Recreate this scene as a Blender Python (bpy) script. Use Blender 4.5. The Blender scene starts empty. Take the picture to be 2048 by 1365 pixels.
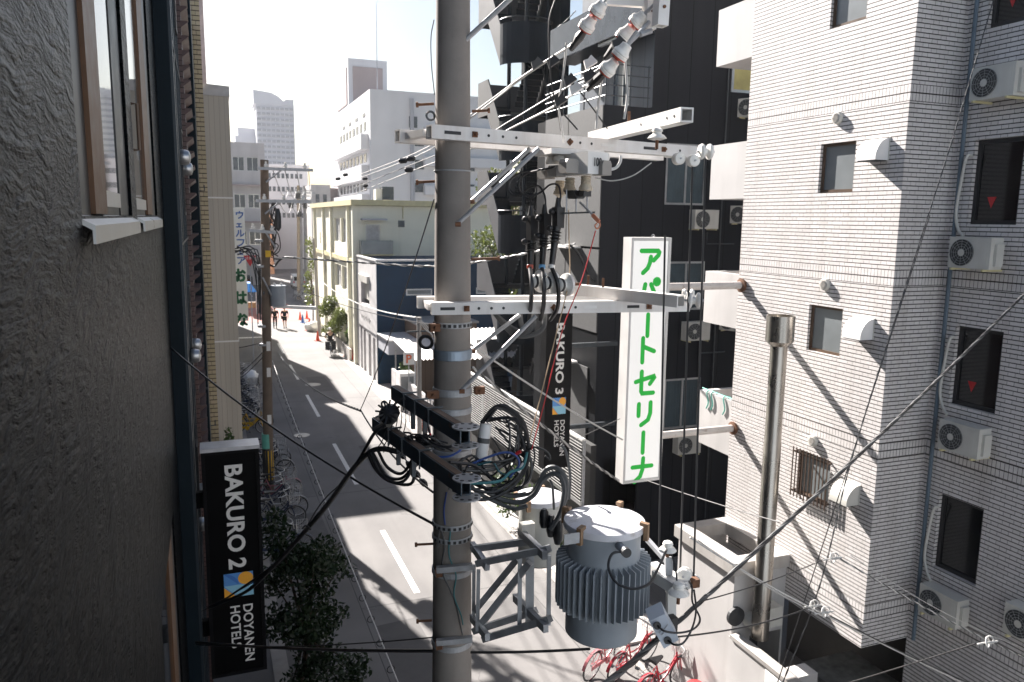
import bpy, bmesh, math, random
import numpy as np
from mathutils import Vector, Matrix, noise as mnoise
random.seed(7)
R = math.radians
S = bpy.context.scene
C = S.collection
# ---------------------------------------------------------------- camera, sky, sun, exposure
FPX = 1555.8; YAW, PITCH, ROLL = .371856, .15491, .01357; EYE = Vector((0, 0, 9.0))
FW = Vector((math.sin(YAW)*math.cos(PITCH), math.cos(YAW)*math.cos(PITCH), -math.sin(PITCH)))
_r0 = Vector((math.cos(YAW), -math.sin(YAW), 0)); _u0 = _r0.cross(FW)
RT = _r0*math.cos(ROLL)+_u0*math.sin(ROLL); UP = -_r0*math.sin(ROLL)+_u0*math.cos(ROLL)
cam = bpy.data.cameras.new('camera'); camo = bpy.data.objects.new('camera', cam); C.objects.link(camo)
camo.matrix_world = Matrix(((RT.x, UP.x, -FW.x, EYE.x), (RT.y, UP.y, -FW.y, EYE.y), (RT.z, UP.z, -FW.z, EYE.z), (0, 0, 0, 1)))
cam.sensor_width = 36; cam.lens = FPX/2048*36; cam.clip_start = .05; cam.clip_end = 6000
cam.dof.use_dof = True; cam.dof.focus_distance = 6.0; cam.dof.aperture_fstop = 4.0
S.camera = camo
SUN_AZ, SUN_EL = R(-15), R(33.7)          # ahead of the camera, a little to the left of the street
w = bpy.data.worlds.new('World'); S.world = w; w.use_nodes = True
nt = w.node_tree; nt.nodes.clear()
sky = nt.nodes.new('ShaderNodeTexSky'); sky.sky_type = 'NISHITA'; sky.sun_disc = False
sky.sun_elevation = SUN_EL; sky.sun_rotation = SUN_AZ; sky.air_density = 1.2; sky.dust_density = 1.7; sky.ozone_density = 2.5
bg = nt.nodes.new('ShaderNodeBackground'); bg.inputs[1].default_value = .03
wo = nt.nodes.new('ShaderNodeOutputWorld'); nt.links.new(sky.outputs[0], bg.inputs[0]); nt.links.new(bg.outputs[0], wo.inputs[0])
sl = bpy.data.lights.new('sun', 'SUN'); sl.energy = 5.0; sl.angle = R(.55); sl.color = (1, .94, .885)
so = bpy.data.objects.new('sun', sl); C.objects.link(so)
sd = Vector((math.sin(SUN_AZ)*math.cos(SUN_EL), math.cos(SUN_AZ)*math.cos(SUN_EL), math.sin(SUN_EL)))
so.rotation_euler = sd.to_track_quat('Z', 'Y').to_euler(); so.location = (-20, 60, 60)
S.view_settings.view_transform = 'Standard'; S.view_settings.look = 'None'; S.view_settings.exposure = 2.0; S.view_settings.gamma = 1
S.cycles.max_bounces = 6; S.cycles.volume_bounces = 0

# ---------------------------------------------------------------- helpers
def ray(u, v): return RT*((u-1024)/FPX)-UP*((v-682.5)/FPX)+FW
def at(u, v, X=None, Y=None, Z=None, d=None):
    """world point seen at a photo point on the wall X / Y, the level Z, or the depth d"""
    D = ray(u, v)
    t = X/D.x if X is not None else Y/D.y if Y is not None else (Z-9.0)/D.z if Z is not None else d
    return EYE+D*t
V = Vector
def cat(pts, n=6):
    pts = [V(p) for p in pts]
    if len(pts) < 3: return pts
    q = [pts[0]*2-pts[1]]+pts+[pts[-1]*2-pts[-2]]; out = []
    for i in range(1, len(q)-2):
        a, b, c, d = q[i-1:i+3]
        for k in range(n):
            t = k/n
            out.append(.5*((2*b)+(c-a)*t+(2*a-5*b+4*c-d)*t*t+(3*b-a-3*c+d)*t**3))
    out.append(pts[-1]); return out
def sag(a, b, s, n=14):
    a, b = V(a), V(b)
    return [a.lerp(b, t/n)-V((0, 0, 4*s*(t/n)*(1-t/n))) for t in range(n+1)]
ORG = {}
class MB:
    def __init__(s): s.v = []; s.f = []
    def add(s, vs, fs):
        o = len(s.v); s.v += [tuple(p) for p in vs]; s.f += [tuple(i+o for i in f) for f in fs]; return s
    def quad(s, a, b, c, d): return s.add([a, b, c, d], [(0, 1, 2, 3)])
    def poly(s, pts): return s.add(pts, [tuple(range(len(pts)))])
    def hexa(s, b, t):
        return s.add(list(b)+list(t), [(3, 2, 1, 0), (4, 5, 6, 7), (0, 1, 5, 4), (1, 2, 6, 5), (2, 3, 7, 6), (3, 0, 4, 7)])
    def box(s, lo, hi):
        (x0, y0, z0), (x1, y1, z1) = lo, hi
        return s.hexa([(x0, y0, z0), (x1, y0, z0), (x1, y1, z0), (x0, y1, z0)], [(x0, y0, z1), (x1, y0, z1), (x1, y1, z1), (x0, y1, z1)])
    def beam(s, a, b, wd, ht, up=(0, 0, 1), hollow=False):
        a, b = V(a), V(b); d = (b-a).normalized(); sd_ = d.cross(V(up)); 
        if sd_.length < 1e-4: sd_ = d.cross(V((0, 1, 0)))
        sd_.normalize(); u = sd_.cross(d); q = [(-1, -1), (1, -1), (1, 1), (-1, 1)]
        P = [[p+sd_*(x*wd/2)+u*(y*ht/2) for x, y in q] for p in (a, b)]
        if not hollow: return s.hexa(P[0], P[1])
        k = .12*min(wd, ht)
        I = [[p+sd_*(x*(wd/2-k))+u*(y*(ht/2-k)) for x, y in q] for p in (a+d*.0, b-d*.0)]
        vs = P[0]+P[1]+I[0]+I[1]; fs = []
        for i in range(4):
            j = (i+1) % 4
            fs += [(i, j, j+4, i+4), (i+8, i+12, j+12, j+8), (i, i+8, j+8, j), (i+4, j+4, j+12, i+12)]
        return s.add(vs, fs)
    def tube(s, pts, r, n=6, cap=True):
        pts = [V(p) for p in pts]; m = len(pts)
        rr = r if isinstance(r, (list, tuple)) else [r]*m
        t0 = (pts[1]-pts[0]).normalized(); ref = V((0, 0, 1)) if abs(t0.z) < .9 else V((1, 0, 0))
        nx = t0.cross(ref).normalized(); vs = []; fs = []
        for i, p in enumerate(pts):
            t = (pts[min(i+1, m-1)]-pts[max(i-1, 0)])
            t = t.normalized() if t.length > 1e-9 else t0
            nx = (nx-t*nx.dot(t)).normalized(); ny = t.cross(nx)
            vs += [p+nx*(rr[i]*math.cos(2*math.pi*k/n))+ny*(rr[i]*math.sin(2*math.pi*k/n)) for k in range(n)]
        for i in range(m-1):
            for k in range(n):
                a = i*n+k; b = i*n+(k+1) % n; fs.append((a, b, b+n, a+n))
        if cap: fs += [tuple(range(n-1, -1, -1)), tuple((m-1)*n+k for k in range(n))]
        return s.add(vs, fs)
    def cyl(s, a, b, r, r2=None, n=16): return s.tube([a, b], [r, r if r2 is None else r2], n)
    def lathe(s, prof, o=(0, 0, 0), ax=(0, 0, 1), n=20, a0=0, a1=None):
        o, ax = V(o), V(ax).normalized(); ref = V((1, 0, 0)) if abs(ax.x) < .9 else V((0, 1, 0))
        nx = (ref-ax*ref.dot(ax)).normalized(); ny = ax.cross(nx); vs = []; fs = []; m = len(prof); full = a1 is None
        A = n if full else n+1
        for r_, h in prof:
            for k in range(A):
                an = a0+((2*math.pi if full else a1-a0)*k/n)
                vs.append(o+ax*h+nx*(r_*math.cos(an))+ny*(r_*math.sin(an)))
        for i in range(m-1):
            for k in range(n):
                a = i*A+k; b = i*A+((k+1) % A if full else k+1); fs.append((a, b, b+A, a+A))
        if full: fs += [tuple(range(A-1, -1, -1)), tuple((m-1)*A+k for k in range(A))]
        return s.add(vs, fs)
    def prism(s, poly, off):
        off = V(off); n = len(poly); P = [V(p) for p in poly]
        return s.add(P+[p+off for p in P], [tuple(range(n-1, -1, -1)), tuple(range(n, 2*n))]+[(i, (i+1) % n, (i+1) % n+n, i+n) for i in range(n)])
    def torus(s, o, ax, Rr, r, n=24, m=6):
        return s.lathe_ring(o, ax, Rr, r, n, m)
    def lathe_ring(s, o, ax, Rr, r, n, m):
        o, ax = V(o), V(ax).normalized(); ref = V((1, 0, 0)) if abs(ax.x) < .9 else V((0, 1, 0))
        nx = (ref-ax*ref.dot(ax)).normalized(); ny = ax.cross(nx); vs = []; fs = []
        for i in range(n):
            d = nx*math.cos(2*math.pi*i/n)+ny*math.sin(2*math.pi*i/n)
            vs += [o+d*(Rr+r*math.cos(2*math.pi*j/m))+ax*(r*math.sin(2*math.pi*j/m)) for j in range(m)]
        for i in range(n):
            for j in range(m):
                fs.append((i*m+j, ((i+1) % n)*m+j, ((i+1) % n)*m+(j+1) % m, i*m+(j+1) % m))
        return s.add(vs, fs)
    def stroke(s, pts, wd, o, U, Vv, N, th, lift=0):
        """flat ribbon of width wd along 2-D points, with thickness th along N"""
        o, U, Vv, N = V(o), V(U), V(Vv), V(N); P = [V((p[0], p[1], 0)) for p in pts]; m = len(P); L = []; Rr = []
        for i in range(m):
            a = (P[i]-P[i-1]).normalized() if i else None; b = (P[i+1]-P[i]).normalized() if i < m-1 else None
            t = (a+b).normalized() if a and b and (a+b).length > .2 else (b or a)
            n_ = V((-t.y, t.x, 0)); k = wd/2
            if a and b: k = min(wd, k/max(.35, n_.dot(V((-a.y, a.x, 0)))))
            e = 0
            q = P[i]
            L.append(q+n_*k); Rr.append(q-n_*k)
        W = lambda p, h: o+U*p.x+Vv*p.y+N*h
        vs = []
        for i in range(m): vs += [W(L[i], lift+th), W(Rr[i], lift+th), W(L[i], 0), W(Rr[i], 0)]
        fs = []
        for i in range(m-1):
            a = 4*i; b = a+4
            fs += [(a, a+1, b+1, b), (a+2, a, b, b+2), (a+1, a+3, b+3, b+1)]
        fs += [(0, 2, 3, 1), (4*m-4, 4*m-3, 4*m-1, 4*m-2)]
        s.add(vs, fs)
        for q in (P[0], P[-1]):       # round ends
            c = [W(q+V((math.cos(k*math.pi/6), math.sin(k*math.pi/6), 0))*(wd*.495), lift+th*.8) for k in range(12)]
            s.poly(c)
        return s
    def build(s, name, mat, parent=None, smooth=False, **tags):
        me = bpy.data.meshes.new(name); o0 = V((0, 0, 0))
        if parent is not None: o0 = ORG.get(parent.name, o0)
        me.from_pydata([(p[0]-o0.x, p[1]-o0.y, p[2]-o0.z) for p in s.v], [], s.f)
        me.materials.append(mat)
        bm = bmesh.new(); bm.from_mesh(me); bmesh.ops.recalc_face_normals(bm, faces=bm.faces); bm.to_mesh(me); bm.free()
        if smooth:
            me.shade_smooth() if hasattr(me, 'shade_smooth') else None
            try: me.set_sharp_from_angle(angle=R(40))
            except Exception: pass
        o = bpy.data.objects.new(name, me); C.objects.link(o)
        if parent is not None: o.parent = parent; ORG[o.name] = o0
        for k, x in tags.items(): o[k] = x
        return o
def thing(name, label, cat_, loc=(0, 0, 0), group=None, kind=None):
    o = bpy.data.objects.new(name, None); C.objects.link(o); o.location = loc; o.empty_display_size = .2
    o['label'] = label; o['category'] = cat_
    if group: o['group'] = group
    if kind: o['kind'] = kind
    ORG[o.name] = V(loc); return o
def tag(o, label, cat_, group=None, kind=None):
    o['label'] = label; o['category'] = cat_
    if group: o['group'] = group
    if kind: o['kind'] = kind
    return o
def copy_tree(o, parent=None):
    c = o.copy(); C.objects.link(c)
    if parent is not None: c.parent = parent
    for ch in list(o.children): copy_tree(ch, c)
    return c
def place(o, loc, rz=0, label=None, sc=None):
    o.location = loc; o.rotation_euler = (0, 0, rz)
    if sc: o.scale = (sc,)*3
    if label: o['label'] = label
    return o
def setmat(o, m):
    o.material_slots[0].link = 'OBJECT'; o.material_slots[0].material = m
def text_mb(txt, size, o, U, Vv, N, th=.004, sx=1.0, bold=0.0, align='LEFT', sp=1.0):
    cu = bpy.data.curves.new('t', 'FONT'); cu.body = txt; cu.size = size; cu.extrude = 0; cu.offset = bold; cu.align_x = align; cu.space_character = sp
    cu.resolution_u = 4
    ob = bpy.data.objects.new('t', cu); C.objects.link(ob); dg = bpy.context.evaluated_depsgraph_get(); dg.update()
    me = bpy.data.meshes.new_from_object(ob.evaluated_get(dg)); bpy.data.objects.remove(ob); bpy.data.curves.remove(cu)
    o, U, Vv, N = V(o), V(U), V(Vv), V(N); mb = MB()
    vs = [o+U*(v.co.x*sx)+Vv*v.co.y+N*th for v in me.vertices]
    mb.add(vs, [tuple(p.vertices) for p in me.polygons]); bpy.data.meshes.remove(me); return mb

# ---------------------------------------------------------------- materials
class NG:
    def __init__(s, name):
        s.m = bpy.data.materials.new(name); s.m.use_nodes = True; s.t = s.m.node_tree; s.b = s.t.nodes['Principled BSDF']
    def n(s, ty, **k):
        x = s.t.nodes.new(ty)
        for a, b in k.items(): setattr(x, a, b)
        return x
    def l(s, a, b): s.t.links.new(a, b)
    def set(s, sock, val):
        if hasattr(val, 'is_output') or isinstance(val, bpy.types.NodeSocket): s.l(val, sock)
        else: sock.default_value = val
    def M(s, op, a, b=0.0, c=0.0, clamp=False):
        x = s.n('ShaderNodeMath', operation=op, use_clamp=clamp)
        s.set(x.inputs[0], a); s.set(x.inputs[1], b)
        if op in ('MULTIPLY_ADD', 'SMOOTH_MIN'): s.set(x.inputs[2], c)
        return x.outputs[0]
    def mix(s, f, a, b):
        x = s.n('ShaderNodeMix', data_type='RGBA'); s.set(x.inputs[0], f)
        for i, q in ((6, a), (7, b)):
            if isinstance(q, (tuple, list)): x.inputs[i].default_value = (*q[:3], 1)
            else: s.l(q, x.inputs[i])
        return x.outputs[2]
    def noise(s, co, sc, det=4, rough=.55):
        x = s.n('ShaderNodeTexNoise'); s.l(co, x.inputs['Vector']); x.inputs['Scale'].default_value = sc; x.inputs['Detail'].default_value = det; x.inputs['Roughness'].default_value = rough
        return x.outputs[0]
    def ramp(s, f, a, b):
        x = s.n('ShaderNodeMapRange'); s.l(f, x.inputs[0]); x.inputs[1].default_value = a; x.inputs[2].default_value = b; return x.outputs[0]
    def co(s): return s.n('ShaderNodeTexCoord').outputs['Object']
    def pos(s): return s.n('ShaderNodeNewGeometry').outputs['Position']
    def scale(s, co, v):
        x = s.n('ShaderNodeMapping'); s.l(co, x.inputs[0]); x.inputs['Scale'].default_value = v; return x.outputs[0]
    def bump(s, h, st=.3, d=.01):
        x = s.n('ShaderNodeBump'); s.l(h, x.inputs['Height']); x.inputs['Strength'].default_value = st; x.inputs['Distance'].default_value = d
        s.l(x.outputs[0], s.b.inputs['Normal'])
    def fin(s, rough=.6, metal=0, spec=.5):
        s.set(s.b.inputs['Roughness'], rough); s.b.inputs['Metallic'].default_value = metal; s.b.inputs['Specular IOR Level'].default_value = spec; return s.m
def pm(name, c, rough=.6, metal=0, var=.25, sc=3.0, bump=.0, bsc=60, dirt=None, streak=0.0, spec=.5, fine=.0):
    """painted / plain surface: mottled colour, streaks of dirt running down, fine grain"""
    g = NG(name); co = g.co(); n1 = g.noise(co, sc, 5)
    lo = tuple(x*(1-var) for x in c); hi = tuple(min(1, x*(1+var*.6)) for x in c)
    col = g.mix(g.ramp(n1, .3, .7), lo, hi)
    if streak:
        n2 = g.noise(g.scale(co, (sc*2.2, sc*2.2, sc*.14)), 1, 4, .65)
        col = g.mix(g.M('MULTIPLY', g.ramp(n2, .48, .75), streak, clamp=True), col, dirt or tuple(x*.4 for x in c))
    elif dirt:
        n2 = g.noise(co, sc*2.7, 6, .7); col = g.mix(g.M('MULTIPLY', g.ramp(n2, .55, .72), .8), col, dirt)
    if fine:
        n3 = g.noise(co, bsc*2, 2); col = g.mix(g.M('MULTIPLY', g.ramp(n3, .35, .65), fine), col, tuple(x*.5 for x in c))
    g.l(col, g.b.inputs['Base Color'])
    if bump: g.bump(g.noise(co, bsc, 4), bump, .01)
    r = g.M('ADD', g.M('MULTIPLY', n1, .25), rough-.12)
    return g.fin(r, metal, spec)
M = {}
M['asphalt'] = None
M['concrete_pole'] = pm('pole_concrete', (.26, .235, .215), .85, var=.25, sc=2.2, bump=.25, bsc=180, streak=.45, dirt=(.13, .12, .11), fine=.25)
M['concrete'] = pm('concrete', (.36, .34, .32), .85, var=.2, sc=1.5, bump=.15, bsc=60, streak=.35)
M['pale_wall'] = pm('pale_wall', (.53, .515, .505), .8, var=.14, sc=.8, bump=.06, streak=.3)
M['white_paint'] = pm('white_paint', (.72, .71, .69), .45, var=.1, sc=2, streak=.12, dirt=(.4, .36, .3))
M['arm_paint'] = pm('arm_paint', (.74, .72, .7), .4, var=.14, sc=3, dirt=(.42, .33, .26), streak=.3, bump=.03)
M['galv'] = pm('galvanised', (.42, .43, .45), .45, .3, var=.25, sc=9, fine=.2)
M['rust'] = pm('rust', (.16, .075, .04), .85, var=.4, sc=20, bump=.3, bsc=120)
M['dark_steel'] = pm('dark_steel', (.045, .055, .065), .42, .3, var=.25, sc=6, dirt=(.1, .06, .045))
M['black_rubber'] = pm('black_rubber', (.018, .018, .02), .42, var=.3, sc=14, spec=.6)
M['grey_rubber'] = pm('grey_rubber', (.085, .088, .09), .5, var=.2, sc=12)
M['white_cable'] = pm('white_cable', (.55, .54, .52), .5, var=.2, sc=12)
M['blue_cable'] = pm('blue_cable', (.03, .07, .25), .45)
M['teal_cable'] = pm('teal_cable', (.05, .2, .22), .45)
M['porcelain'] = pm('porcelain', (.8, .78, .74), .16, var=.08, sc=8, dirt=(.5, .45, .38))
M['cream_porcelain'] = pm('cream_porcelain', (.5, .43, .33), .2, var=.15, sc=8)
M['red_mark'] = pm('red_mark', (.45, .05, .02), .4)
M['red'] = pm('red_paint', (.5, .025, .03), .4, var=.15)
M['orange'] = pm('orange_paint', (.75, .13, .03), .5, var=.15)
M['trans_grey'] = pm('transformer_paint', (.3, .335, .375), .4, var=.12, sc=4, streak=.12, dirt=(.25, .24, .22))
M['trans_lid'] = pm('transformer_lid', (.66, .66, .7), .4, var=.12, sc=5, dirt=(.45, .42, .4))
M['navy_panel'] = pm('navy_panel', (.009, .016, .022), .45, var=.2, sc=1.2, spec=.12, bump=.02)
M['navy_blue'] = pm('navy_siding', (.008, .04, .085), .6, spec=.15, var=.15, sc=1.0)
M['black_panel'] = pm('black_panel', (.006, .007, .009), .6, var=.25, sc=.9, spec=.08)
M['stair_black'] = pm('stair_black', (.012, .018, .026), .38, .0, var=.15, sc=1.2, spec=.2)
M['black_sign'] = pm('black_sign', (.004, .004, .0045), .5, var=.2, spec=.08)
M['sign_white'] = pm('sign_white', (.75, .74, .72), .4, var=.06, sc=2)
M['alu'] = pm('aluminium', (.55, .55, .55), .32, .8, var=.12, sc=4)
M['bronze'] = pm('bronze_frame', (.1, .062, .04), .4, .2, var=.2, sc=6)
M['dark_frame'] = pm('dark_frame', (.02, .02, .022), .4, var=.2)
M['curtain'] = pm('curtain', (.5, .5, .5), .9, var=.25, sc=6)
M['beige'] = None
M['cone'] = pm('cone_red', (.75, .07, .02), .45, var=.1)
M['cone_blue'] = pm('cone_blue', (.05, .13, .4), .5)
M['skin'] = pm('skin', (.5, .3, .2), .6, var=.08)
M['cloth_dark'] = pm('dark_cloth', (.014, .014, .016), .9, var=.3)
M['cloth_navy'] = pm('navy_cloth', (.02, .025, .035), .9, var=.3)
M['hair'] = pm('hair', (.012, .009, .008), .6)
M['bark'] = pm('bark', (.07, .05, .035), .9, var=.4, sc=14, bump=.5, bsc=40)
M['ac_white'] = pm('ac_casing', (.55, .54, .5), .5, var=.1, sc=3, streak=.2, dirt=(.36, .33, .28))
M['ac_dark'] = pm('ac_dark', (.03, .032, .035), .6)
M['steel'] = pm('stainless', (.42, .39, .35), .28, .9, var=.15, sc=2.5, streak=.1, dirt=(.2, .17, .14))
M['yellow_wall'] = pm('yellow_render', (.8, .78, .64), .8, var=.08, sc=.6, streak=.25, dirt=(.5, .46, .33))
M['yellow_trim'] = pm('yellow_trim', (.58, .52, .3), .7, var=.1)
M['grey_tile'] = pm('grey_tile_wall', (.5, .49, .49), .7, var=.14, sc=2.5, bump=.2, bsc=12, streak=.12)
M['grey_stone'] = pm('grey_stone', (.085, .086, .087), .7, var=.2, sc=14, bump=.3, bsc=90, fine=.3)
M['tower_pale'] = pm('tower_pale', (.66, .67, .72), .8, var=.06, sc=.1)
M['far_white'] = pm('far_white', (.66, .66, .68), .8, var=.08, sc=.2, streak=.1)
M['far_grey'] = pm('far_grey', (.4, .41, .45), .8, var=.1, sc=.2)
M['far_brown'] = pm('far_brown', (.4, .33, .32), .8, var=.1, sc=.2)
M['far_window'] = pm('far_window', (.07, .085, .1), .25, var=.3, sc=.7)
M['wood'] = pm('wood', (.3, .19, .1), .7, var=.3, sc=12)
M['red_paving'] = pm('red_paving', (.3, .13, .11), .85, var=.15, sc=1, bump=.1)
M['yellow'] = pm('yellow_paint', (.7, .42, .02), .45)
M['green'] = pm('green_letters_glow', (.01, .45, .05), .45, var=.06)
_gb = M['green'].node_tree.nodes['Principled BSDF']; _gb.inputs['Emission Color'].default_value = (.01, .6, .05, 1); _gb.inputs['Emission Strength'].default_value = .06  # faint glow stands in for daylight coming through the letters
M['white_line'] = pm('road_line', (.74, .73, .7), .7, var=.12, sc=6, dirt=(.4, .38, .36))
M['tape'] = pm('green_tape', (.12, .4, .33), .5)
M['plastic_white'] = pm('white_plastic', (.75, .74, .73), .4, var=.06)
def glass(name, c, rough=.06, curtain=None):
    g = NG(name); co = g.co(); n = g.noise(co, 1.3, 3)
    g.l(g.mix(g.ramp(n, .3, .7), tuple(x*.7 for x in c), c), g.b.inputs['Base Color'])
    g.bump(g.noise(co, .8, 2), .06, .02)
    return g.fin(rough, 0, .7)
M['glass'] = glass('window_glass', (.025, .03, .035))
M['glass_dark'] = glass('dark_window_glass', (.006, .007, .009), .1)
M['frosted'] = glass('frosted_glass', (.2, .22, .23), .3)
def asphalt():
    g = NG('asphalt'); co = g.pos()
    n1 = g.noise(co, .35, 5); n2 = g.noise(co, 220, 3, .7); n3 = g.noise(g.scale(co, (1.1, .08, 1)), 1, 4)
    col = g.mix(g.ramp(n1, .3, .7), (.17, .163, .16), (.25, .24, .235))
    col = g.mix(g.M('MULTIPLY', g.ramp(n3, .5, .68), .35), col, (.28, .27, .26))
    col = g.mix(g.M('MULTIPLY', g.ramp(n2, .35, .65), .45), col, (.1, .098, .096))
    v = g.n('ShaderNodeTexVoronoi', feature='DISTANCE_TO_EDGE'); wv = g.n('ShaderNodeVectorMath', operation='ADD')
    nz = g.n('ShaderNodeTexNoise'); nz.inputs['Scale'].default_value = 1.5; g.l(co, nz.inputs['Vector']); g.l(co, wv.inputs[0]); g.l(nz.outputs[1], wv.inputs[1])
    g.l(wv.outputs[0], v.inputs['Vector']); v.inputs['Scale'].default_value = .16
    crack = g.M('MULTIPLY', g.M('LESS_THAN', v.outputs[0], .0018), g.M('GREATER_THAN', n1, .42))
    col = g.mix(g.M('MULTIPLY', crack, .35), col, (.08, .08, .08))
    g.l(col, g.b.inputs['Base Color']); g.bump(n2, .5, .01)
    return g.fin(.9, 0, .3)
M['asphalt'] = asphalt()
def tiles(name, ca, cb, joint, floor=None, z0=0.0, ch=.0643, L=.22, H=.11, jt=.0145, rough=.42):
    """flemish-bond wall tiles; every floor a dark line between two soldier courses"""
    g = NG(name); sx = g.n('ShaderNodeSeparateXYZ'); g.l(g.pos(), sx.inputs[0])
    u = g.M('ADD', sx.outputs[0], sx.outputs[1]); z = sx.outputs[2]; P = L+H
    if floor:
        zf = g.M('SUBTRACT', g.M('PINGPONG', g.M('SUBTRACT', z, z0), floor/2), 0)   # distance to the nearest band line
    row = g.M('DIVIDE', g.M('SUBTRACT', z, z0), ch); ri = g.M('FLOOR', row); rf = g.M('FRACT', row)
    uo = g.M('ADD', u, g.M('MULTIPLY', g.M('MODULO', g.M('ADD', ri, 200), 2), P/2))
    uf = g.M('MULTIPLY', g.M('FRACT', g.M('DIVIDE', uo, P)), P)
    ui = g.M('FLOOR', g.M('DIVIDE', uo, P)); long_ = g.M('LESS_THAN', uf, L)
    jv = g.M('MAXIMUM', g.M('LESS_THAN', uf, jt*.35), g.M('LESS_THAN', g.M('ABSOLUTE', g.M('SUBTRACT', uf, L+jt/2)), jt*.18))
    jh = g.M('LESS_THAN', g.M('MULTIPLY', rf, ch), jt)
    j = g.M('MAXIMUM', jv, jh)
    if floor:
        sol = g.M('LESS_THAN', zf, .121); sj = g.M('LESS_THAN', g.M('MODULO', g.M('ADD', u, 100), .0645), jt*.5)
        sj = g.M('MAXIMUM', sj, g.M('GREATER_THAN', zf, .121-jt*.7)); sj = g.M('MAXIMUM', sj, g.M('LESS_THAN', zf, .0095))
        j = g.M('ADD', g.M('MULTIPLY', sol, sj), g.M('MULTIPLY', g.M('SUBTRACT', 1, sol), j))
    cv = g.n('ShaderNodeCombineXYZ'); g.l(g.M('ADD', ui, g.M('MULTIPLY', long_, .37)), cv.inputs[0]); g.l(ri, cv.inputs[1])
    wn = g.n('ShaderNodeTexWhiteNoise', noise_dimensions='2D'); g.l(cv.outputs[0], wn.inputs[0])
    t = g.mix(wn.outputs[0], ca, cb)
    big = g.noise(g.scale(g.pos(), (1, 1, .35)), .9, 5); t = g.mix(g.M('MULTIPLY', g.ramp(big, .45, .75), .35), t, tuple(x*.72 for x in ca))
    st = g.noise(g.scale(g.pos(), (3.2, 3.2, .22)), 1, 5, .65); t = g.mix(g.M('MULTIPLY', g.ramp(st, .5, .72), .3), t, tuple(x*q for x, q in zip(ca, (.6, .55, .5))))
    g.l(g.mix(j, t, joint), g.b.inputs['Base Color'])
    g.bump(g.M('SUBTRACT', 1, j), .6, .006)
    return g.fin(g.M('ADD', g.M('MULTIPLY', j, .5), rough), 0, .5)
M['tile_white'] = tiles('white_wall_tile', (.63, .6, .585), (.71, .68, .67), (.045, .038, .034), 2.645, 8.22-2.645*2)
M['tile_cream'] = tiles('cream_wall_tile', (.42, .34, .2), (.5, .4, .26), (.08, .06, .045), None, 0, .1, .22, .11, .02)
M['tile_pink'] = tiles('pink_wall_tile', (.09, .055, .05), (.12, .07, .065), (.02, .015, .015), None, 0, .09, .2, .1, .012)
def siding(name, c, pitch, dark=.45, rough=.6, wd=.02, streak=.2):
    g = NG(name); sx = g.n('ShaderNodeSeparateXYZ'); g.l(g.pos(), sx.inputs[0]); u = g.M('ADD', sx.outputs[0], sx.outputs[1])
    f = g.M('MULTIPLY', g.M('FRACT', g.M('DIVIDE', g.M('ADD', u, 500), pitch)), pitch); j = g.M('LESS_THAN', f, wd)
    n = g.noise(g.scale(g.pos(), (2, 2, .12)), 1, 4); col = g.mix(g.ramp(n, .3, .7), tuple(x*(1-streak) for x in c), c)
    g.l(g.mix(j, col, tuple(x*dark for x in c)), g.b.inputs['Base Color']); g.bump(g.M('SUBTRACT', 1, j), .5, .01)
    return g.fin(rough, 0, .06 if c[0] < .03 else .3)
M['beige'] = siding('beige_siding', (.5, .46, .4), .115, .7, wd=.012)
M['black_siding'] = siding('black_panel_siding', (.026, .028, .033), .62, .35, .42, .02)
M['grey_siding'] = siding('blue_grey_siding', (.12, .14, .17), .62, .4, .5, .02)
def stucco():
    g = NG('dark_stucco'); co = g.pos()
    wv = g.n('ShaderNodeVectorMath', operation='ADD'); nz = g.n('ShaderNodeTexNoise'); nz.inputs['Scale'].default_value = 2.6; nz.inputs['Detail'].default_value = 3; g.l(co, nz.inputs['Vector'])
    sc_ = g.n('ShaderNodeVectorMath', operation='SCALE'); g.l(nz.outputs[1], sc_.inputs[0]); sc_.inputs['Scale'].default_value = .16
    g.l(co, wv.inputs[0]); g.l(sc_.outputs[0], wv.inputs[1])
    rot = g.n('ShaderNodeMapping'); g.l(wv.outputs[0], rot.inputs[0]); rot.inputs['Rotation'].default_value = (R(2), 0, 0); rot.inputs['Scale'].default_value = (1, 1.7, 11)
    ridge = g.noise(rot.outputs[0], 1.0, 5, .6)
    ridge2 = g.M('ABSOLUTE', g.M('SUBTRACT', ridge, .5))
    fine = g.noise(g.scale(co, (1, .55, 1)), 120, 4, .7); mid = g.noise(g.scale(co, (1, .3, 1)), 40, 3, .6)
    h = g.M('ADD', g.M('MULTIPLY', g.ramp(ridge2, .0, .22), 1.0), g.M('ADD', g.M('MULTIPLY', mid, .3), g.M('MULTIPLY', fine, .13)))
    sy = g.n('ShaderNodeSeparateXYZ'); g.l(co, sy.inputs[0])
    y = g.M('ADD', sy.outputs[1], g.M('MULTIPLY', g.noise(co, 6, 2), .012))
    seam = g.M('LESS_THAN', g.M('ABSOLUTE', g.M('SUBTRACT', g.M('MODULO', g.M('ADD', y, .455-2.78+4.55), .91), .455)), .012)
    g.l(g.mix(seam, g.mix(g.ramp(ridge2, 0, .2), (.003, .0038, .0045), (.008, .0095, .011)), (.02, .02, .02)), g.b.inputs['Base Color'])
    g.bump(g.M('SUBTRACT', h, g.M('MULTIPLY', seam, 1.2)), 1.0, .032)
    g.b.inputs['IOR'].default_value = 1.13
    return g.fin(.3, 0, .5)
M['stucco'] = stucco()
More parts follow.
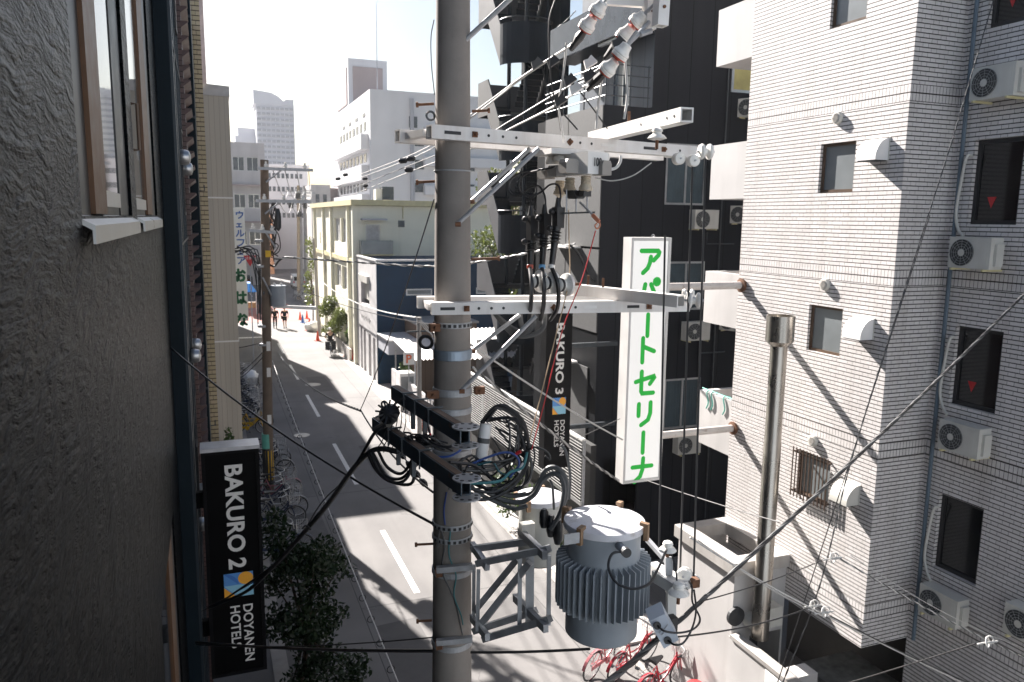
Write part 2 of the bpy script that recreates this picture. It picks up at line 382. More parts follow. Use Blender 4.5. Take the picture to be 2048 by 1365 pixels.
def leaf(name, c, hue=.0):
    g = NG(name); oi = g.noise(g.pos(), 3.5, 3); oj = g.noise(g.pos(), 30, 2)
    col = g.mix(g.ramp(oi, .3, .7), tuple(x*.6 for x in c), tuple(x*1.4 for x in c)); col = g.mix(g.M('MULTIPLY', g.ramp(oj, .4, .6), .4), col, (c[0]*1.6, c[1]*1.2, c[2]*.8))
    g.l(col, g.b.inputs['Base Color']); 
    tr = g.n('ShaderNodeBsdfTranslucent'); g.l(col, tr.inputs[0]); mx = g.n('ShaderNodeMixShader'); mx.inputs[0].default_value = .35
    g.l(g.b.outputs[0], mx.inputs[1]); g.l(tr.outputs[0], mx.inputs[2]); g.l(mx.outputs[0], g.t.nodes['Material Output'].inputs[0])
    return g.fin(.45, 0, .5)
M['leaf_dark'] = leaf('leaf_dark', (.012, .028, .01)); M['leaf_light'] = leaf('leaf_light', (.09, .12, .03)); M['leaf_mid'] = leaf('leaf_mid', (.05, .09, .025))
def leaves(mb, c, rad, n, size, rng):
    """n leaf faces spread through an uneven cloud"""
    c = np.array(c); rad = np.array(rad)
    d = rng.normal(size=(n, 3)); d /= np.linalg.norm(d, axis=1)[:, None]; rr = rng.random(n)**.45
    P = c+d*rr[:, None]*rad
    for p in P:
        a = V(rng.normal(size=3)).normalized(); b = a.cross(V(rng.normal(size=3))).normalized(); s_ = size*rng.uniform(.6, 1.3); p = V(p)
        mb.add([p-a*s_, p+b*s_*.45, p+a*s_, p-b*s_*.45], [(0, 1, 2, 3)])
def holewall(mb, o, U, Vv, N, w_, h_, holes, dep):
    """a wall rectangle with rectangular openings (u0,v0,u1,v1) and reveals going dep inwards"""
    o, U, Vv, N = V(o), V(U), V(Vv), V(N); us = sorted({0, w_, *[x for q in holes for x in (q[0], q[2])]}); vs = sorted({0, h_, *[x for q in holes for x in (q[1], q[3])]})
    P = lambda u, v, n=0: o+U*u+Vv*v-N*n
    for i in range(len(us)-1):
        for j in range(len(vs)-1):
            cu, cv = (us[i]+us[i+1])/2, (vs[j]+vs[j+1])/2
            if not any(q[0] < cu < q[2] and q[1] < cv < q[3] for q in holes):
                mb.quad(P(us[i], vs[j]), P(us[i+1], vs[j]), P(us[i+1], vs[j+1]), P(us[i], vs[j+1]))
    for a, b, c, d in holes:
        mb.quad(P(a, b), P(a, b, dep), P(c, b, dep), P(c, b)); mb.quad(P(a, d), P(c, d), P(c, d, dep), P(a, d, dep))
        mb.quad(P(a, b), P(a, d), P(a, d, dep), P(a, b, dep)); mb.quad(P(c, b), P(c, b, dep), P(c, d, dep), P(c, d))
def window(parent, o, U, Vv, N, a, b, c, d, dep, fm, gm, fr=.04, mull=0, rails=0, name='window', fd=.05):
    """window set into an opening: frame with a glass pane as its sub-part"""
    o, U, Vv, N = V(o), V(U), V(Vv), V(N); P = lambda u, v, n=0: o+U*u+Vv*v-N*n; mb = MB()
    def bar(u0, v0, u1, v1, n0=dep-fd, n1=dep):
        mb.hexa([P(u0, v0, n1), P(u1, v0, n1), P(u1, v1, n1), P(u0, v1, n1)], [P(u0, v0, n0), P(u1, v0, n0), P(u1, v1, n0), P(u0, v1, n0)])
    e = .002; a += e; b += e; c -= e; d -= e
    bar(a, b, a+fr, d); bar(c-fr, b, c, d); bar(a+fr, b, c-fr, b+fr); bar(a+fr, d-fr, c-fr, d)
    for k in range(mull):
        u = a+(c-a)*(k+1)/(mull+1); bar(u-fr*.5, b+fr, u+fr*.5, d-fr)
    for k in range(rails):
        v = b+(d-b)*(k+1)/(rails+1); bar(a+fr, v-fr*.25, c-fr, v+fr*.25, dep-fd*.7, dep-.004)
    f = mb.build(name, fm, parent)
    g_ = MB().quad(P(a+fr, b+fr, dep-.012), P(c-fr, b+fr, dep-.012), P(c-fr, d-fr, dep-.012), P(a+fr, d-fr, dep-.012)).build('pane', gm, f)
    return f
X_, Y_, Z_ = V((1, 0, 0)), V((0, 1, 0)), V((0, 0, 1))
# ================================================================ SETTING
MB().quad((-410, -55, 0), (410, -55, 0), (410, 510, 0), (-410, 510, 0)).build('road', M['asphalt'], kind='structure')
mb = MB(); mb.box((7.75, -6, -.3), (7.95, 62, .02)); mb.build('gutter', M['concrete'], kind='structure')
mb = MB(); mb.box((7.953, 13.5, -.3), (9.4, 62, .05)); mb.build('pavement', pm('pavement_concrete', (.45, .43, .41), .85, var=.15, sc=1.2, bump=.1, fine=.2), kind='structure')
mb = MB(); mb.box((.85, -6, -.3), (1.15, 62, .02)); mb.build('gutter', M['concrete'], kind='structure')
MB().quad((-9, 69.5, .006), (7.5, 69.5, .006), (7.5, 84, .006), (-9, 84, .006)).build('red_pavement', M['red_paving'], kind='structure')
mb = MB()
for a, b in ((8.0, 12.6), (17.33, 21.4), (25.6, 30.75), (35.3, 40.0), (44, 48.7), (53, 57.3), (92, 97), (102, 107)):
    mb.quad((4.3, a, .005), (4.45, a, .005), (4.45, b, .005), (4.3, b, .005))
mb.build('centre_line', M['white_line'], kind='structure')
for i, (x0, y0, x1, y1) in enumerate(((2.95, 6, 2.97, 62), (7.0, 6, 7.02, 62), (1.15, 24.9, 7.7, 24.93), (1.15, 38.6, 7.7, 38.63), (2.97, 17.0, 7.0, 17.02), (1.15, 52, 7.7, 52.04))):
    MB().quad((x0, y0, .003), (x1, y0, .003), (x1, y1, .003), (x0, y1, .003)).build('road_seam', pm('seam_tar', (.07, .07, .07), .8) if i == 0 else bpy.data.materials['seam_tar'], kind='structure')
for i, (x0, y0, x1, y1) in enumerate(((3.1, 13.6, 4.1, 16.2), (5.2, 26.5, 6.6, 30.2), (4.8, 40.5, 5.9, 44.6), (1.9, 20.5, 2.9, 23.5), (5.4, 15.0, 6.8, 16.4))):
    MB().quad((x0, y0, .002), (x1, y0+.1, .002), (x1-.05, y1, .002), (x0+.04, y1-.08, .002)).build('road_patch', pm('patch_asphalt', (.135, .13, .128), .9, var=.2, sc=2, fine=.4) if i == 0 else bpy.data.materials['patch_asphalt'], kind='structure')
mb = MB()
for y in (60.5, 86.5): mb.quad((1.6, y, .005), (4.2, y, .005), (4.2, y+.5, .005), (1.6, y+.5, .005))
mb.build('stop_line', M['white_line'], kind='structure')
mb = MB()
for c, r_ in (((4.98, 42.4), .42), ((3.3, 32.4), .33)):
    mb.lathe([(r_, .004), (r_, .012), (r_*.9, .013), (.01, .013)], (c[0], c[1], 0), n=24)
    o = mb.build('manhole_cover', pm('manhole_iron', (.3, .29, .28), .45, .5, var=.3, sc=8), label='pale round manhole cover in the '+('middle of the road beside the centre line' if r_ > .4 else 'shaded left lane near the bicycles'), category='manhole cover'); mb = MB()

# ================================================================ LEFT SIDE OF THE STREET
# dark plaster building beside the camera
XL = -.5
b = thing('plaster_building', 'dark grey building with rough ridged plaster wall and bronze windows close at the left', 'building', (XL-2, 4, 0))
mb = MB(); holes = [(4.88, 8.99, 7.35, 13.0), (7.78, 8.99, 10.45, 13.0), (7.78, 3.4, 10.3, 5.67)]
holewall(mb, (XL, -1.05, 0), Y_, Z_, X_, 11.85, 13.1, holes, .13)
mb.quad((XL, 10.8, 0), (-6, 10.8, 0), (-6, 10.8, 13.1), (XL, 10.8, 13.1)); mb.quad((XL, -1.05, 0), (-6, -1.05, 0), (-6, -1.05, 13.1), (XL, -1.05, 13.1)); mb.quad((XL, -1.05, 13.1), (-6, -1.05, 13.1), (-6, 10.8, 13.1), (XL, 10.8, 13.1))
mb.quad((-6, -1.05, 0), (-6, 10.8, 0), (-6, 10.8, 13.1), (-6, -1.05, 13.1))
wl = mb.build('wall', M['stucco'], b)
sash_glass = glass('sash_glass', (.05, .055, .06), .04)
def sash_window(y0, y1, z0, z1, stiles, gl, sillm=True):
    """bronze window in the reveal; stiles = brown sash uprights, gl = the glazed stretch"""
    f = MB(); q = lambda y, z, x0, x1, yy, zz: f.box((XL-x1, y, z), (XL-x0, yy, zz)); e = .002
    q(y0+e, z0+e, .03, .125, stiles[0][0] if stiles[0][0] < gl[0] else gl[0]-.001, z1-e); q(max(gl[1], stiles[-1][1])+.001, z0+e, .02, .125, y1-e, z1-e); q(gl[0], z0+e, .028, .125, gl[1], z0+.05); q(gl[0], z1-.07, .028, .125, gl[1], z1-e)
    fo = f.build('window', M['dark_frame'], b)
    for a_, c_ in stiles:
        MB().box((XL-.05, a_+.001, z0+.01), (XL-.006, c_, z1-.07)).build('sash', bpy.data.materials.get('bronze_sash') or pm('bronze_sash', (.11, .05, .02), .45, .1, var=.2, sc=9, streak=.3), fo)
    MB().box((XL-.04, gl[0], z0+.051), (XL-.016, gl[1], z0+.14)).build('bottom_rail', M['alu'], fo)
    g3 = MB(); g3.quad((XL-.026, gl[0], z0+.14), (XL-.026, gl[1], z0+.14), (XL-.026, gl[1], z1-.07), (XL-.026, gl[0], z1-.07)); g3.build('pane', sash_glass, fo)
    if sillm:
        s_ = MB(); s_.prism([(XL-.03, y0-.02, z0+.004), (XL+.05, y0-.02, z0-.04), (XL+.05, y0-.02, z0-.12), (XL+.038, y0-.02, z0-.12), (XL+.038, y0-.02, z0-.06), (XL-.03, y0-.02, z0-.02)], (0, y1-y0+.04, 0))
        s_.build('sill', M['alu'], fo)
sash_window(3.84, 6.28, 8.99, 13.0, [(4.36, 4.85)], (4.86, 5.7)); sash_window(6.75, 9.38, 8.99, 13.0, [(8.05, 8.75)], (6.95, 8.04)); sash_window(6.75, 9.23, 3.4, 5.67, [(8.1, 8.7)], (6.95, 8.09))
mb = MB(); mb.tube([(XL-.01, 6.9, 9.5), (XL+.03, 6.9, 9.5), (XL+.03, 6.9, 9.85), (XL-.01, 6.9, 9.85)], .012, 8); mb.build('window_handle', M['bronze'], b)
# navy panelled hotel
b = thing('panelled_building', 'dark navy panelled building carrying the vertical hotel sign at the left', 'building', (-2, 13, 0))
XN = -.34; mb = MB(); mb.box((-5, 10.86, 0), (XN, 15.0, 13.2)); mb.build('wall', M['navy_panel'], b)
mb = MB()
for y in (11.35, 12.0, 13.1, 13.7, 14.5): mb.box((XN, y, 0), (XN+.018, y+.04, 13.2))
mb.box((XN, 10.862, 0), (XN+.035, 11.0, 13.2)); mb.build('trim', pm('navy_trim', (.03, .04, .05), .35, .3), b)
mb = MB()
for z in (3.2, 5.9, 8.6, 11.2): mb.box((XN+.018, 10.9, z), (XN+.026, 15, z+.03))
mb.build('panel_joint', M['dark_frame'], b)
wn_ = []
for z in (4.0, 6.6, 9.0, 11.75):
    f = MB(); f.box((XN+.003, 13.15, z), (XN+.04, 13.68, z+1.3)); f = f.build('window', M['dark_frame'], b)
    MB().quad((XN+.042, 13.2, z+.05), (XN+.042, 13.63, z+.05), (XN+.042, 13.63, z+1.25), (XN+.042, 13.2, z+1.25)).build('pane', M['glass_dark'], f)
for y, z in ((12.39, 9.82), (14.28, 9.76), (12.95, 6.83), (14.3, 6.8), (12.6, 4.2), (14.3, 4.2)):
    mb = MB(); mb.lathe([(.1, 0), (.11, .02), (.11, .07), (.095, .12), (.05, .14), (.01, .145)], (XN+.02, y, z), (1, 0, 0), n=20); mb.build('vent_cap', M['alu'], b, smooth=True)
# pink tiled block
b = thing('tiled_building', 'narrow building with projecting pinkish brown tile courses beyond the navy building', 'building', (-2, 15.6, 0))
mb = MB(); mb.box((-5, 15.02, 0), (-.27, 16.2, 13.1)); mb.build('wall', M['tile_pink'], b)
mb = MB(); z = .4
while z < 12.9:
    mb.prism([(-.27, 15.03, z), (-.16, 15.03, z+.09), (-.16, 15.03, z+.11), (-.27, 15.03, z+.11)], (0, 1.1, 0)); z += .24
mb.build('tile_course', pm('pink_tile', (.1, .06, .056), .5, var=.2, sc=4), b)
b = thing('dark_block', 'narrow dark navy block between the pinkish tiles and the cream tiles', 'building', (-2, 17.5, 0))
mb = MB(); mb.box((-5, 16.22, 0), (-.12, 18.7, 13.05)); mb.build('wall', M['navy_panel'], b)
mb = MB()
for z in (3, 5.6, 8.2, 10.8, 12.6): mb.box((-.6, 16.19, z), (-.118, 16.219, z+.04))
for z in (4.5, 9.5): mb.tube([(-.12, 17.6, z), (-.02, 17.6, z), (-.02, 17.6, z+.12)], .012, 6)
mb.build('trim', M['dark_steel'], b)
b = thing('cream_tile_building', 'slender building edge clad in cream tiles beside the beige siding', 'building', (-2, 19.3, 0))
mb = MB(); mb.box((-5, 18.75, 0), (.045, 19.9, 14.2)); mb.build('wall', M['tile_cream'], b)
b = thing('beige_building', 'tall beige building with vertical metal siding behind the hotel sign', 'building', (-1, 21, 0))
mb = MB(); mb.box((-4, 20, 0), (.6, 22.4, 11.75)); mb.build('wall', M['beige'], b)
mb = MB(); mb.prism([(-4, 19.97, 12.2), (.62, 19.97, 11.98), (.62, 19.97, 11.75), (-4, 19.97, 11.75)], (0, 2.46, 0)); mb.build('parapet_cap', pm('grey_cap', (.45, .44, .44), .5), b)
mb = MB()
for z in (5.95, 9.4): mb.box((-4, 19.985, z), (.612, 22.4, z+.035))
mb.build('flashing', M['sign_white'], b)
b = thing('pink_tower', 'slim pale pink rooftop block with an antenna above the beige building', 'building', (-1, 28, 0))
mb = MB(); mb.box((-4, 25.5, 0), (.17, 29.5, 15.2)); mb.build('wall', pm('pale_pink', (.5, .42, .42), .8), b)
mb = MB(); mb.tube([(.0, 25.6, 15.2), (.0, 25.6, 16.0)], .02); mb.tube([(-.2, 25.6, 15.95), (.35, 25.6, 15.9)], .012); mb.build('antenna', M['far_grey'], b)
# low block, then two taller ones further up the left side (they throw the shade on the road)
b = thing('low_block', 'low concrete block behind the row of parked bicycles on the left', 'building', (-2, 30, 0))
mb = MB(); mb.box((-6, 24.2, 0), (.55, 36, 7.0)); mb.build('wall', M['concrete'], b)
b = thing('left_apartment', 'grey apartment block standing back from the road beyond the bicycles', 'building', (-3, 48, 0))
mb = MB(); mb.box((-9, 40.5, 0), (.9, 53, 12.3)); mb.build('wall', M['far_grey'], b)
# white block with the welfare sign
b = thing('sign_house', 'low pale house beside the welfare sign, mostly hidden by the beige building', 'building', (0, 58, 0))
XW = 1.55; mb = MB(); mb.box((-9, 55, 0), (XW-.1, 61.9, 11.9)); mb.build('wall', M['pale_wall'], b); MB().box((-9, 63, 0), (.9, 72, 9.2)).build('rear_wing', M['pale_wall'], b)
b = thing('white_apartment', 'white apartment block with dark windows and brown balconies behind the leftmost street pole', 'building', (0, 108, 0))
fq = 1.6875; mb = MB(); YQ = 108; hl = [((6.0+k*1.02)*fq, 9+(z-9)*fq, (6.85+k*1.02)*fq, 9+(z+1.05-9)*fq) for z in (12.4, 9.6, 6.8) for k in range(2)]
holewall(mb, (-4*fq, YQ, 0), X_, Z_, -Y_, 8.35*fq, 18.3, hl, .3)
mb.box((-4*fq, YQ+.31, 0), (4.35*fq, 122, 18.3)); mb.build('wall', pm('apartment_render', (.5, .48, .48), .8, var=.1, sc=.5, streak=.25), b)
for q in hl: window(b, (-4*fq, YQ, 0), X_, Z_, -Y_, q[0], q[1], q[2], q[3], .25, M['alu'], M['far_window'], .07, 1)
for z in (12.8, 8.15, 3.5): MB().box((2.9, YQ-1.2, z), (7.1, YQ-.01, z+.2)).build('balcony', M['far_brown'], b)
# signs on the left
sg = thing('welfare_sign', 'tall white vertical sign with blue katakana above green hiragana letters', 'sign', (2.1, 57, 1.8))
mb = MB(); a0 = at(470, 412, Y=57); a1 = at(494, 640, Y=57); mb.box((1.35, 57, 1.75), (2.42, 57.35, 9.55)); mb.build('board', M['sign_white'], sg)
# katakana and hiragana drawn as strokes on a 0..1 square (x right, y up)
def arc(cx, cy, r_, a0, a1, n=8, ry=None):
    ry = ry or r_; return [(cx+r_*math.cos(R(a0+(a1-a0)*k/n)), cy+ry*math.sin(R(a0+(a1-a0)*k/n))) for k in range(n+1)]
KANA = {
 'ア': [[(.06, .9), (.86, .9), (.92, .84), (.88, .72), (.66, .52)], [(.52, .66), (.48, .42), (.38, .2), (.16, .02)]],
 'パ': [[(.3, .82), (.24, .5), (.04, .1)], [(.58, .82), (.74, .5), (.88, .1)], arc(.86, .92, .1, 0, 360, 12)],
 'ー': [[(.5, .98), (.5, .02)]],
 'ト': [[(.3, 1), (.3, 0)], [(.3, .66), (.86, .44)]],
 'セ': [[(.02, .56), (.9, .76), (.93, .7), (.72, .44)], [(.3, .98), (.3, .16), (.36, .06), (.9, .06)]],
 'リ': [[(.22, .92), (.22, .42)], [(.8, .96), (.8, .5), (.7, .22), (.36, .02)]],
 'ナ': [[(.02, .64), (.98, .64)], [(.54, 1), (.52, .5), (.42, .22), (.14, .0)]],
 'ウ': [[(.5, 1), (.5, .82)], [(.12, .56), (.12, .8), (.88, .8), (.84, .5), (.62, .18), (.38, .02)]],
 'ェ': [[(.2, .62), (.8, .62)], [(.5, .62), (.5, .1)], [(.1, .1), (.9, .1)]],
 'ル': [[(.3, .9), (.28, .5), (.04, .06)], [(.56, .96), (.56, .08), (.72, .18), (.96, .44)]],
 'フ': [[(.1, .88), (.88, .88), (.82, .5), (.58, .16), (.26, .0)]],
 'お': [[(.06, .7), (.62, .74)], [(.32, .98), (.32, .1), (.2, .04), (.08, .18), (.2, .36), (.6, .5), (.82, .42), (.88, .24), (.76, .06), (.52, .02)], [(.74, .86), (.94, .7)]],
 'は': [[(.16, .96), (.1, .5), (.18, .04)], [(.36, .7), (.96, .72)], [(.7, .98), (.7, .16), (.54, .02), (.38, .1), (.44, .26), (.66, .24), (.96, .04)]],
 'な': [[(.06, .76), (.56, .8)], [(.36, .98), (.3, .66), (.08, .3)], [(.72, .9), (.94, .72)], [(.7, .58), (.7, .18), (.54, .04), (.38, .12), (.46, .26), (.68, .24), (.94, .06)]],
}
def kana(mb, ch, o, U, Vv, N, wd_, ht, sw, th):
    for k, st in enumerate(KANA[ch]):
        mb.stroke([(x*wd_, y*ht) for x, y in st], sw, o, U, Vv, N, th, lift=.0015*k)
y0 = 9.3
for i, ch in enumerate('ウェルフェア'):
    s_ = .42 if ch == 'ェ' else .54
    m_ = MB(); kana(m_, ch, (1.83-.02*i*0, 56.996, 8.83-.62*i), X_, Z_, -Y_, s_, .46 if ch != 'ェ' else .4, .085, .01)
    m_.build('letter', pm('sign_blue', (.04, .12, .4), .5) if i == 0 else bpy.data.materials['sign_blue'], sg)
for i, ch in enumerate('おはな'):
    m_ = MB(); kana(m_, ch, (1.66, 56.996, 4.55-1.55*i), X_, Z_, -Y_, .66, .8, .17, .01); m_.build('letter', M['green'] if i > 9 else pm('sign_green%d' % i, (.015, .12, .05), .5), sg)
# hotel sign on the left wall
XS0, XS1, YS = -.215, .535, 11.0; ZB, ZT = 2.5, 5.82
hs = thing('hotel_sign', 'black projecting hotel sign lettered BAKURO 2 beside the plaster wall at the lower left', 'sign', (.15, 11.1, ZB))
mb = MB(); mb.box((XS0, YS, ZB), (XS1, YS+.32, ZT)); mb.build('case', M['black_sign'], hs)
mb = MB(); fr = .045
for lo, hi in (((XS0, YS-.02, ZB), (XS0+fr, YS, ZT)), ((XS1-fr, YS-.02, ZB), (XS1, YS, ZT)), ((XS0+fr, YS-.02, ZB), (XS1-fr, YS, ZB+fr)), ((XS0+fr, YS-.02, ZT-fr), (XS1-fr, YS, ZT))): mb.box(lo, hi)
mb.build('frame', pm('sign_frame', (.008, .008, .009), .5, spec=.1), hs)
MB().box((XS0-.01, YS-.03, ZT), (XS1+.01, YS+.34, ZT+.05)).build('top_cap', pm('cap_alu', (.6, .6, .62), .35, .3), hs)
for z in (3.1, 5.0): MB().box((XN, YS+.1, z), (XS0, YS+.22, z+.22)).build('bracket', M['black_sign'], hs)
def hotel_face(par, o, U, Vv, N, wd_, ht, num, nm):
    """o = top-left of the face seen from the front, text turned to run downwards"""
    o, U, Vv, N = V(o), V(U), V(Vv), V(N)
    P = lambda x, y: o+U*(x*wd_)-Vv*(y*ht)
    cap = .215*wd_
    t1 = text_mb('BAKURO '+num, cap/.73*1.42, P(.4, .058), -Vv, U, N, .006, sx=ht*.405/(cap/.73*1.42*4.63)*1.1, bold=.012*wd_); t1.build('letter', nm, par)
    t2 = text_mb('DOYANEN', .135*wd_/.73*1.3, P(.615, .682), -Vv, U, N, .006, sx=1.0*ht/3.3, bold=.004*wd_); t2.build('letter', nm, par)
    t3 = text_mb('HOTELS', .135*wd_/.73*1.3, P(.385, .682), -Vv, U, N, .006, sx=1.0*ht/3.3, bold=.004*wd_); t3.build('letter', nm, par)
    lg = MB(); x0, x1, y0_, y1_ = .29, .81, .538, .645
    Q = lambda a, c_, h: P(x0+(x1-x0)*a, y0_+(y1_-y0_)*c_)+N*h
    lg.quad(Q(0, 0, .004), Q(1, 0, .004), Q(1, 1, .004), Q(0, 1, .004)); lo = lg.build('logo', pm('logo_blue', (.1, .3, .68), .5, var=.03), par)
    MB().poly([Q(0, .5, .006), Q(.5, .5, .006), Q(1, 0.56, .006), Q(1, 1, .006), Q(.45, 1, .006)]).build('logo_light', pm('logo_light', (.28, .58, .75), .5, var=.03), lo)
    MB().poly([Q(.74+.26*math.cos(k*math.pi/12), .25+.26*math.sin(k*math.pi/12), .008) for k in range(24)]).build('logo_sun', pm('logo_orange', (.9, .42, .04), .5, var=.03), lo)
    MB().poly([Q(0, .56, .0085), Q(.42, 1, .0085), Q(0, 1, .0085)]).build('logo_wedge', bpy.data.materials['logo_orange'], lo)
    MB().poly([Q(0, 0, .007)]+[Q(.5*math.cos(k*math.pi/12+math.pi/2)*-1, .5-.5*math.sin(k*math.pi/12+math.pi/2)*1, .007) for k in range(7)]).build('logo_arc', pm('logo_deep', (.06, .2, .58), .5, var=.03), lo)
hotel_face(hs, (XS0, YS-.001, ZT), X_, Z_, -Y_, XS1-XS0, ZT-ZB, '2', M['sign_white'])
# ================================================================ RIGHT SIDE OF THE STREET
# white tiled apartment house
XA, XC, YB = 9.4, 10.37, 8.655
b = thing('tiled_apartment', 'white brick tiled apartment house filling the right edge of the view', 'building', (12, 8, 0))
mb = MB(); zf = [12.07, 9.5, 6.88, 4.36]; HW = [(9.59, z, 10.34, z+.78) for z in zf]
ZBOT = 2.34
holewall(mb, (XA, YB, ZBOT), Y_, Z_, -X_, 3.6, 14.7, [(q[0]-YB, q[1]-ZBOT, q[2]-YB, q[3]-ZBOT) for q in HW], .1)
mb.quad((XA, YB, ZBOT), (XC, YB, ZBOT), (XC, YB, 17.04), (XA, YB, 17.04))
CW = [(7.58, z, 8.33, z+1.2) for z in (11.75, 9.02, 6.33, 3.72)]
CW += [(4.6, z, 5.6, z+1.2) for z in (11.75, 9.02, 6.33, 3.72)]
holewall(mb, (XC, -2, 0), Y_, Z_, -X_, YB+2, 17.04, [(q[0]+2, q[1], q[2]+2, q[3]) for q in CW], .12)
mb.quad((XA, YB, ZBOT), (16, YB, ZBOT), (16, 12.255, ZBOT), (XA, 12.255, ZBOT)); mb.quad((XA, 12.255, ZBOT), (16, 12.255, ZBOT), (16, 12.255, 17.04), (XA, 12.255, 17.04))
mb.quad((16, -2, 0), (16, 12.255, 0), (16, 12.255, 17.04), (16, -2, 17.04)); mb.poly([(XC, -2, 17.04), (16, -2, 17.04), (16, 12.255, 17.04), (XA, 12.255, 17.04), (XA, YB, 17.04), (XC, YB, 17.04)])
mb.quad((XC, -2, 0), (16, -2, 0), (16, -2, 17.04), (XC, -2, 17.04)); mb.build('wall', M['tile_white'], b)
mb = MB(); mb.quad((XC+.8, YB, 0), (XC+.8, 12.255, 0), (XC+.8, 12.255, ZBOT), (XC+.8, YB, ZBOT)); mb.quad((XC, YB, 0), (XC+.8, YB, 0), (XC+.8, YB, ZBOT), (XC, YB, ZBOT)); mb.build('garage_wall', pm('garage_dark', (.05, .05, .05), .8), b)
for q in HW:
    window(b, (XA, YB, 0), Y_, Z_, -X_, q[0]-YB, q[1], q[2]-YB, q[3], .09, M['bronze'], M['frosted'], .045, fd=.04)
for i, q in enumerate(CW):
    f = window(b, (XC, -2, 0), Y_, Z_, -X_, q[0]+2, q[1], q[2]+2, q[3], .11, M['dark_frame'], M['glass_dark'], .06, fd=.04)
    if i < 3:
        yc, zc = q[2]-.28, q[1]+.28
        MB().prism([(XC+.094, yc+.07, zc+.11), (XC+.094, yc-.07, zc+.11), (XC+.094, yc, zc-.05)], (-.004, 0, 0)).build('rescue_mark', M['red'], f)
        if i < 2:
            m_ = MB(); n_ = 14
            for k in range(n_):
                y_ = q[0]+.12+k*.036; m_.quad((XC+.1+.004*(k % 2), y_, q[1]+.45), (XC+.1+.004*((k+1) % 2), y_+.036, q[1]+.45), (XC+.1+.004*((k+1) % 2), y_+.036, q[3]-.1), (XC+.1+.004*(k % 2), y_, q[3]-.1))
            m_.build('curtain', pm('blue_curtain', (.06, .1, .13), .8) if i == 0 else bpy.data.materials['blue_curtain'], f)
# window grille on the lowest bathroom window
q = HW[3]; gr = MB(); y0, y1, z0, z1 = q[0]-.03, q[2]+.03, q[1]-.05, q[3]+.05
for k in range(11): gr.box((XA-.1, y0+(y1-y0)*k/10-.008, z0), (XA-.085, y0+(y1-y0)*k/10+.008, z1))
for z in (z0+.08, z1-.1): gr.box((XA-.085, y0-.01, z), (XA-.07, y1+.01, z+.03))
for y in (y0, y1-.02):
    for z in (z0+.08, z1-.1): gr.box((XA-.07, y, z), (XA, y+.02, z+.03))
gr.build('window_grille', pm('grille', (.09, .06, .045), .5, .3), b)
def hood(z):
    g = thing('exhaust_hood', 'HOOD', 'vent hood', (XA, 9.13, z), 'white exhaust hoods on the tiled wall'); m_ = MB(); w2 = .185
    pr = [(0, .16)]+[(.25*math.cos(R(a)), -.12+.28*math.sin(R(a))) for a in range(80, -1, -10)]+[(.25, -.16), (0, -.16)]
    m_.prism([(XA-.002-x, 9.13-w2, z+zz) for x, zz in pr], (0, 2*w2, 0)); m_.build('cover', M['plastic_white'] if z > 5 else M['ac_white'], g)
    m_ = MB(); m_.box((XA-.235, 9.13-w2+.02, z-.175), (XA-.02, 9.13+w2-.02, z-.161)); m_.build('louvre', M['ac_dark'], g)
    m_ = MB(); m_.box((XA-.012, 9.13-w2-.012, z-.165), (XA, 9.13-w2-.001, z+.17)); m_.build('flange', M['ac_white'], g); return g
for z, l in ((10.1, 'white exhaust hood on the sunlit tiled wall beside the highest fully visible bathroom window'), (7.42, 'white exhaust hood on the tiled wall beside the middle bathroom window near the steel flue'), (4.78, 'white exhaust hood crossed by the twisted cables beside the barred window')):
    hood(z)['label'] = l
for z, l in ((10.66, 'small round wall vent just below the upper dark tile band'), (8.02, 'small round wall vent above the middle bathroom window'), (5.38, 'small round wall vent above the barred window')):
    g = thing('round_vent', l, 'vent', (XA, 10.0, z), 'round vents on the tiled wall'); m_ = MB(); m_.lathe([(.1, 0), (.1, .03), (.09, .06), (.06, .065), (.01, .066)], (XA, 10, z), (-1, 0, 0), n=22); m_.build('cover', M['ac_white'], g, smooth=True)
    m_ = MB()
    for k in range(-3, 4): m_.box((XA-.075, 10-.07+abs(k)*.012, z+k*.02-.004), (XA-.064, 10.07-abs(k)*.012, z+k*.02+.004))
    m_.build('louvre', M['concrete'], g)
# balconies of the tiled apartment
for i, (z0, z1) in enumerate(((12.0, 13.05), (9.45, 10.5), (6.98, 8.02), (4.44, 5.55))):
    m_ = MB(); m_.box((9.42, 12.26, z0), (9.54, 13.36, z1)); m_.box((9.54, 13.24, z0), (12.5, 13.36, z1)); m_.box((9.54, 12.26, z0), (12.5, 13.24, z0+.14)); m_.build('balcony', M['pale_wall'], b)
m_ = MB()
for y in (12.5, 12.9, 13.05): m_.tube(cat([(9.55, y, 5.57), (9.41, y+.03, 5.57), (9.4, y-.04, 5.35), (9.4, y+.02, 5.22)]), .014, 6)
m_.tube([(9.45, 12.3, 5.58), (9.45, 13.3, 5.6)], .014, 6); tag(m_.build('towel', M['tape']), 'green cloth strips tied along the top edge of the lowest white balcony', 'cloth')
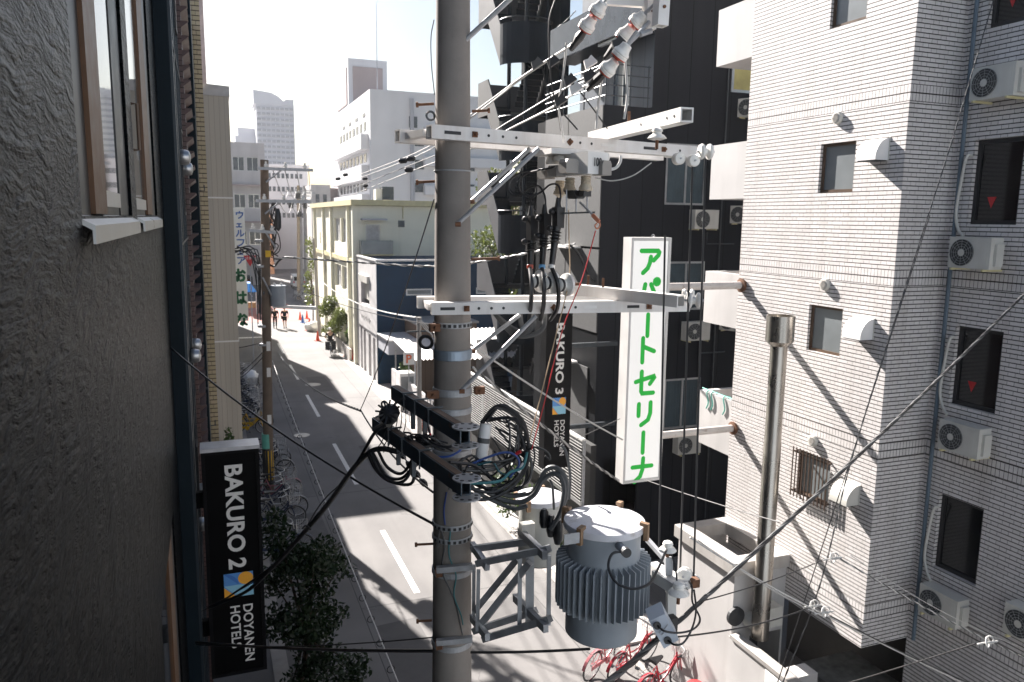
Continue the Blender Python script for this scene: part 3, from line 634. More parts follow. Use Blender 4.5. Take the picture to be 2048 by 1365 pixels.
# drain pipe and conduits in the recess
g = tag(MB().tube([(XC-.06, 8.48, 2.4), (XC-.06, 8.48, 16.9)], .03, 8).build('drain_pipe', pm('pipe_blue', (.1, .14, .18), .5)), 'blue grey drain pipe running down the shaded recess of the tiled wall', 'pipe')
def ac(name_mat='ac_white'):
    t = thing('air_conditioner', 'AC', 'air conditioner', (0, 0, 0)); w_, h_, d_ = .74, .5, .27
    m_ = MB(); m_.box((-w_/2, -d_/2, 0), (w_/2, d_/2, h_)); 
    m_.build('casing', M[name_mat], t)
    c = V((-.13, -d_/2, h_/2)); m_ = MB(); m_.lathe([(.215, 0), (.215, .006), (.01, .006)], c, (0, -1, 0), n=28); m_.build('fan_recess', M['ac_dark'], t)
    m_ = MB()
    for r_ in (.06, .1, .14, .18, .215): m_.torus(c+V((0, -.016, 0)), (0, 1, 0), r_, .0035, 28, 4)
    for k in range(12):
        a = k*math.pi/6; m_.beam(c+V((.05*math.cos(a), -.016, .05*math.sin(a))), c+V((.215*math.cos(a), -.016, .215*math.sin(a))), .005, .005)
    m_.build('fan_grille', pm('grille_grey', (.3, .31, .31), .5) if 'grille_grey' not in bpy.data.materials else bpy.data.materials['grille_grey'], t)
    m_ = MB(); m_.lathe([(.055, 0), (.055, .012), (.01, .014)], c+V((0, -.01, 0)), (0, -1, 0), n=18); m_.build('fan_hub', M[name_mat], t)
    m_ = MB(); m_.box((.12, -d_/2-.006, .06), (.33, -d_/2-.001, h_-.06)); m_.box((w_/2+.001, -.06, .05), (w_/2+.05, .1, .4)); m_.build('service_panel', M[name_mat], t)
    for x in (-w_/2+.08, w_/2-.1): MB().box((x, -d_/2-.04, -.035), (x+.035, d_/2+.12, -.001)).build('bracket', M['yellow_trim'], t)
    return t
AC0 = ac(); first = [True]
def put_ac(loc, rz, label, group=None, sc=1):
    o = AC0 if first[0] else copy_tree(AC0); first[0] = False
    place(o, loc, rz, label, sc); 
    if group: o['group'] = group
gA = 'air conditioners on the shaded tiled wall'
put_ac((XC-.22, 7.9, 10.72), -math.pi/2, 'white air conditioner under the topmost visible dark window of the tiled recess', gA, .88)
put_ac((XC-.22, 7.98, 8.4), -math.pi/2, 'white air conditioner under the window with the blue curtain and red triangle', gA, .88)
put_ac((XC-.22, 7.85, 5.72), -math.pi/2, 'white air conditioner hung below the teal window, above the twisted cable', gA, .88)
put_ac((XC-.22, 7.9, 3.1), -math.pi/2, 'white air conditioner crossed by thin wires under the lowest dark window', gA, .88)
put_ac((XC-.22, 6.55, 3.45), -math.pi/2, 'white air conditioner cut by the right edge near the bottom corner', gA, .88)
for (z, y) in ((9.7, 8.45), (7.05, 8.42), (4.4, 8.4)):
    m_ = MB(); m_.tube(cat([(XC-.02, y-.1, z+.3), (XC-.09, y-.08, z+.28), (XC-.07, y-.02, z), (XC-.07, y+.02, z-.5), (XC-.08, y-.05, z-.75), (XC-.15, y-.2, z-.85)]), .022, 8)
    tag(m_.build('conduit', M['ac_white']), {9.7: 'pale flexible conduit dropping beside the blue curtained window to its air conditioner', 7.05: 'pale flexible conduit beside the teal window in the tiled recess', 4.4: 'pale flexible conduit beside the lowest dark window of the recess'}[z], 'conduit', 'air conditioner conduits')
# annex in front of the tiled house
b = thing('annex', 'low grey annex with a hollow parapet roof below the tiled wall', 'building', (8.6, 11, 0))
AX, AY0, AY1 = 8.27, 10.42, 12.15; mb = MB()
holewall(mb, (AX, AY0, 0), X_, Z_, -Y_, XA-AX-.01, 2.97, [(.4, 0, 1.08, 1.75)], .6)
mb.quad((AX, AY0, 0), (AX, AY1, 0), (AX, AY1, 2.97), (AX, AY0, 2.97)); mb.quad((AX, AY1, 0), (XA-.01, AY1, 0), (XA-.01, AY1, 2.97), (AX, AY1, 2.97)); mb.quad((AX, AY0+.3, 2.7), (XA-.01, AY0+.3, 2.7), (XA-.01, AY1, 2.7), (AX, AY1, 2.7))
mb.build('wall', M['pale_wall'], b)
mb = MB(); o_ = .07; t_ = .2
for lo, hi in (((AX-o_, AY0-o_, 2.97), (AX+t_, AY1+o_, 3.2)), ((AX+t_, AY0-o_, 2.97), (XA-.01, AY0+t_, 3.2)), ((AX+t_, AY1-t_, 2.97), (XA-.01, AY1+o_, 3.2)), ((XA-.2, AY0+t_, 2.97), (XA-.01, AY1-t_, 3.2))): mb.box(lo, hi)
mb.build('parapet', pm('parapet_concrete', (.42, .4, .38), .85, var=.2, sc=2, streak=.3, dirt=(.2, .17, .13)), b)
mb = MB(); mb.quad((AX+.4, AY0+.58, 0), (XA-.05, AY0+.58, 0), (XA-.05, AY0+.58, 1.75), (AX+.4, AY0+.58, 1.75)); mb.build('shutter', M['ac_dark'], b)  # dark sheet in the opening, stands in for its unlit inside
p = thing('flue', 'tall stainless steel flue pipe with a wide cap in front of the tiled wall', 'pipe', (8.4, 10.1, 1.9))
c0, c1 = at(1520, 1238, Y=10.1), at(1562, 655, Y=10.1); cx_ = .5*(c0.x+c1.x)
mb = MB(); mb.tube([(cx_, 10.1, 1.9), (cx_, 10.1, 3.4), (cx_, 10.1, 3.41), (cx_, 10.1, 5.4), (cx_, 10.1, 5.41), (cx_, 10.1, 7.35)], [.15, .15, .143, .143, .136, .136], 24); mb.build('pipe', M['steel'], p, smooth=True)
mb = MB(); mb.lathe([(.14, 7.02), (.225, 7.1), (.225, 7.52), (.21, 7.52), (.21, 7.4), (.02, 7.38)], (cx_, 10.1, 0), n=26); mb.build('cap', M['steel'], p, smooth=True)
mb = MB(); mb.tube([(cx_, 10.1, 2.1), (cx_, 10.4, 2.1)], .14, 16); mb.box((cx_+.15, 10.08, 2.05), (cx_+.45, 10.415, 2.4)); mb.build('fan_box', M['ac_white'], p)
mb = MB(); mb.lathe([(.17, 0), (.17, .06), (.05, .08), (.01, .08)], (cx_-.3, 10.42, 2.2), (0, -1, 0), n=20); tag(mb.build('round_duct_fan', M['ac_dark']), 'dark round duct fan on the annex wall left of the flue', 'fan')
# low yard wall with a banner, and the concrete bin store
g = thing('yard_wall', 'low pale yard wall running forward from the annex corner', 'wall', (8.3, 9, 0))
MB().box((8.2, 7.2, 0), (8.34, 10.4, 1.85)).build('wall', M['pale_wall'], g); MB().box((8.17, 7.2, 1.85), (8.37, 10.33, 1.92)).build('coping', M['concrete'], g)
MB().box((8.42, 8.9, 0), (8.8, 9.2, 1.9)).build('gate_pillar', M['pale_wall'], g)
g = thing('banner', 'white banner with a pale blue swirl hung along the yard wall', 'banner', (8.19, 8.2, 1.2))
MB().box((8.175, 7.25, .9), (8.195, 9.4, 1.8)).build('cloth', M['sign_white'], g)
m_ = MB(); m_.poly([(8.172, 8.75+.2*math.cos(a), 1.4+.22*math.sin(a)*(.6+.4*math.cos(a))) for a in [k*math.pi/10 for k in range(20)]]); m_.build('swirl', pm('pale_blue', (.3, .45, .62), .6), g)
m_ = MB(); m_.poly([(8.17, 8.58+.1*math.cos(a), 1.52+.1*math.sin(a)) for a in [k*math.pi/8 for k in range(16)]]); m_.build('dot', pm('tan', (.55, .4, .2), .6), g)
g = thing('bin_store', 'flat topped grey concrete store by the garage at the lower right', 'store', (10.2, 9.5, 0))
MB().box((9.65, 8.95, 0), (10.75, 10.1, 1.12)).build('body', M['concrete'], g); MB().box((9.6, 8.9, 1.12), (10.8, 10.15, 1.2)).build('top', pm('mottled_top', (.2, .2, .19), .9, var=.5, sc=5, fine=.4), g)  # top mottled in darker and lighter grey
# vertical sign of the apartment
sg = thing('apartment_sign', 'tall white vertical sign lettered in green katakana held off the tiled wall', 'sign', (7.3, 12.1, 4.2))
SX0, SX1, SY, SZ0, SZ1 = 6.885, 7.695, 12.0, 4.24, 8.72
em = NG('sign_acrylic_glow'); em.b.inputs['Base Color'].default_value = (.78, .78, .76, 1); em.b.inputs['Emission Color'].default_value = (1, .97, .93, 1); em.b.inputs['Emission Strength'].default_value = .12; em.fin(.35)  # no lamp inside: slight glow stands in for sun shining through the acrylic
MB().box((SX0, SY, SZ0), (SX1, SY+.27, SZ1)).build('case', M['white_paint'], sg)
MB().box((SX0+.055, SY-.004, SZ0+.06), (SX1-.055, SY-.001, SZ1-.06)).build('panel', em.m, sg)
mb = MB(); k = .045
for lo, hi in (((SX0, SY-.02, SZ0), (SX0+k, SY, SZ1)), ((SX1-k, SY-.02, SZ0), (SX1, SY, SZ1)), ((SX0+k, SY-.02, SZ0), (SX1-k, SY, SZ0+k)), ((SX0+k, SY-.02, SZ1-k), (SX1-k, SY, SZ1))): mb.box(lo, hi)
mb.build('frame', M['white_paint'], sg)
vc = (515, 575, 637, 688, 753, 815, 872, 930)
for ch, v_ in zip('アパートセリーナ', vc):
    z = 8.55-(v_-489)*.00925; mb = MB(); wd_ = .42 if ch != 'ー' else .2
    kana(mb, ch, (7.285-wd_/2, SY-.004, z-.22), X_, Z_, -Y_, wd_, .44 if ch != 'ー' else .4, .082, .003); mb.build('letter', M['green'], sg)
MB().torus((7.4, SY+.13, SZ1+.03), (0, 1, 0), .025, .006, 12, 5).build('lifting_eye', M['galv'], sg)
for z in (7.83, 5.05):
    MB().cyl((SX1, 12.12, z), (9.37, 12.12, z), .07, n=16).build('arm', pm('arm_white', (.62, .58, .55), .5, var=.15, sc=3, dirt=(.2, .09, .05)) if z > 7 else bpy.data.materials['arm_white'], sg, smooth=True)
    m_ = MB(); m_.lathe([(.11, 0), (.13, .03), (.13, .06), (.07, .07)], (9.4, 12.12, z), (-1, 0, 0), n=18); m_.build('flange', M['rust'], sg)
# black hotel building with outside stairs
b = thing('black_building', 'black panelled building behind the apartment sign with terraces and windows', 'building', (12, 19, 0))
XF = 8.9; YF = 17.0
BW = [(10.66, 9.42, 11.84, 10.92), (10.84, 6.75, 11.95, 8.0), (10.9, 3.6, 12.0, 4.95)]
mb = MB(); holewall(mb, (XF, YF, 0), X_, Z_, -Y_, 6, 11.72, [(q[0]-XF, q[1], q[2]-XF, q[3]) for q in BW]+[(.28, 0, 1.3, 3.0)], .1)
mb.quad((10.2, YF, 11.72), (14.9, YF, 11.72), (14.9, YF, 18), (10.2, YF, 18))
mb.quad((14.9, YF, 0), (14.9, 21, 0), (14.9, 21, 18), (14.9, YF, 18)); mb.quad((10.2, 21, 0), (14.9, 21, 0), (14.9, 21, 18), (10.2, 21, 18)); mb.quad((10.2, YF, 18), (14.9, YF, 18), (14.9, 21, 18), (10.2, 21, 18)); mb.quad((XF, YF, 11.72), (10.2, YF, 11.72), (10.2, 21, 11.72), (XF, 21, 11.72))
mb.quad((XF, 21, 0), (10.2, 21, 0), (10.2, 21, 11.72), (XF, 21, 11.72)); mb.build('wall', M['black_siding'], b)
mb = MB(); mb.box((XF-.03, YF+.02, 6.25), (XF, 20.4, 8.3)); mb.box((XF-.03, YF+.02, 8.36), (XF, 20.4, 11.72)); mb.box((XF-.03, YF+.45, 3.4), (XF, 20.4, 5.3)); mb.build('stone_panel', M['grey_stone'], b)
mb = MB(); mb.box((XF-.034, 18.9, 0), (XF-.001, 18.94, 11.7)); mb.build('panel_joint', M['dark_frame'], b)
mb = MB(); holewall(mb, (10.2, 17.002, 11.74), Y_, Z_, -X_, 4, 6.2, [(1.15, .2, 2.0, 1.9)], .1); mb.build('terrace_wall', M['grey_siding'], b)
window(b, (10.2, 17.0, 11.74), Y_, Z_, -X_, 1.15, .2, 2.0, 1.9, .09, M['alu'], M['frosted'], .04, 1)
mb = MB(); mb.quad((XF, YF+.4, 0), (XF, 21, 0), (XF, 21, 11.7), (XF, YF+.4, 11.7)); mb.quad((XF, YF, 3.0), (XF, YF+.4, 3.0), (XF, YF+.4, 11.7), (XF, YF, 11.7)); mb.build('street_wall', M['black_panel'], b)
for i, q in enumerate(BW):
    f = window(b, (XF, YF, 0), X_, Z_, -Y_, q[0]-XF, q[1], q[2]-XF, q[3], .05, M['alu'], M['far_window'], .05, 1)
    m_ = MB(); n_ = 22
    for k in range(n_):
        x = q[0]+.06+k*(q[2]-q[0]-.12)/n_; x2 = q[0]+.06+(k+1)*(q[2]-q[0]-.12)/n_; ya, yb_ = YF+.037-.008*(k % 2), YF+.037-.008*((k+1) % 2)
        m_.quad((x, ya, q[1]+.06), (x2, yb_, q[1]+.06), (x2, yb_, q[3]-.06), (x, ya, q[3]-.06))
    m_.build('curtain', pm('teal_curtain', (.05, .075, .09), .8) if i == 0 else bpy.data.materials['teal_curtain'], f)
for z in (5.32, 8.3, 3.38): MB().box((XF-.45, 18.0, z), (XF-.034, 19.4, z+.05)).build('canopy', M['white_paint'], b)
MB().box((9.4, 16.3, 13.45), (9.46, 21.4, 14.35)).build('terrace_guard', pm('guard_gloss', (.05, .06, .075), .12, .3), b)
MB().box((9.46, 17.02, 13.45), (10.2, 21.4, 13.6)).build('terrace_slab', M['stair_black'], b)
MB().box((9.5, 17.6, 13.38), (9.62, 18.6, 13.44)).build('pale_strip', pm('strip_white', (.8, .8, .78), .4), b)  # pale strip under the terrace slab
for k in range(4):
    z = 11.95+k*.24; MB().tube([(XF+.05, 20.6, z), (XF+.05, YF+.05, z), (10.15, YF+.05, z)], .016, 6).build('rail', M['dark_steel'], b)
for x, y in ((XF+.05, 20.5), (XF+.05, 19.4), (XF+.05, 18.2), (XF+.05, YF+.05), (9.6, YF+.05), (10.1, YF+.05)): MB().tube([(x, y, 11.72), (x, y, 12.7)], .018, 6).build('rail_post', M['dark_steel'], b)
gB = 'air conditioners on the black wall'
for x, z, l in ((11.68, 8.83, 'white air conditioner below the upper teal curtained window of the black wall'), (11.6, 6.0, 'white air conditioner on the black wall right of the vertical sign, between two windows'), (11.5, 3.0, 'pale air conditioner low on the black wall beside the lower sign arm')):
    put_ac((x, YF-.25, z), 0, l, gB, .95)
for x, z in ((12.95, 11.65), (12.9, 8.98), (12.75, 6.2)): put_ac((x, YF-.25, z), R(-65), {11.65: 'air conditioner half hidden under the topmost white balcony', 8.98: 'air conditioner half hidden behind the tiled corner below the second balcony', 6.2: 'small air conditioner peeking from behind the tiled corner, under the third balcony'}[z], gB, .9)
m_ = MB()
for pts in ([(11.95, 16.97, 8.75), (11.95, 16.97, 8.45), (12.8, 16.97, 8.45)], [(11.9, 16.97, 5.95), (11.9, 16.97, 5.6), (12.7, 16.97, 5.6)], [(12.35, 16.97, 1), (12.35, 16.97, 13.2)]): m_ = MB().tube(pts, .02, 6); tag(m_.build('wall_pipe', M['dark_steel']), {8.75: 'thin dark pipe turning below the upper air conditioner on the black wall', 5.95: 'thin dark pipe turning below the lower air conditioner on the black wall', 1: 'long thin vertical pipe on the black wall behind the white balconies'}[pts[0][2]], 'pipe')
f = MB().box((12.45, YF-.03, 12.25), (13.4, YF-.001, 13.3)).build('window', M['alu'], b); MB().quad((12.52, YF-.034, 12.32), (13.33, YF-.034, 12.32), (13.33, YF-.034, 13.23), (12.52, YF-.034, 13.23)).build('blind', pm('olive_blind', (.42, .38, .16), .8), f)
# stairs
st = thing('outdoor_stairs', 'black steel switchback stairs with curved solid landings beside the black building', 'stairs', (9.8, 26, 0))
xs0, xs1, ys0, ys1 = 9.3, 11.1, 25.3, 26.5; xm = (xs0+xs1)/2; rr = (xs1-xs0)/2; FH = 3.1
zl = [3.1, 6.2, 9.3, 12.4, 15.5, 18.6]
lit = pm('stair_sunlit', (.09, .09, .095), .45, .2, var=.15)  # stair black made lighter, sunlight on the guards put into the colour
for k in range(6):
    z = zl[k]-1.1     # landing level
    m_ = MB(); n_ = 14
    pr = [(xm+rr*math.cos(a), ys0+rr*.95*math.sin(a)) for a in [math.pi+math.pi*i/n_ for i in range(n_+1)]]
    for i in range(n_):
        (xa, ya), (xb, yb2) = pr[i], pr[i+1]; ca, cb = V((xa-xm, ya-ys0, 0)).normalized()*.04, V((xb-xm, yb2-ys0, 0)).normalized()*.04
        m_.hexa([(xa, ya, z-.35), (xb, yb2, z-.35), (xb-cb.x, yb2-cb.y, z-.25), (xa-ca.x, ya-ca.y, z-.25)], [(xa, ya, z+.95), (xb, yb2, z+.95), (xb-cb.x, yb2-cb.y, z+.95), (xa-ca.x, ya-ca.y, z+.95)])
    m_.build('landing_guard', M['stair_black'], st, smooth=True)
    m_ = MB(); m_.prism([(x, y, z-.12) for x, y in pr], (0, 0, .1)); m_.build('landing', M['stair_black'], st)
    m_ = MB()
    for i in range(n_): m_.tube([(pr[i][0], pr[i][1], z+1.1), (pr[i+1][0], pr[i+1][1], z+1.1)], .02, 5)
    m_.build('handrail', M['dark_steel'], st)
    # left flight rises away from the landing, right flight comes back one half storey higher
    for (x0_, x1_, za, zb_, nm) in ((xs0, xm-.03, z, z+FH/2, 'flight'), (xm+.03, xs1, z+FH, z+FH/2, 'flight')):
        m_ = MB(); ns = 9
        for i in range(ns):
            ya, yb2 = ys0+(ys1-ys0)*i/ns, ys0+(ys1-ys0)*(i+1)/ns; zz = za+(zb_-za)*(i+.5)/ns
            m_.box((x0_+.05, ya, zz-.03), (x1_-.05, yb2+.02, zz)); m_.box((x0_+.05, yb2 if zb_ > za else ya, zz), (x1_-.05, (yb2 if zb_ > za else ya)+.015, zz+abs(zb_-za)/ns-.03))
        m_.build('flight', M['stair_black'], st)
        m_ = MB(); xg = x0_ if x0_ == xs0 else x1_-.04
        m_.hexa([(xg, ys0, za-.3), (xg+.04, ys0, za-.3), (xg+.04, ys1, zb_-.3), (xg, ys1, zb_-.3)], [(xg, ys0, za+.95), (xg+.04, ys0, za+.95), (xg+.04, ys1, zb_+.95), (xg, ys1, zb_+.95)]); m_.build('flight_guard', lit, st)
    m_ = MB(); zb_ = z+FH/2; m_.box((xs0, ys1, zb_-.1), (xs1, ys1+1, zb_)); m_.box((xs0, ys1+1, zb_-.25), (xs1, ys1+1.04, zb_+.95)); m_.box((xs0-.001, ys1, zb_-.25), (xs0+.039, ys1+1, zb_+.95)); m_.build('rear_landing', lit, st)
for x, y in ((xm, ys0-.1), (xm, ys1+.3), (xs1-.1, ys0)): MB().cyl((x, y, 0), (x, y, 19), .07, n=10).build('column', M['stair_black'], st)
MB().box((11.15, 24.6, 0), (11.5, 28, 18)).build('screen_wall', M['navy_panel'], st)
for k in range(4): MB().tube(cat([(xs1-.2, ys0-.8, 14.4+.26*k), (10.6, 23, 14.3+.26*k), (10.2, 21.45, 14.2+.26*k)]), .015, 5).build('link_rail', M['dark_steel'], st)
# hotel sign on the black building
hs = thing('hotel_sign', 'black vertical hotel sign lettered BAKURO 3 on the black building across the street', 'sign', (7.6, 16.5, 3.1))
HX0, HX1, HY = 7.25, 7.92, 16.4; MB().box((HX0, HY, 3.1), (HX1, HY+.32, 6.86)).build('case', pm('sign_case', (.008, .008, .009), .5, spec=.1), hs)
hotel_face(hs, (HX0, HY-.002, 6.86), X_, Z_, -Y_, HX1-HX0, 3.76, '3', M['sign_white'])
for z in (4.0, 6.0): MB().box((HX1, HY+.1, z), (XF+.3, HY+.2, z+.1)).build('bracket', M['dark_steel'], hs)
# louvred fence along the parking
fn = thing('louvre_fence', 'slatted metal fence with many thin horizontal louvres right of the main pole', 'fence', (8.2, 21, 0))
MB().box((8.21, 16.3, 2.1), (8.25, 26.3, 2.17)).build('bottom_rail', M['alu'], fn)
n_ = 20
for k in range(n_): MB().box((8.195, 16.3, 2.2+k*.076), (8.215, 26.3, 2.212+k*.076)).build('louvre', pm('louvre_grey', (.4, .4, .39), .5) if not k else bpy.data.materials['louvre_grey'], fn)
for y in (16.3, 18.8, 21.3, 23.8, 26.26): MB().box((8.255, y, 0), (8.31, y+.05, 3.74)).build('post', M['galv'], fn)
MB().box((8.19, 16.28, 3.74), (8.3, 26.35, 3.79)).build('top_rail', M['white_paint'], fn)
MB().box((8.45, 16.3, 0), (8.6, 26.3, 3.6)).build('dark_backing', pm('fence_gap_dark', (.03, .03, .03), .8), fn)  # added dark sheet, stands in for the darkness behind the louvres
def corr(name, label, x0, x1, y0, y1, z0, z1, mat, frame=True):
    t = thing(name, label, 'roof', ((x0+x1)/2, y0, 0)); m_ = MB(); n = int((x1-x0)/.045); P = []
    for i in range(n+1):
        x = x0+(x1-x0)*i/n; h = .04*math.sin(i*math.pi/2); P.append((x, h))
    for i in range(n):
        (xa, ha), (xb, hb) = P[i], P[i+1]; m_.hexa([(xa, y0, z0+ha), (xb, y0, z0+hb), (xb, y1, z1+hb), (xa, y1, z1+ha)], [(xa, y0, z0+ha+.012), (xb, y0, z0+hb+.012), (xb, y1, z1+hb+.012), (xa, y1, z1+ha+.012)])
    m_.build('sheet', mat, t)
    for x in (x0+.1, x1-.15):
        for y, z in ((y0+.1, z0), (y1-.1, z1)): MB().box((x, y, 0), (x+.06, y+.06, z-.05)).build('post', M['galv'], t)
    return t
corr_m = pm('corrugated_sheet', (.62, .58, .55), .6, var=.12, sc=2, dirt=(.35, .28, .22))
corr('carport_roof', 'pale corrugated carport roof between the main pole and the black stairs', 8.5, 13, 26.8, 31, 3.9, 4.4, corr_m)
corr('shed_roof', 'small corrugated shed roof left of the main pole by the navy building', 8.45, 12.5, 34, 38.2, 2.62, 2.95, corr_m)
g = thing('brown_shed', 'brown plank shed wall under the corrugated roof beside the navy building', 'shed', (11, 39, 0))
MB().box((9.8, 38.5, 0), (13, 41.2, 3.6)).build('wall', siding('brown_planks', (.2, .13, .09), .3), g); MB().box((9.7, 38.4, 3.6), (13.1, 41.25, 3.7)).build('roof', M['concrete'], g)
g = thing('block_wall', 'pale concrete yard wall behind the parking sign', 'wall', (8.4, 33, 0)); MB().box((8.42, 30.5, 0), (8.55, 38.4, 1.45)).build('wall', M['pale_wall'], g)
for y in (30.5, 33.1, 35.7): MB().box((8.38, y, 0), (8.6, y+.2, 1.55)).build('pillar', M['pale_wall'], g)
g = thing('parking_sign', 'white square sign with a red letter P on a thin post', 'sign', (8.0, 32.9, 0))
c = at(818, 718, Y=32.9); MB().box((c.x-.24, 32.9, c.z-.27), (c.x+.24, 32.93, c.z+.27)).build('board', M['sign_white'], g); text_mb('P', .52, (c.x-.15, 32.9, c.z-.18), X_, Z_, -Y_, .004, bold=.012).build('letter', M['orange'], g); MB().tube([(c.x, 32.95, 0), (c.x, 32.95, c.z+.2)], .025, 6).build('post', M['galv'], g)
g = thing('vending_box', 'white upright cabinet at the edge of the pavement by the grey shopfront', 'cabinet', (8.1, 35, 0)); c = at(790, 745, Y=36); MB().box((8.05, 34.9, .05), (8.75, 35.7, 1.85)).build('body', M['sign_white'], g); MB().box((8.1, 34.88, .9), (8.7, 34.899, 1.7)).build('panel', M['frosted'], g)
for dx, dz in ((0, .0), (.1, .38)):
    m_ = MB(); x, y, z = 8.1+dx, 31.4, .05+dz; m_.box((x, y, z), (x+.36, y+.5, z+.04))
    for a, bb in (((x, y, z), (x+.03, y+.5, z+.32)), ((x+.33, y, z), (x+.36, y+.5, z+.32))): m_.box(a, bb)
    for k in range(3): m_.box((x+.03, y, z+.06+k*.1), (x+.33, y+.03, z+.11+k*.1)); m_.box((x+.03, y+.47, z+.06+k*.1), (x+.33, y+.5, z+.11+k*.1))
    tag(m_.build('crate', pm('crate_red', (.4, .07, .04), .5) if not dx else bpy.data.materials['crate_red']), 'red plastic crate on the pavement, '+('bottom one of the pair' if not dx else 'stacked on top of the other'), 'crate', 'red crates on the pavement')
# grey tiled and navy sided building
b = thing('navy_building', 'two storey building with grey tiled front and navy blue side wall', 'building', (12, 44, 0))
mb = MB(); DW = [(.55, 0, 1.2, 2.45), (1.75, 0, 2.5, 2.5), (3.3, 0, 4.0, 2.55), (4.35, 0, 5.0, 2.6), (2.1, 4.05, 4.6, 5.55)]
holewall(mb, (8.3, 41.3, 0), Y_, Z_, -X_, 6, 6.7, DW, .25); mb.build('front_wall', M['grey_tile'], b)
mb = MB(); mb.quad((8.3, 41.3, 0), (17, 41.3, 0), (17, 41.3, 6.7), (8.3, 41.3, 6.7)); mb.quad((8.3, 41.3, 6.7), (17, 41.3, 6.7), (17, 47.3, 6.7), (8.3, 47.3, 6.7)); mb.quad((17, 41.3, 0), (17, 47.3, 0), (17, 47.3, 6.7), (17, 41.3, 6.7)); mb.build('side_wall', M['navy_blue'], b)
mb = MB(); mb.box((8.25, 41.25, 6.7), (17.1, 41.4, 6.8)); mb.box((8.25, 41.4, 6.7), (8.4, 47.3, 6.8)); mb.box((8.27, 41.27, 0), (8.299, 41.299, 6.7)); mb.build('trim', M['sign_white'], b)
for q in DW[:4]: MB().quad((8.54, 41.3+q[0], 0), (8.54, 41.3+q[2], 0), (8.54, 41.3+q[2], q[3]), (8.54, 41.3+q[0], q[3])).build('door', M['navy_panel'], b)
f = MB().box((8.15, 43.3, 5.35), (8.299, 46.0, 5.75)).build('shutter_box', M['ac_white'], b)
MB().box((8.5, 43.42, 4.3), (8.53, 45.88, 5.5)).build('shutter', M['ac_white'], b)
for x in (9.9, 11.95, 13.9): f = MB().box((x, 41.255, 4.85), (x+1.45, 41.299, 5.2)).build('slit_window', M['sign_white'], b); MB().box((x+.07, 41.25, 4.92), (x+1.38, 41.254, 5.13)).build('pane', M['frosted'], f)
m_ = MB(); m_.box((8.32, 38.6, 2.1), (10.6, 41.24, 2.8)); m_.build('porch', M['far_grey'], b); MB().box((8.25, 38.5, 2.8), (10.7, 41.24, 2.88)).build('porch_top', M['sign_white'], b)
m_ = MB()
for k, (y, zz, h) in enumerate(((45.7, 3.15, .22), (45.35, 3.2, .12), (45.0, 3.1, .3), (44.6, 3.2, .15), (44.3, 3.15, .26), (43.9, 3.12, .2), (43.5, 3.1, .3), (43.2, 3.2, .12))): m_ = MB().box((8.29, y-.04, zz), (8.299, y+.04, zz+h)).build('lettering', M['dark_frame'], b)
# pale yellow building
b = thing('yellow_building', 'pale yellow two storey building with pilasters and tall windows', 'building', (12, 57, 0))
YW = [(2.55, 7.35, 5.45, 8.95), (5.75, 7.35, 8.5, 8.95), (2.55, 4.25, 5.45, 5.8), (5.75, 4.25, 8.5, 5.8), (13.6, 8.0, 14.3, 9.1), (15.6, 6.9, 16.2, 7.8), (12.8, 4.8, 13.5, 6.0), (2.55, 1.2, 5.2, 2.7)]
mb = MB(); holewall(mb, (8.3, 47.4, 0), Y_, Z_, -X_, 19.2, 9.7, YW, .25); mb.quad((8.3, 66.6, 0), (17.4, 66.6, 0), (17.4, 66.6, 9.7), (8.3, 66.6, 9.7)); mb.quad((8.3, 47.4, 9.7), (17.4, 47.4, 9.7), (17.4, 66.6, 9.7), (8.3, 66.6, 9.7)); mb.quad((17.4, 47.4, 0), (17.4, 66.6, 0), (17.4, 66.6, 9.7), (17.4, 47.4, 9.7))
holewall(mb, (8.3, 47.4, 0), X_, Z_, -Y_, 9.1, 9.7, [(.62, 6.85, 1.5, 8.6)], .15); mb.build('wall', M['yellow_wall'], b)
for q in YW: window(b, (8.3, 47.4, 0), Y_, Z_, -X_, q[0], q[1], q[2], q[3], .2, M['alu'], M['curtain'] if q[2]-q[0] > 1 else M['far_window'], .07, 1 if q[2]-q[0] > 1 else 0, 1)
window(b, (8.3, 47.4, 0), X_, Z_, -Y_, .62, 6.85, 1.5, 8.6, .12, M['alu'], M['curtain'], .07, 0, 1, name='door')
MB().box((8.0, 47.1, 9.72), (17.7, 66.9, 10.05)).build('cornice', M['yellow_trim'], b)
for y in (47.42, 49.4, 56.6, 60.6, 65.9): MB().box((8.12, y, 0), (8.299, y+.35, 9.71)).build('pilaster', M['yellow_wall'], b)
MB().box((8.16, 47.8, 6.2), (8.298, 66.6, 6.5)).build('string_course', M['yellow_trim'], b)
MB().box((8.6, 46.7, 8.85), (10.1, 47.39, 8.95)).build('canopy', M['far_grey'], b)
m_ = MB(); m_.box((8.5, 46.6, 6.75), (10.4, 47.39, 6.84)); m_.build('balcony', M['yellow_trim'], b)
for lo, hi in (((8.5, 46.6, 6.84), (10.4, 46.63, 7.65)), ((8.5, 46.63, 6.84), (8.53, 47.39, 7.65)), ((10.37, 46.63, 6.84), (10.4, 47.39, 7.65))): MB().box(lo, hi).build('balcony_panel', glass('balcony_panel', (.3, .33, .33), .2) if lo[0] == 8.5 and lo[1] == 46.6 else bpy.data.materials['balcony_panel'], b)
MB().box((10.9, 47.36, 8.45), (11.3, 47.399, 8.85)).build('vent', M['far_window'], b)
MB().tube([(11.2, 47.35, 9.7), (11.2, 47.35, 8.95)], .03, 6).build('pipe', M['yellow_trim'], b)
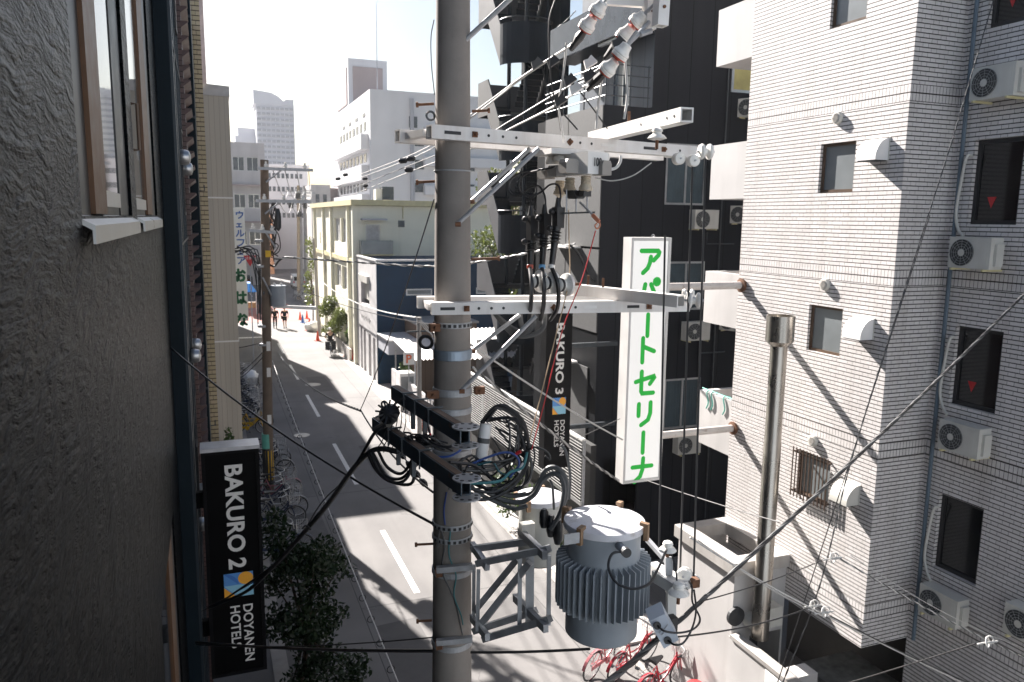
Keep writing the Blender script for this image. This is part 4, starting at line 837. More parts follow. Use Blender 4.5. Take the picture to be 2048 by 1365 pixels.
g = thing('rooftop_box', 'dark meshed rooftop unit on the pale yellow building', 'roof unit', (10.7, 49, 10.05)); MB().box((10.2, 48.5, 10.1), (10.9, 49.3, 10.9)).build('body', M['far_window'], g); MB().box((9.8, 48.6, 10.08), (10.19, 49.3, 10.75)).build('panel', M['sign_white'], g)
# ================================================================ FAR BUILDINGS
def block(name, label, x0, x1, y0, y1, h, mat, wins=(), winx=(), loc=None, cat_='building', cap=None):
    """far building: wall box, windows in the face towards us (wins: x,z,w,h) and in the street face x0 or x1 (winx: y,z,w,h,side)"""
    t = thing(name, label, cat_, ((x0+x1)/2, y0, 0)); MB().box((x0, y0, 0), (x1, y1, h)).build('wall', mat, t)
    for x, z, w_, hh in wins: MB().box((x, y0-.06, z), (x+w_, y0-.01, z+hh)).build('window', M['far_window'], t)
    for y, z, w_, hh, s_ in winx:
        xx = x0-.06 if s_ < 0 else x1+.01; MB().box((xx, y, z), (xx+.05, y+w_, z+hh)).build('window', M['far_window'], t)
    if cap: MB().box((x0-.3, y0-.3, h), (x1+.3, y1+.3, h+cap)).build('parapet', mat, t)
    return t
t = block('office_building', 'large white office block with ribbon windows and banded balconies behind the yellow building', 18.2, 36, 93, 121, 23.7, M['far_white'],
  [(23.5+k*3.2, z, 1.1, 1.1) for z in (12.1, 14.8, 17.5) for k in range(3)]+[(22.8, 19.6, 1.0, 1.3)],
  [(95.5+k*2.6, z, 1.5, 1.0, -1) for z in (19.3, 15.6, 12.2) for k in range(8)]+[(96+k*5, 21.0, 1.6, .35, -1) for k in range(4)])
for z in (17.0, 13.4, 10.0): MB().box((17.3, 94.2, z), (18.19, 118, z+1.75)).build('balcony', M['far_white'], t)
for z in (18.6, 15.2, 11.8): MB().box((24.5, 92.0, z), (35.5, 92.99, z+1.1)).build('balcony', M['far_white'], t)
MB().box((22.9, 92.6, 0), (23.3, 92.99, 22.9)).build('downpipe', M['far_grey'], t); 
g = thing('rooftop_tower', 'pale penthouse with a brown screen on the roof of the white office block', 'building', (17, 110, 24)); MB().box((18.3, 108, 23.75), (23.5, 118, 29.8)).build('wall', M['far_white'], g); MB().box((18.9, 107.9, 24.0), (22.9, 107.99, 28.8)).build('screen', M['far_brown'], g); MB().box((18.2, 109, 24.0), (18.29, 117, 28.8)).build('side_screen', M['far_brown'], g)
for i, (x, y, h) in enumerate(((19.5, 95, 34), (29.2, 95, 35), (31, 98, 33))): tag(MB().tube([(x, y, 23.72), (x, y, h)], [.06, .02], 5).build('mast', M['far_grey']), ['thin mast at the near corner of the white office roof', 'thin mast on the office roof just left of the main pole', 'thin mast on the office roof partly behind the main pole'][i], 'mast')
# glass towers in the haze
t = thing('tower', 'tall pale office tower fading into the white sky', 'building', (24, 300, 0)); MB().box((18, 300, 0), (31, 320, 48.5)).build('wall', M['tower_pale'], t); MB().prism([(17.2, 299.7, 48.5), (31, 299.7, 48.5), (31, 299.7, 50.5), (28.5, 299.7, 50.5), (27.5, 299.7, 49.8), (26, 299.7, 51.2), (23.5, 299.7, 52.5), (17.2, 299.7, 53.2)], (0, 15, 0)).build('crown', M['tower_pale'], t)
for k in range(24): MB().box((18.2, 299.6, 3+k*1.9), (30.8, 299.95, 3.8+k*1.9)).build('window_band', M['far_grey'], t)
for k in range(9): MB().box((18+k*1.6, 299.5, 0), (18.25+k*1.6, 299.58, 48.5)).build('pier', M['tower_pale'], t)
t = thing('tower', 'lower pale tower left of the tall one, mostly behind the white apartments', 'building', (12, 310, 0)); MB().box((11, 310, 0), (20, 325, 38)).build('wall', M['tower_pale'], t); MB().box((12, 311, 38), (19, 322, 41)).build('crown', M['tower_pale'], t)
for k in range(16): MB().box((11.2, 309.6, 5+k*1.9), (19.8, 309.95, 5.8+k*1.9)).build('window_band', M['far_grey'], t)
block('long_block', 'long white block with four rows of small windows closing the end of the street', 6.5, 16.5, 140, 152, 17.3, M['far_white'], [(9.2+k*.74, z, .45, .8) for z in (15.4, 13.2, 11.0, 8.8) for k in range(9)], cap=.4)
block('pink_house', 'pinkish narrow house with a bay window right of the long white block', 16.8, 19.5, 118, 130, 13.2, M['far_brown'], [(17.3, 10, .8, 1.4), (18.4, 10, .8, 1.4), (17.3, 6.5, .8, 1.4)])
block('cream_house', 'pale cream house between the pinkish house and the white office block', 19.8, 25, 124, 136, 15.0, M['pale_wall'], [(20.6, 11.5, 1, 1.4), (22.4, 11.5, 1.8, 1.4), (20.6, 8, 1, 1.4), (22.4, 8, 1.8, 1.4)])
block('slim_house', 'slim pale house standing in front of the long white block', 13.6, 16.2, 112, 122, 13.4, M['pale_wall'], [(14.2, 11, .5, 1.1), (15.2, 11, .5, 1.1), (14.2, 8, .5, 1.1), (15.2, 8, .5, 1.1)])
block('grey_house', 'low grey house with a wide dark window near the end of the street', 10.0, 13.4, 165, 178, 9.5, M['far_grey'], [(10.6, 6.3, 2.2, 1.4)])
block('orange_house', 'small orange brown house at the far left end of the street', 7.0, 9.6, 128, 138, 9.2, pm('orange_wall', (.5, .27, .16), .8), [(7.6, 6.5, .6, .8)])
block('shop_house', 'pale two storey shop house on the far left past the welfare sign', -4, 2.2, 88, 104, 9, M['pale_wall'], [(-1+k*1.3, 6.5, .7, 1.2) for k in range(3)], [(89+k*3, z, 1.4, 1.2, 1) for z in (6.6, 3.6) for k in range(5)])
g = thing('end_barrier', 'green planted bank closing the view at the far end of the street', 'hedge', (22, 222, 0)); rng = np.random.default_rng(3); m_ = MB(); m_.box((14, 224, 0), (28, 230, 3)); m_.build('bank', M['concrete'], g); m_ = MB()
for k in range(9): leaves(m_, (15+k*1.5, 223, 3+.6*(k % 3)), (1.6, 1.2, 1.8), 130, .32, rng)
m_.build('foliage', M['leaf_light'], g)
# ================================================================ PLANTS
def tree(name, label, base, clumps, size, mat, trunk_r, cat_='tree', seed=1, group=None, limbs=True):
    rng = np.random.default_rng(seed); t = thing(name, label, cat_, base, group); b0 = V(base); m_ = MB()
    top = sum((V(c[0]) for c in clumps), V())/len(clumps)
    j = b0.lerp(top, .55)+V((.05, .03, 0)); m_.tube(cat([b0-V((0, 0, .05)), b0.lerp(j, .5)+V((.04, -.03, 0)), j, top]), [trunk_r*(1-.6*i/18) for i in range(19)], 8)
    if limbs:
        for c in clumps: m_.tube(cat([j.lerp(top, rng.uniform(-.4, .4)), j.lerp(V(c[0]), .5)+V((0, 0, .08)), V(c[0])], 4), [trunk_r*.5*(1-.75*i/8) for i in range(9)], 6)
    m_.build('trunk', M['bark'], t, smooth=True); m_ = MB()
    for c, r_, n in clumps: leaves(m_, c, r_, n, size, rng)
    m_.build('crown', mat, t); return t
rng = np.random.default_rng(5)
cl = [((1.35+rng.uniform(-.5, .55), 14.4+rng.uniform(-.7, .7), z), (.45, .5, .32), 420) for z in (.9, 1.2, 1.5, 1.7, 1.9, 2.1, 2.3, 2.45, 2.6, 2.75)]
cl += [((.95+.25*k, 13.2+.2*(k % 3), .45+.22*(k % 4)), (.4, .4, .3), 300) for k in range(6)]
cl += [((1.7, 14.3, 2.55), (.5, .5, .28), 380), ((2.05, 14.5, 2.25), (.4, .4, .22), 260), ((1.0, 14.7, 2.9), (.4, .4, .3), 300), ((.95, 14.8, 3.25), (.25, .3, .28), 180), ((1.9, 14.2, 1.5), (.35, .4, .25), 220)]
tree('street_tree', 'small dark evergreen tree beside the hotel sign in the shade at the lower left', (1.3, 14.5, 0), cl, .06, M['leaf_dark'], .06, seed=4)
tree('garden_tree', 'sunlit green tree showing between the main pole and the black stairs', (14.2, 36, 0), [((13.9+rng.uniform(-1.6, 1.6), 36+rng.uniform(-1.2, 1.2), z), (1.0, 1.0, .9), 420) for z in (5.4, 6.3, 7.0, 7.8, 8.5, 9.2, 10, 10.6, 11.2)], .13, M['leaf_light'], .2, seed=6)
tree('climbing_shrub', 'large leafy shrub spilling over the planter wall in front of the yellow building', (8.2, 53.5, 0), [((8.0+rng.uniform(-.55, .5), 53.5+rng.uniform(-2.6, 2.2), z), (.55, .8, .5), 330) for z in (1.2, 1.5, 1.8, 2.0, 2.3, 2.5, 2.7, 2.9, 3.1, 2.6, 2.2)], .1, M['leaf_light'], .07, 'shrub', 8)
tree('broadleaf_shrub', 'smaller bright broad leaved shrub at the planter end beside the red cones', (8.6, 49.8, 0), [((8.6+rng.uniform(-.3, .3), 49.8+rng.uniform(-.6, .6), z), (.4, .5, .4), 170) for z in (.9, 1.2, 1.5, 1.8, 1.5)], .15, M['leaf_mid'], .05, 'shrub', 9)
tree('ivy', 'yellowish ivy climbing the far corner of the yellow building', (8.2, 68.5, 0), [((8.0+rng.uniform(-.3, .3), 68.5+rng.uniform(-.4, .4), z), (.45, .5, .6), 90) for z in (2, 3, 4, 5, 6, 6.8)], .14, M['leaf_light'], .06, 'plant', 10)
tree('parking_shrub', 'sunlit shrub under the slatted fence seen past the cable loops', (7.95, 18.6, 0), [((7.95+rng.uniform(-.1, .08), 17.2+k*.55, .7+.5*(k % 3)), (.28, .4, .4), 220) for k in range(8)], .06, M['leaf_mid'], .04, 'shrub', 11)
tree('wall_plant', 'small green plant by the shed behind the parking sign', (8.9, 36.5, 0), [((8.8, 36.5+k*.3, 1.6+.1*k), (.3, .3, .3), 90) for k in range(3)], .08, M['leaf_mid'], .03, 'plant', 12)
tree('creeper', 'small dark creeper at the foot of the cream tiled building edge', (.25, 18.5, 0), [((.1+.05*k, 18.5, 2.6+.45*k), (.12, .2, .3), 70) for k in range(4)], .06, M['leaf_mid'], .03, 'plant', 13)
MB().box((8.0, 48.6, 0), (8.14, 58, .8)).build('planter_wall', M['concrete'], label='low concrete planter wall under the shrubs by the yellow building', category='wall')
# ================================================================ STREET FURNITURE
def cone(label, loc, mat, h=.7, first_=[None]):
    if first_[0] is None:
        t = thing('traffic_cone', label, 'traffic cone', (0, 0, 0), 'traffic cones along the right kerb'); m_ = MB(); m_.lathe([(.15, .03), (.13, .06), (.035, .69), (.03, .7), (.01, .7)], n=16); m_.build('body', M['cone'], t, smooth=True)
        m_ = MB(); m_.box((-.19, -.19, 0), (.19, .19, .03)); m_.build('base', M['cone'], t); first_[0] = t; o = t
    else: o = copy_tree(first_[0])
    place(o, loc, random.uniform(0, 1), label, h/.7)
    if mat is not M['cone']:
        for c in o.children: setmat(c, mat)
    return o
G = lambda u, v: at(u, v, Z=0)
cone('red cone standing alone on the road to the upper left of the cyclist', G(635.5, 682), M['cone'], .72)
cone('red cone left of the white bags, leaning close to the kerb', G(614.5, 661), M['cone'], .72)
cone('red cone behind the one left of the white bags', G(619, 654), M['cone'], .72)
cone('farthest red cone on the left of the blue one', G(600.5, 640), M['cone'], .72)
cone('farthest red cone near the shrub, right of the blue one', G(614, 638), M['cone'], .72)
cone('blue cone among the far red cones', G(605.5, 646), M['cone_blue'], .72)
cone('larger red cone at the end of the planter, the left of two', G(692.5, 713), M['cone'], .8)
cone('larger red cone at the end of the planter, the right of two', G(702, 721), M['cone'], .8)
c = G(630, 662); rng = np.random.default_rng(2)
m_ = MB(); bm = bmesh.new(); bmesh.ops.create_icosphere(bm, subdivisions=3, radius=1)
for v in bm.verts:
    n_ = mnoise.noise(v.co*1.7)*.3+mnoise.noise(v.co*5)*.12; v.co = V((v.co.x*(1+n_)*.75, v.co.y*(1+n_)*.5, max(-.35, v.co.z*(1+n_)*.42)))
off = len(m_.v); m_.add([c+v.co+V((0, 0, .35)) for v in bm.verts], [[v.index for v in f.verts] for f in bm.faces]); bm.free()
tag(m_.build('rubbish_bag', M['plastic_white'], smooth=True), 'heap of white rubbish bags on the kerb beside the cones', 'rubbish bag')
g = thing('stop_sign', 'red triangular stop sign with white characters on the left beyond the beige building', 'road sign', (2.1, 50, 0)); c = at(500, 522, Y=50)
m_ = MB(); m_.prism([(c.x-.38, 50, c.z+.32), (c.x+.38, 50, c.z+.32), (c.x, 50, c.z-.36)], (0, .03, 0)); m_.build('plate', M['red'], g)
try: text_mb('止まれ', .2, (c.x-.27, 49.995, c.z+.1), X_, Z_, -Y_, .004).build('lettering', M['sign_white'], g)
except Exception: pass
MB().tube([(c.x, 50.06, 0), (c.x, 50.06, c.z+.35)], .035, 6).build('post', M['far_grey'], g)
g = thing('tarp_stall', 'blue tarpaulin over a small street stall on the far left', 'stall', (3.4, 75, 0)); MB().prism([(2.7, 75, 2.1), (4.0, 75, 2.1), (3.5, 75, 2.9), (2.9, 75, 2.9)], (0, 2, 0)).build('tarp', pm('blue_tarp', (.03, .2, .6), .5), g)
for x in (2.75, 3.9): MB().box((x, 75.1, 0), (x+.06, 75.16, 2.1)).build('post', M['far_grey'], g)
MB().box((2.8, 75.3, .6), (3.9, 76, 1.1)).build('table', M['wood'], g)
# parked van and kei car far down the street
def car(label, x, y, col, w_=1.5, l_=3.4, h_=1.75):
    t = thing('parked_car', label, 'car', (x, y, 0)); pr = [(0, .3), (0, .95), (.06*l_, h_-.12), (.14*l_, h_), (.72*l_, h_), (.86*l_, 1.0), (l_, .88), (l_, .3)]
    m_ = MB(); m_.prism([(x-w_/2, y+a, b_) for a, b_ in pr], (w_, 0, 0)); m_.build('body', col, t)
    MB().box((x-w_/2+.12, y+.03*l_-.08, 1.02), (x+w_/2-.12, y+.03*l_+.0, h_-.22)).build('rear_window', M['glass_dark'], t)
    for s_ in (-1, 1):
        MB().box((x+s_*(w_/2+.005)-.004, y+.16*l_, 1.02), (x+s_*(w_/2+.005)+.004, y+.7*l_, h_-.18)).build('side_window', M['glass_dark'], t)
        MB().box((x+s_*(w_/2-.12)-.08, y-.02, .75), (x+s_*(w_/2-.12)+.08, y-.002, .98)).build('tail_light', M['red'], t)
        for yy in (.18, .8): 
            wl_ = MB().cyl((x+s_*(w_/2-.1)-.08, y+yy*l_, .28), (x+s_*(w_/2-.1)+.08, y+yy*l_, .28), .28, n=16).build('wheel', M['black_rubber'], t); MB().cyl((x+s_*(w_/2-.018)-.004, y+yy*l_, .28), (x+s_*(w_/2-.018)+.004, y+yy*l_, .28), .16, n=12).build('rim', M['alu'], wl_)
    return t
car('white kei van parked by the far poles on the right', 10.5, 101, M['plastic_white'])
car('dark van parked at the far left beside the street pole', 3.9, 96, M['stair_black'], 1.6, 4, 1.95)
# ================================================================ BICYCLES
def bicycle(label, frame_m, basket=True, loc=(0, 0, 0)):
    t = thing('bicycle', label, 'bicycle', (0, 0, 0)); rw = .32
    for y in (-.54, .54):
        w_ = MB().torus((0, y, rw), (1, 0, 0), rw-.018, .018, 26, 6).build('wheel', M['black_rubber'], t, smooth=True)
        m_ = MB().torus((0, y, rw), (1, 0, 0), rw-.042, .009, 26, 4); m_.build('rim', M['alu'], w_)
        m_ = MB()
        for k in range(14):
            a = 2*math.pi*k/14; m_.beam((.012*(-1)**k, y+.02*math.cos(a+1), rw+.02*math.sin(a+1)), (0, y+(rw-.045)*math.cos(a), rw+(rw-.045)*math.sin(a)), .003, .003)
        m_.cyl((-.04, y, rw), (.04, y, rw), .022, n=8); m_.build('spokes', M['alu'], w_)
        m_ = MB()
        fa = [(y+(rw+.03)*math.cos(a), rw+(rw+.03)*math.sin(a)) for a in [R(q) for q in (range(20, 171, 15) if y < 0 else range(25, 150, 14))]]
        for i in range(len(fa)-1): m_.hexa([(-.03, fa[i][0], fa[i][1]-.003), (.03, fa[i][0], fa[i][1]-.003), (.03, fa[i+1][0], fa[i+1][1]-.003), (-.03, fa[i+1][0], fa[i+1][1]-.003)], [(-.026, fa[i][0], fa[i][1]+.004), (.026, fa[i][0], fa[i][1]+.004), (.026, fa[i+1][0], fa[i+1][1]+.004), (-.026, fa[i+1][0], fa[i+1][1]+.004)])
        m_.build('mudguard', frame_m, t)
    m_ = MB(); bb = (0, -.08, .28); st_ = (0, -.26, .74); hd = (0, .34, .8); hb = (0, .38, .66); ra = (0, -.54, rw)
    m_.tube([bb, st_], .017, 8); m_.tube(cat([hb, (0, .15, .42), bb], 4), .02, 8); m_.tube(cat([(0, .36, .74), (0, .1, .5), (0, -.18, .5)], 4), .014, 8); m_.tube([hd, hb], .02, 8)
    for s_ in (-.045, .045): m_.tube([(s_, -.08, .28), (s_, -.54, rw)], .01, 6); m_.tube([(s_*.6, -.25, .7), (s_, -.54, rw)], .009, 6); m_.tube([(s_, .54, rw), (s_*.9, .45, .62), (0, .38, .68)], .011, 6)
    m_.build('frame', frame_m, t)
    m_ = MB(); m_.tube([(0, .34, .78), (0, .31, .98)], .013, 8); m_.tube(cat([(-.28, .06, 1.0), (-.24, .22, 1.02), (0, .31, 1.0), (.24, .22, 1.02), (.28, .06, 1.0)]), .012, 8); m_.build('handlebar', M['alu'], t)
    for s_ in (-1, 1): MB().tube([(s_*.28, .08, 1.0), (s_*.285, -.04, .995)], .018, 8).build('grip', M['black_rubber'], t)
    m_ = MB(); m_.tube([st_, (0, -.28, .86)], .012, 6); m_.build('seat_post', M['alu'], t)
    m_ = MB(); m_.hexa([(-.09, -.42, .86), (.09, -.42, .86), (.025, -.12, .87), (-.025, -.12, .87)], [(-.1, -.42, .92), (.1, -.42, .92), (.02, -.12, .91), (-.02, -.12, .91)]); m_.build('saddle', M['black_rubber'], t)
    m_ = MB(); m_.box((.03, -.62, .27), (.045, -.02, .36)); m_.cyl((.05, -.08, .28), (.07, -.08, .28), .08, n=14); m_.build('chain_guard', frame_m, t)
    m_ = MB(); m_.tube([(.08, -.08, .28), (.085, .02, .14)], .009, 5); m_.box((.08, -.02, .115), (.16, .06, .14)); m_.tube([(-.08, -.08, .28), (-.085, -.18, .42)], .009, 5); m_.box((-.16, -.22, .41), (-.08, -.14, .435)); m_.build('crank', M['dark_steel'], t)
    m_ = MB(); 
    for x in (-.06, 0, .06): m_.tube([(x, -.76, .72), (x, -.36, .72)], .007, 5)
    m_.tube([(-.06, -.76, .72), (.06, -.76, .72)], .007, 5); m_.tube([(.05, -.7, .72), (.05, -.54, rw)], .006, 5); m_.build('carrier', M['alu'], t)
    if basket:
        m_ = MB(); x0, x1, y0, y1, z0, z1 = -.19, .19, .4, .68, .72, .98
        for k in range(9): x = x0+(x1-x0)*k/8; m_.tube([(x, y0, z1), (x*.8, y0+.02, z0), (x*.8, y1-.04, z0), (x, y1, z1)], .004, 4)
        for k in range(6): y = y0+(y1-y0)*k/5; m_.tube([(x0, y, z1), (x0*.8, y, z0), (x1*.8, y, z0), (x1, y, z1)], .004, 4)
        for z in (z0+.09, z0+.18, z1): f = .8+.2*(z-z0)/(z1-z0); m_.tube([(x0*f, y0, z), (x1*f, y0, z), (x1*f, y1, z), (x0*f, y1, z), (x0*f, y0, z)], .005, 4)
        m_.build('basket', M['alu'], t)
    return t
gBk = 'bicycles parked along the left kerb'; gR = 'red bicycles by the annex'
fr_cols = [pm('bike_black', (.015, .015, .017), .35), pm('bike_silver', (.35, .36, .37), .35, .6), pm('bike_navy', (.02, .03, .07), .35), pm('bike_pink', (.4, .12, .16), .4), pm('bike_yellow', (.75, .45, .02), .4), pm('bike_red', (.5, .03, .05), .35), pm('bike_rose', (.6, .2, .22), .4)]
B0 = bicycle('x', fr_cols[0]); usedb = [False]
def put_bike(loc, rz, label, ci, group, lean=0, nobasket=False):
    o = B0 if not usedb[0] else copy_tree(B0); usedb[0] = True
    place(o, loc, rz, label); o['group'] = group; o.rotation_euler = (0, lean, rz)
    if ci:
        for c in o.children:
            if c.name.split('.')[0] in ('frame', 'mudguard', 'chain_guard'): setmat(c, fr_cols[ci])
    return o
rb = random.Random(4)
near = [20.4, 22.6, 23.3, 24.0, 24.5, 25.0, 27.2, 27.9, 28.5, 29.1]
for i, y in enumerate(near):
    lab = {0: 'dark bicycle standing apart behind the small tree at the lower left', 5: 'pinkish bicycle at the foot of the street pole with yellow stripes'}.get(i, 'dark bicycle in the tight row around the foot of the leftmost street pole')
    put_bike((1.45+rb.uniform(-.08, .12)+(.1 if i else .05), y, .0), -math.pi/2+rb.uniform(-.12, .12), lab, 3 if i == 5 else (2, 0, 1, 0)[i % 4], gBk, R(rb.uniform(-5, 5)))
for i in range(19):
    y = 33.3+i*.62
    lab = 'yellow bicycle at the near end of the far row beside the beige building' if i == 0 else ('second yellow bicycle of the far row, just behind the nearest one' if i == 1 else 'dark bicycle in the crowded far row along the left kerb beyond the street pole')
    put_bike((1.25+rb.uniform(-.15, .25), y, 0), -math.pi/2+rb.uniform(-.2, .2), lab, 4 if i < 2 else (0, 2, 1, 0, 0)[i % 5], gBk, R(rb.uniform(-7, 7)))
for i in range(10): put_bike((9.3+(i % 2)*.75+rb.uniform(-.2, .2), 82+i*.75, 0), R(rb.uniform(60, 120)), 'bicycle in the sunlit cluster under the far poles on the right', (0, 1, 2, 3)[i % 4], 'bicycles under the far poles', R(rb.uniform(-6, 6)))
put_bike(at(1185, 1350, Z=0)+V((.35, .1, 0)), R(-62), 'pale red bicycle under the big transformer, nearest the open road', 6, gR, R(8))
put_bike(at(1185, 1350, Z=0)+V((.8, -.15, 0)), R(-66), 'dark tyred red bicycle between the pale red one and the annex wall', 5, gR, R(8))
o = put_bike((7.75, 11.75, 0), R(-70), 'bright red bicycle tight against the annex wall, cut by the bottom edge', 5, gR, R(6))
tag(MB().lathe([(.02, .98), (.16, .95), (.19, .86), (.17, .8), (.02, .78)], (8.0, 11.0, -.34), n=18).build('helmet', M['red'], smooth=True), 'shiny red helmet lying over the bicycles at the bottom edge', 'helmet')
m_ = MB(); bm = bmesh.new(); bmesh.ops.create_icosphere(bm, subdivisions=3, radius=1)
m_.add([V((1.75, 41.0, .95))+V((v.co.x*.35*(1+.3*mnoise.noise(v.co*2)), v.co.y*.5, v.co.z*.3*(1+.3*mnoise.noise(v.co*3)))) for v in bm.verts], [[v.index for v in f.verts] for f in bm.faces]); bm.free()
tag(m_.build('plastic_cover', M['plastic_white'], smooth=True), 'pale plastic cover thrown over the far row of bicycles', 'cover')
# ================================================================ PEOPLE
def skin(name, verts, edges, mat, parent, lev=2):
    me = bpy.data.meshes.new(name); me.from_pydata([v[0] for v in verts], edges, []); o = bpy.data.objects.new(name, me); C.objects.link(o)
    o.modifiers.new('s', 'SKIN'); sv = me.skin_vertices[0].data
    for i, v in enumerate(verts): r_ = v[1] if isinstance(v[1], tuple) else (v[1], v[1]); sv[i].radius = r_
    sv[0].use_root = True; o.modifiers.new('u', 'SUBSURF').levels = lev
    dg = bpy.context.evaluated_depsgraph_get(); dg.update(); m2 = bpy.data.meshes.new_from_object(o.evaluated_get(dg)); bpy.data.objects.remove(o); bpy.data.meshes.remove(me)
    m2.name = name; m2.materials.clear(); m2.materials.append(mat)
    for p in m2.polygons: p.use_smooth = True
    o = bpy.data.objects.new(name, m2); C.objects.link(o); o.parent = parent; return o
def person(label, loc, rz, legs, arms, top, bottom, short=False, bag=False, cap=None, torso=((0, 0, .93), (0, .0, 1.15), (0, .02, 1.38), (0, .03, 1.46)), scale=1):
    """legs: per side hip, knee, ankle, toe; arms: per side shoulder, elbow, wrist; y is forward"""
    t = thing('person', label, 'person', (0, 0, 0)); tx = [V(p) for p in torso]; nk = tx[-1]; hd = nk+V((0, .02, .16))
    vs = [(tx[0], (.15, .11)), (tx[1], (.135, .1)), (tx[2], (.17, .11)), (nk, .055), (hd-V((0, 0, .04)), (.07, .08)), (hd+V((0, .01, .06)), (.075, .09))]; es = [(0, 1), (1, 2), (2, 3), (3, 4), (4, 5)]
    for h, k, a, toe in legs:
        n = len(vs); vs += [(V(h), .085), (V(h).lerp(V(k), .5), .078), (V(k), .055), (V(k).lerp(V(a), .35), .052), (V(a), .036), (V(toe), (.035, .025))]; es += [(0, n)]+[(n+i, n+i+1) for i in range(5)]
    for s_, e, w_ in arms:
        n = len(vs); d_ = (V(w_)-V(e)).normalized(); vs += [(V(s_), .055), (V(s_).lerp(V(e), .5), .047), (V(e), .038), (V(w_), .026), (V(w_)+d_*.07, (.035, .018)), (V(w_)+d_*.15, (.025, .012))]; es += [(2, n)]+[(n+i, n+i+1) for i in range(5)]
    body = skin('body', vs, es, M['skin'], t)
    # clothing follows the body
    vt = [(tx[0]-V((0, 0, .02)), (.17, .13)), (tx[1], (.16, .125)), (tx[2], (.19, .13)), (nk-V((0, 0, .03)), .075)]; et = [(0, 1), (1, 2), (2, 3)]
    for s_, e, w_ in arms: n = len(vt); vt += [(V(s_), .075), (V(s_).lerp(V(e), .85), .064)]; et += [(2, n), (n, n+1)]
    skin('shirt', vt, et, top, t)
    vt = [(tx[0]+V((0, 0, .04)), (.165, .125))]; et = []
    for h, k, a, toe in legs:
        n = len(vt)
        if short: vt += [(V(h), .105), (V(h).lerp(V(k), .8), .095)]; et += [(0, n), (n, n+1)]
        else: vt += [(V(h), .105), (V(k), .075), (V(a)+V((0, 0, .02)), .06)]; et += [(0, n), (n, n+1), (n+1, n+2)]
    skin('shorts' if short else 'trousers', vt, et, bottom, t)
    m_ = MB(); m_.lathe([(.092, -.02), (.1, .04), (.09, .1), (.05, .135), (.01, .14)], hd+V((0, -.005, .01)), (0, -.15, 1), n=18); m_.build('hair' if not cap else 'cap', M['hair'] if not cap else cap, t, smooth=True)
    for s_ in (-1, 1): m_ = MB().lathe([(.01, -.012), (.03, 0), (.01, .012)], hd+V((s_*.09, 0, .0)), (1, 0, 0), n=8); m_.build('ear', M['skin'], t)
    m_ = MB().lathe([(.018, 0), (.012, .03), (.002, .045)], hd+V((0, .085, -.01)), (0, 1, -.3), n=8); m_.build('nose', M['skin'], t)
    for h, k, a, toe in legs: m_ = MB(); m_.tube([V(a)-V((0, .06, .03)), V(a).lerp(V(toe), .6)-V((0, 0, .025)), V(toe)-V((0, -.05, .015))], [.045, .047, .03], 8); m_.build('shoe', M['black_rubber'], t, smooth=True)
    if bag: m_ = MB(); m_.hexa([(-.27, -.1, .78), (-.16, -.1, .78), (-.16, .18, .78), (-.27, .18, .78)], [(-.25, -.08, 1.02), (-.17, -.08, 1.02), (-.17, .16, 1.02), (-.25, .16, 1.02)]); m_.build('bag', M['cloth_dark'], t)
    place(t, loc, rz, None, scale); return t
walkL = [((-.09, 0, .9), (-.1, .12, .5), (-.1, -.02, .09), (-.11, .12, .04)), ((.09, 0, .9), (.1, .05, .5), (.1, -.22, .13), (.1, -.12, .05))]
armsD = [((-.2, 0, 1.4), (-.27, -.06, 1.13), (-.25, .08, .9)), ((.2, 0, 1.4), (.27, -.02, 1.13), (.26, -.08, .88))]
person('person walking away in black shirt and long black trousers, the left of the pair', G(550.5, 657), R(-4), walkL, armsD, M['cloth_dark'], M['cloth_dark'], scale=1.0)
walkR = [((-.09, 0, .9), (-.1, -.02, .5), (-.1, -.2, .12), (-.1, -.1, .05)), ((.09, 0, .9), (.1, .1, .5), (.1, .06, .09), (.1, .2, .04))]
armsE = [((-.2, 0, 1.4), (-.28, .02, 1.12), (-.26, .1, .9)), ((.2, 0, 1.4), (.27, -.05, 1.13), (.27, .02, .88))]
person('person walking away in dark shirt and shorts with a bag, the right of the pair', G(570, 657), R(4), walkR, armsE, M['cloth_navy'], M['cloth_dark'], short=True, bag=True, scale=1.0)
cy = G(661, 709)
sit = [((-.09, -.2, .95), (-.13, .16, .72), (-.12, .0, .34), (-.12, .13, .3)), ((.09, -.2, .95), (.13, .12, .62), (.12, -.1, .2), (.12, .04, .16))]
armsC = [((-.2, -.02, 1.42), (-.3, .1, 1.17), (-.27, .12, 1.03)), ((.2, -.02, 1.42), (.3, .1, 1.17), (.27, .12, 1.03))]
person('person in black with a pale cap riding a bicycle away by the right kerb', cy, R(-6), sit, armsC, M['cloth_dark'], M['cloth_dark'], cap=M['plastic_white'], torso=((0, -.24, .97), (0, -.2, 1.16), (0, -.08, 1.42), (0, -.03, 1.5)))
put_bike(cy, R(-6), 'bicycle ridden away by the person in black near the red cones', 0, 'ridden bicycle')
m_ = MB(); 
for s_ in (-1, 1): m_.box((s_*.2-.14, -.75, .42), (s_*.2+.14, -.35, .95))
p_ = m_.build('pannier', M['cloth_dark']); p_.location = cy; p_.rotation_euler = (0, 0, R(-6)); tag(p_, 'pair of bulky black bags on the back of the ridden bicycle', 'bag')
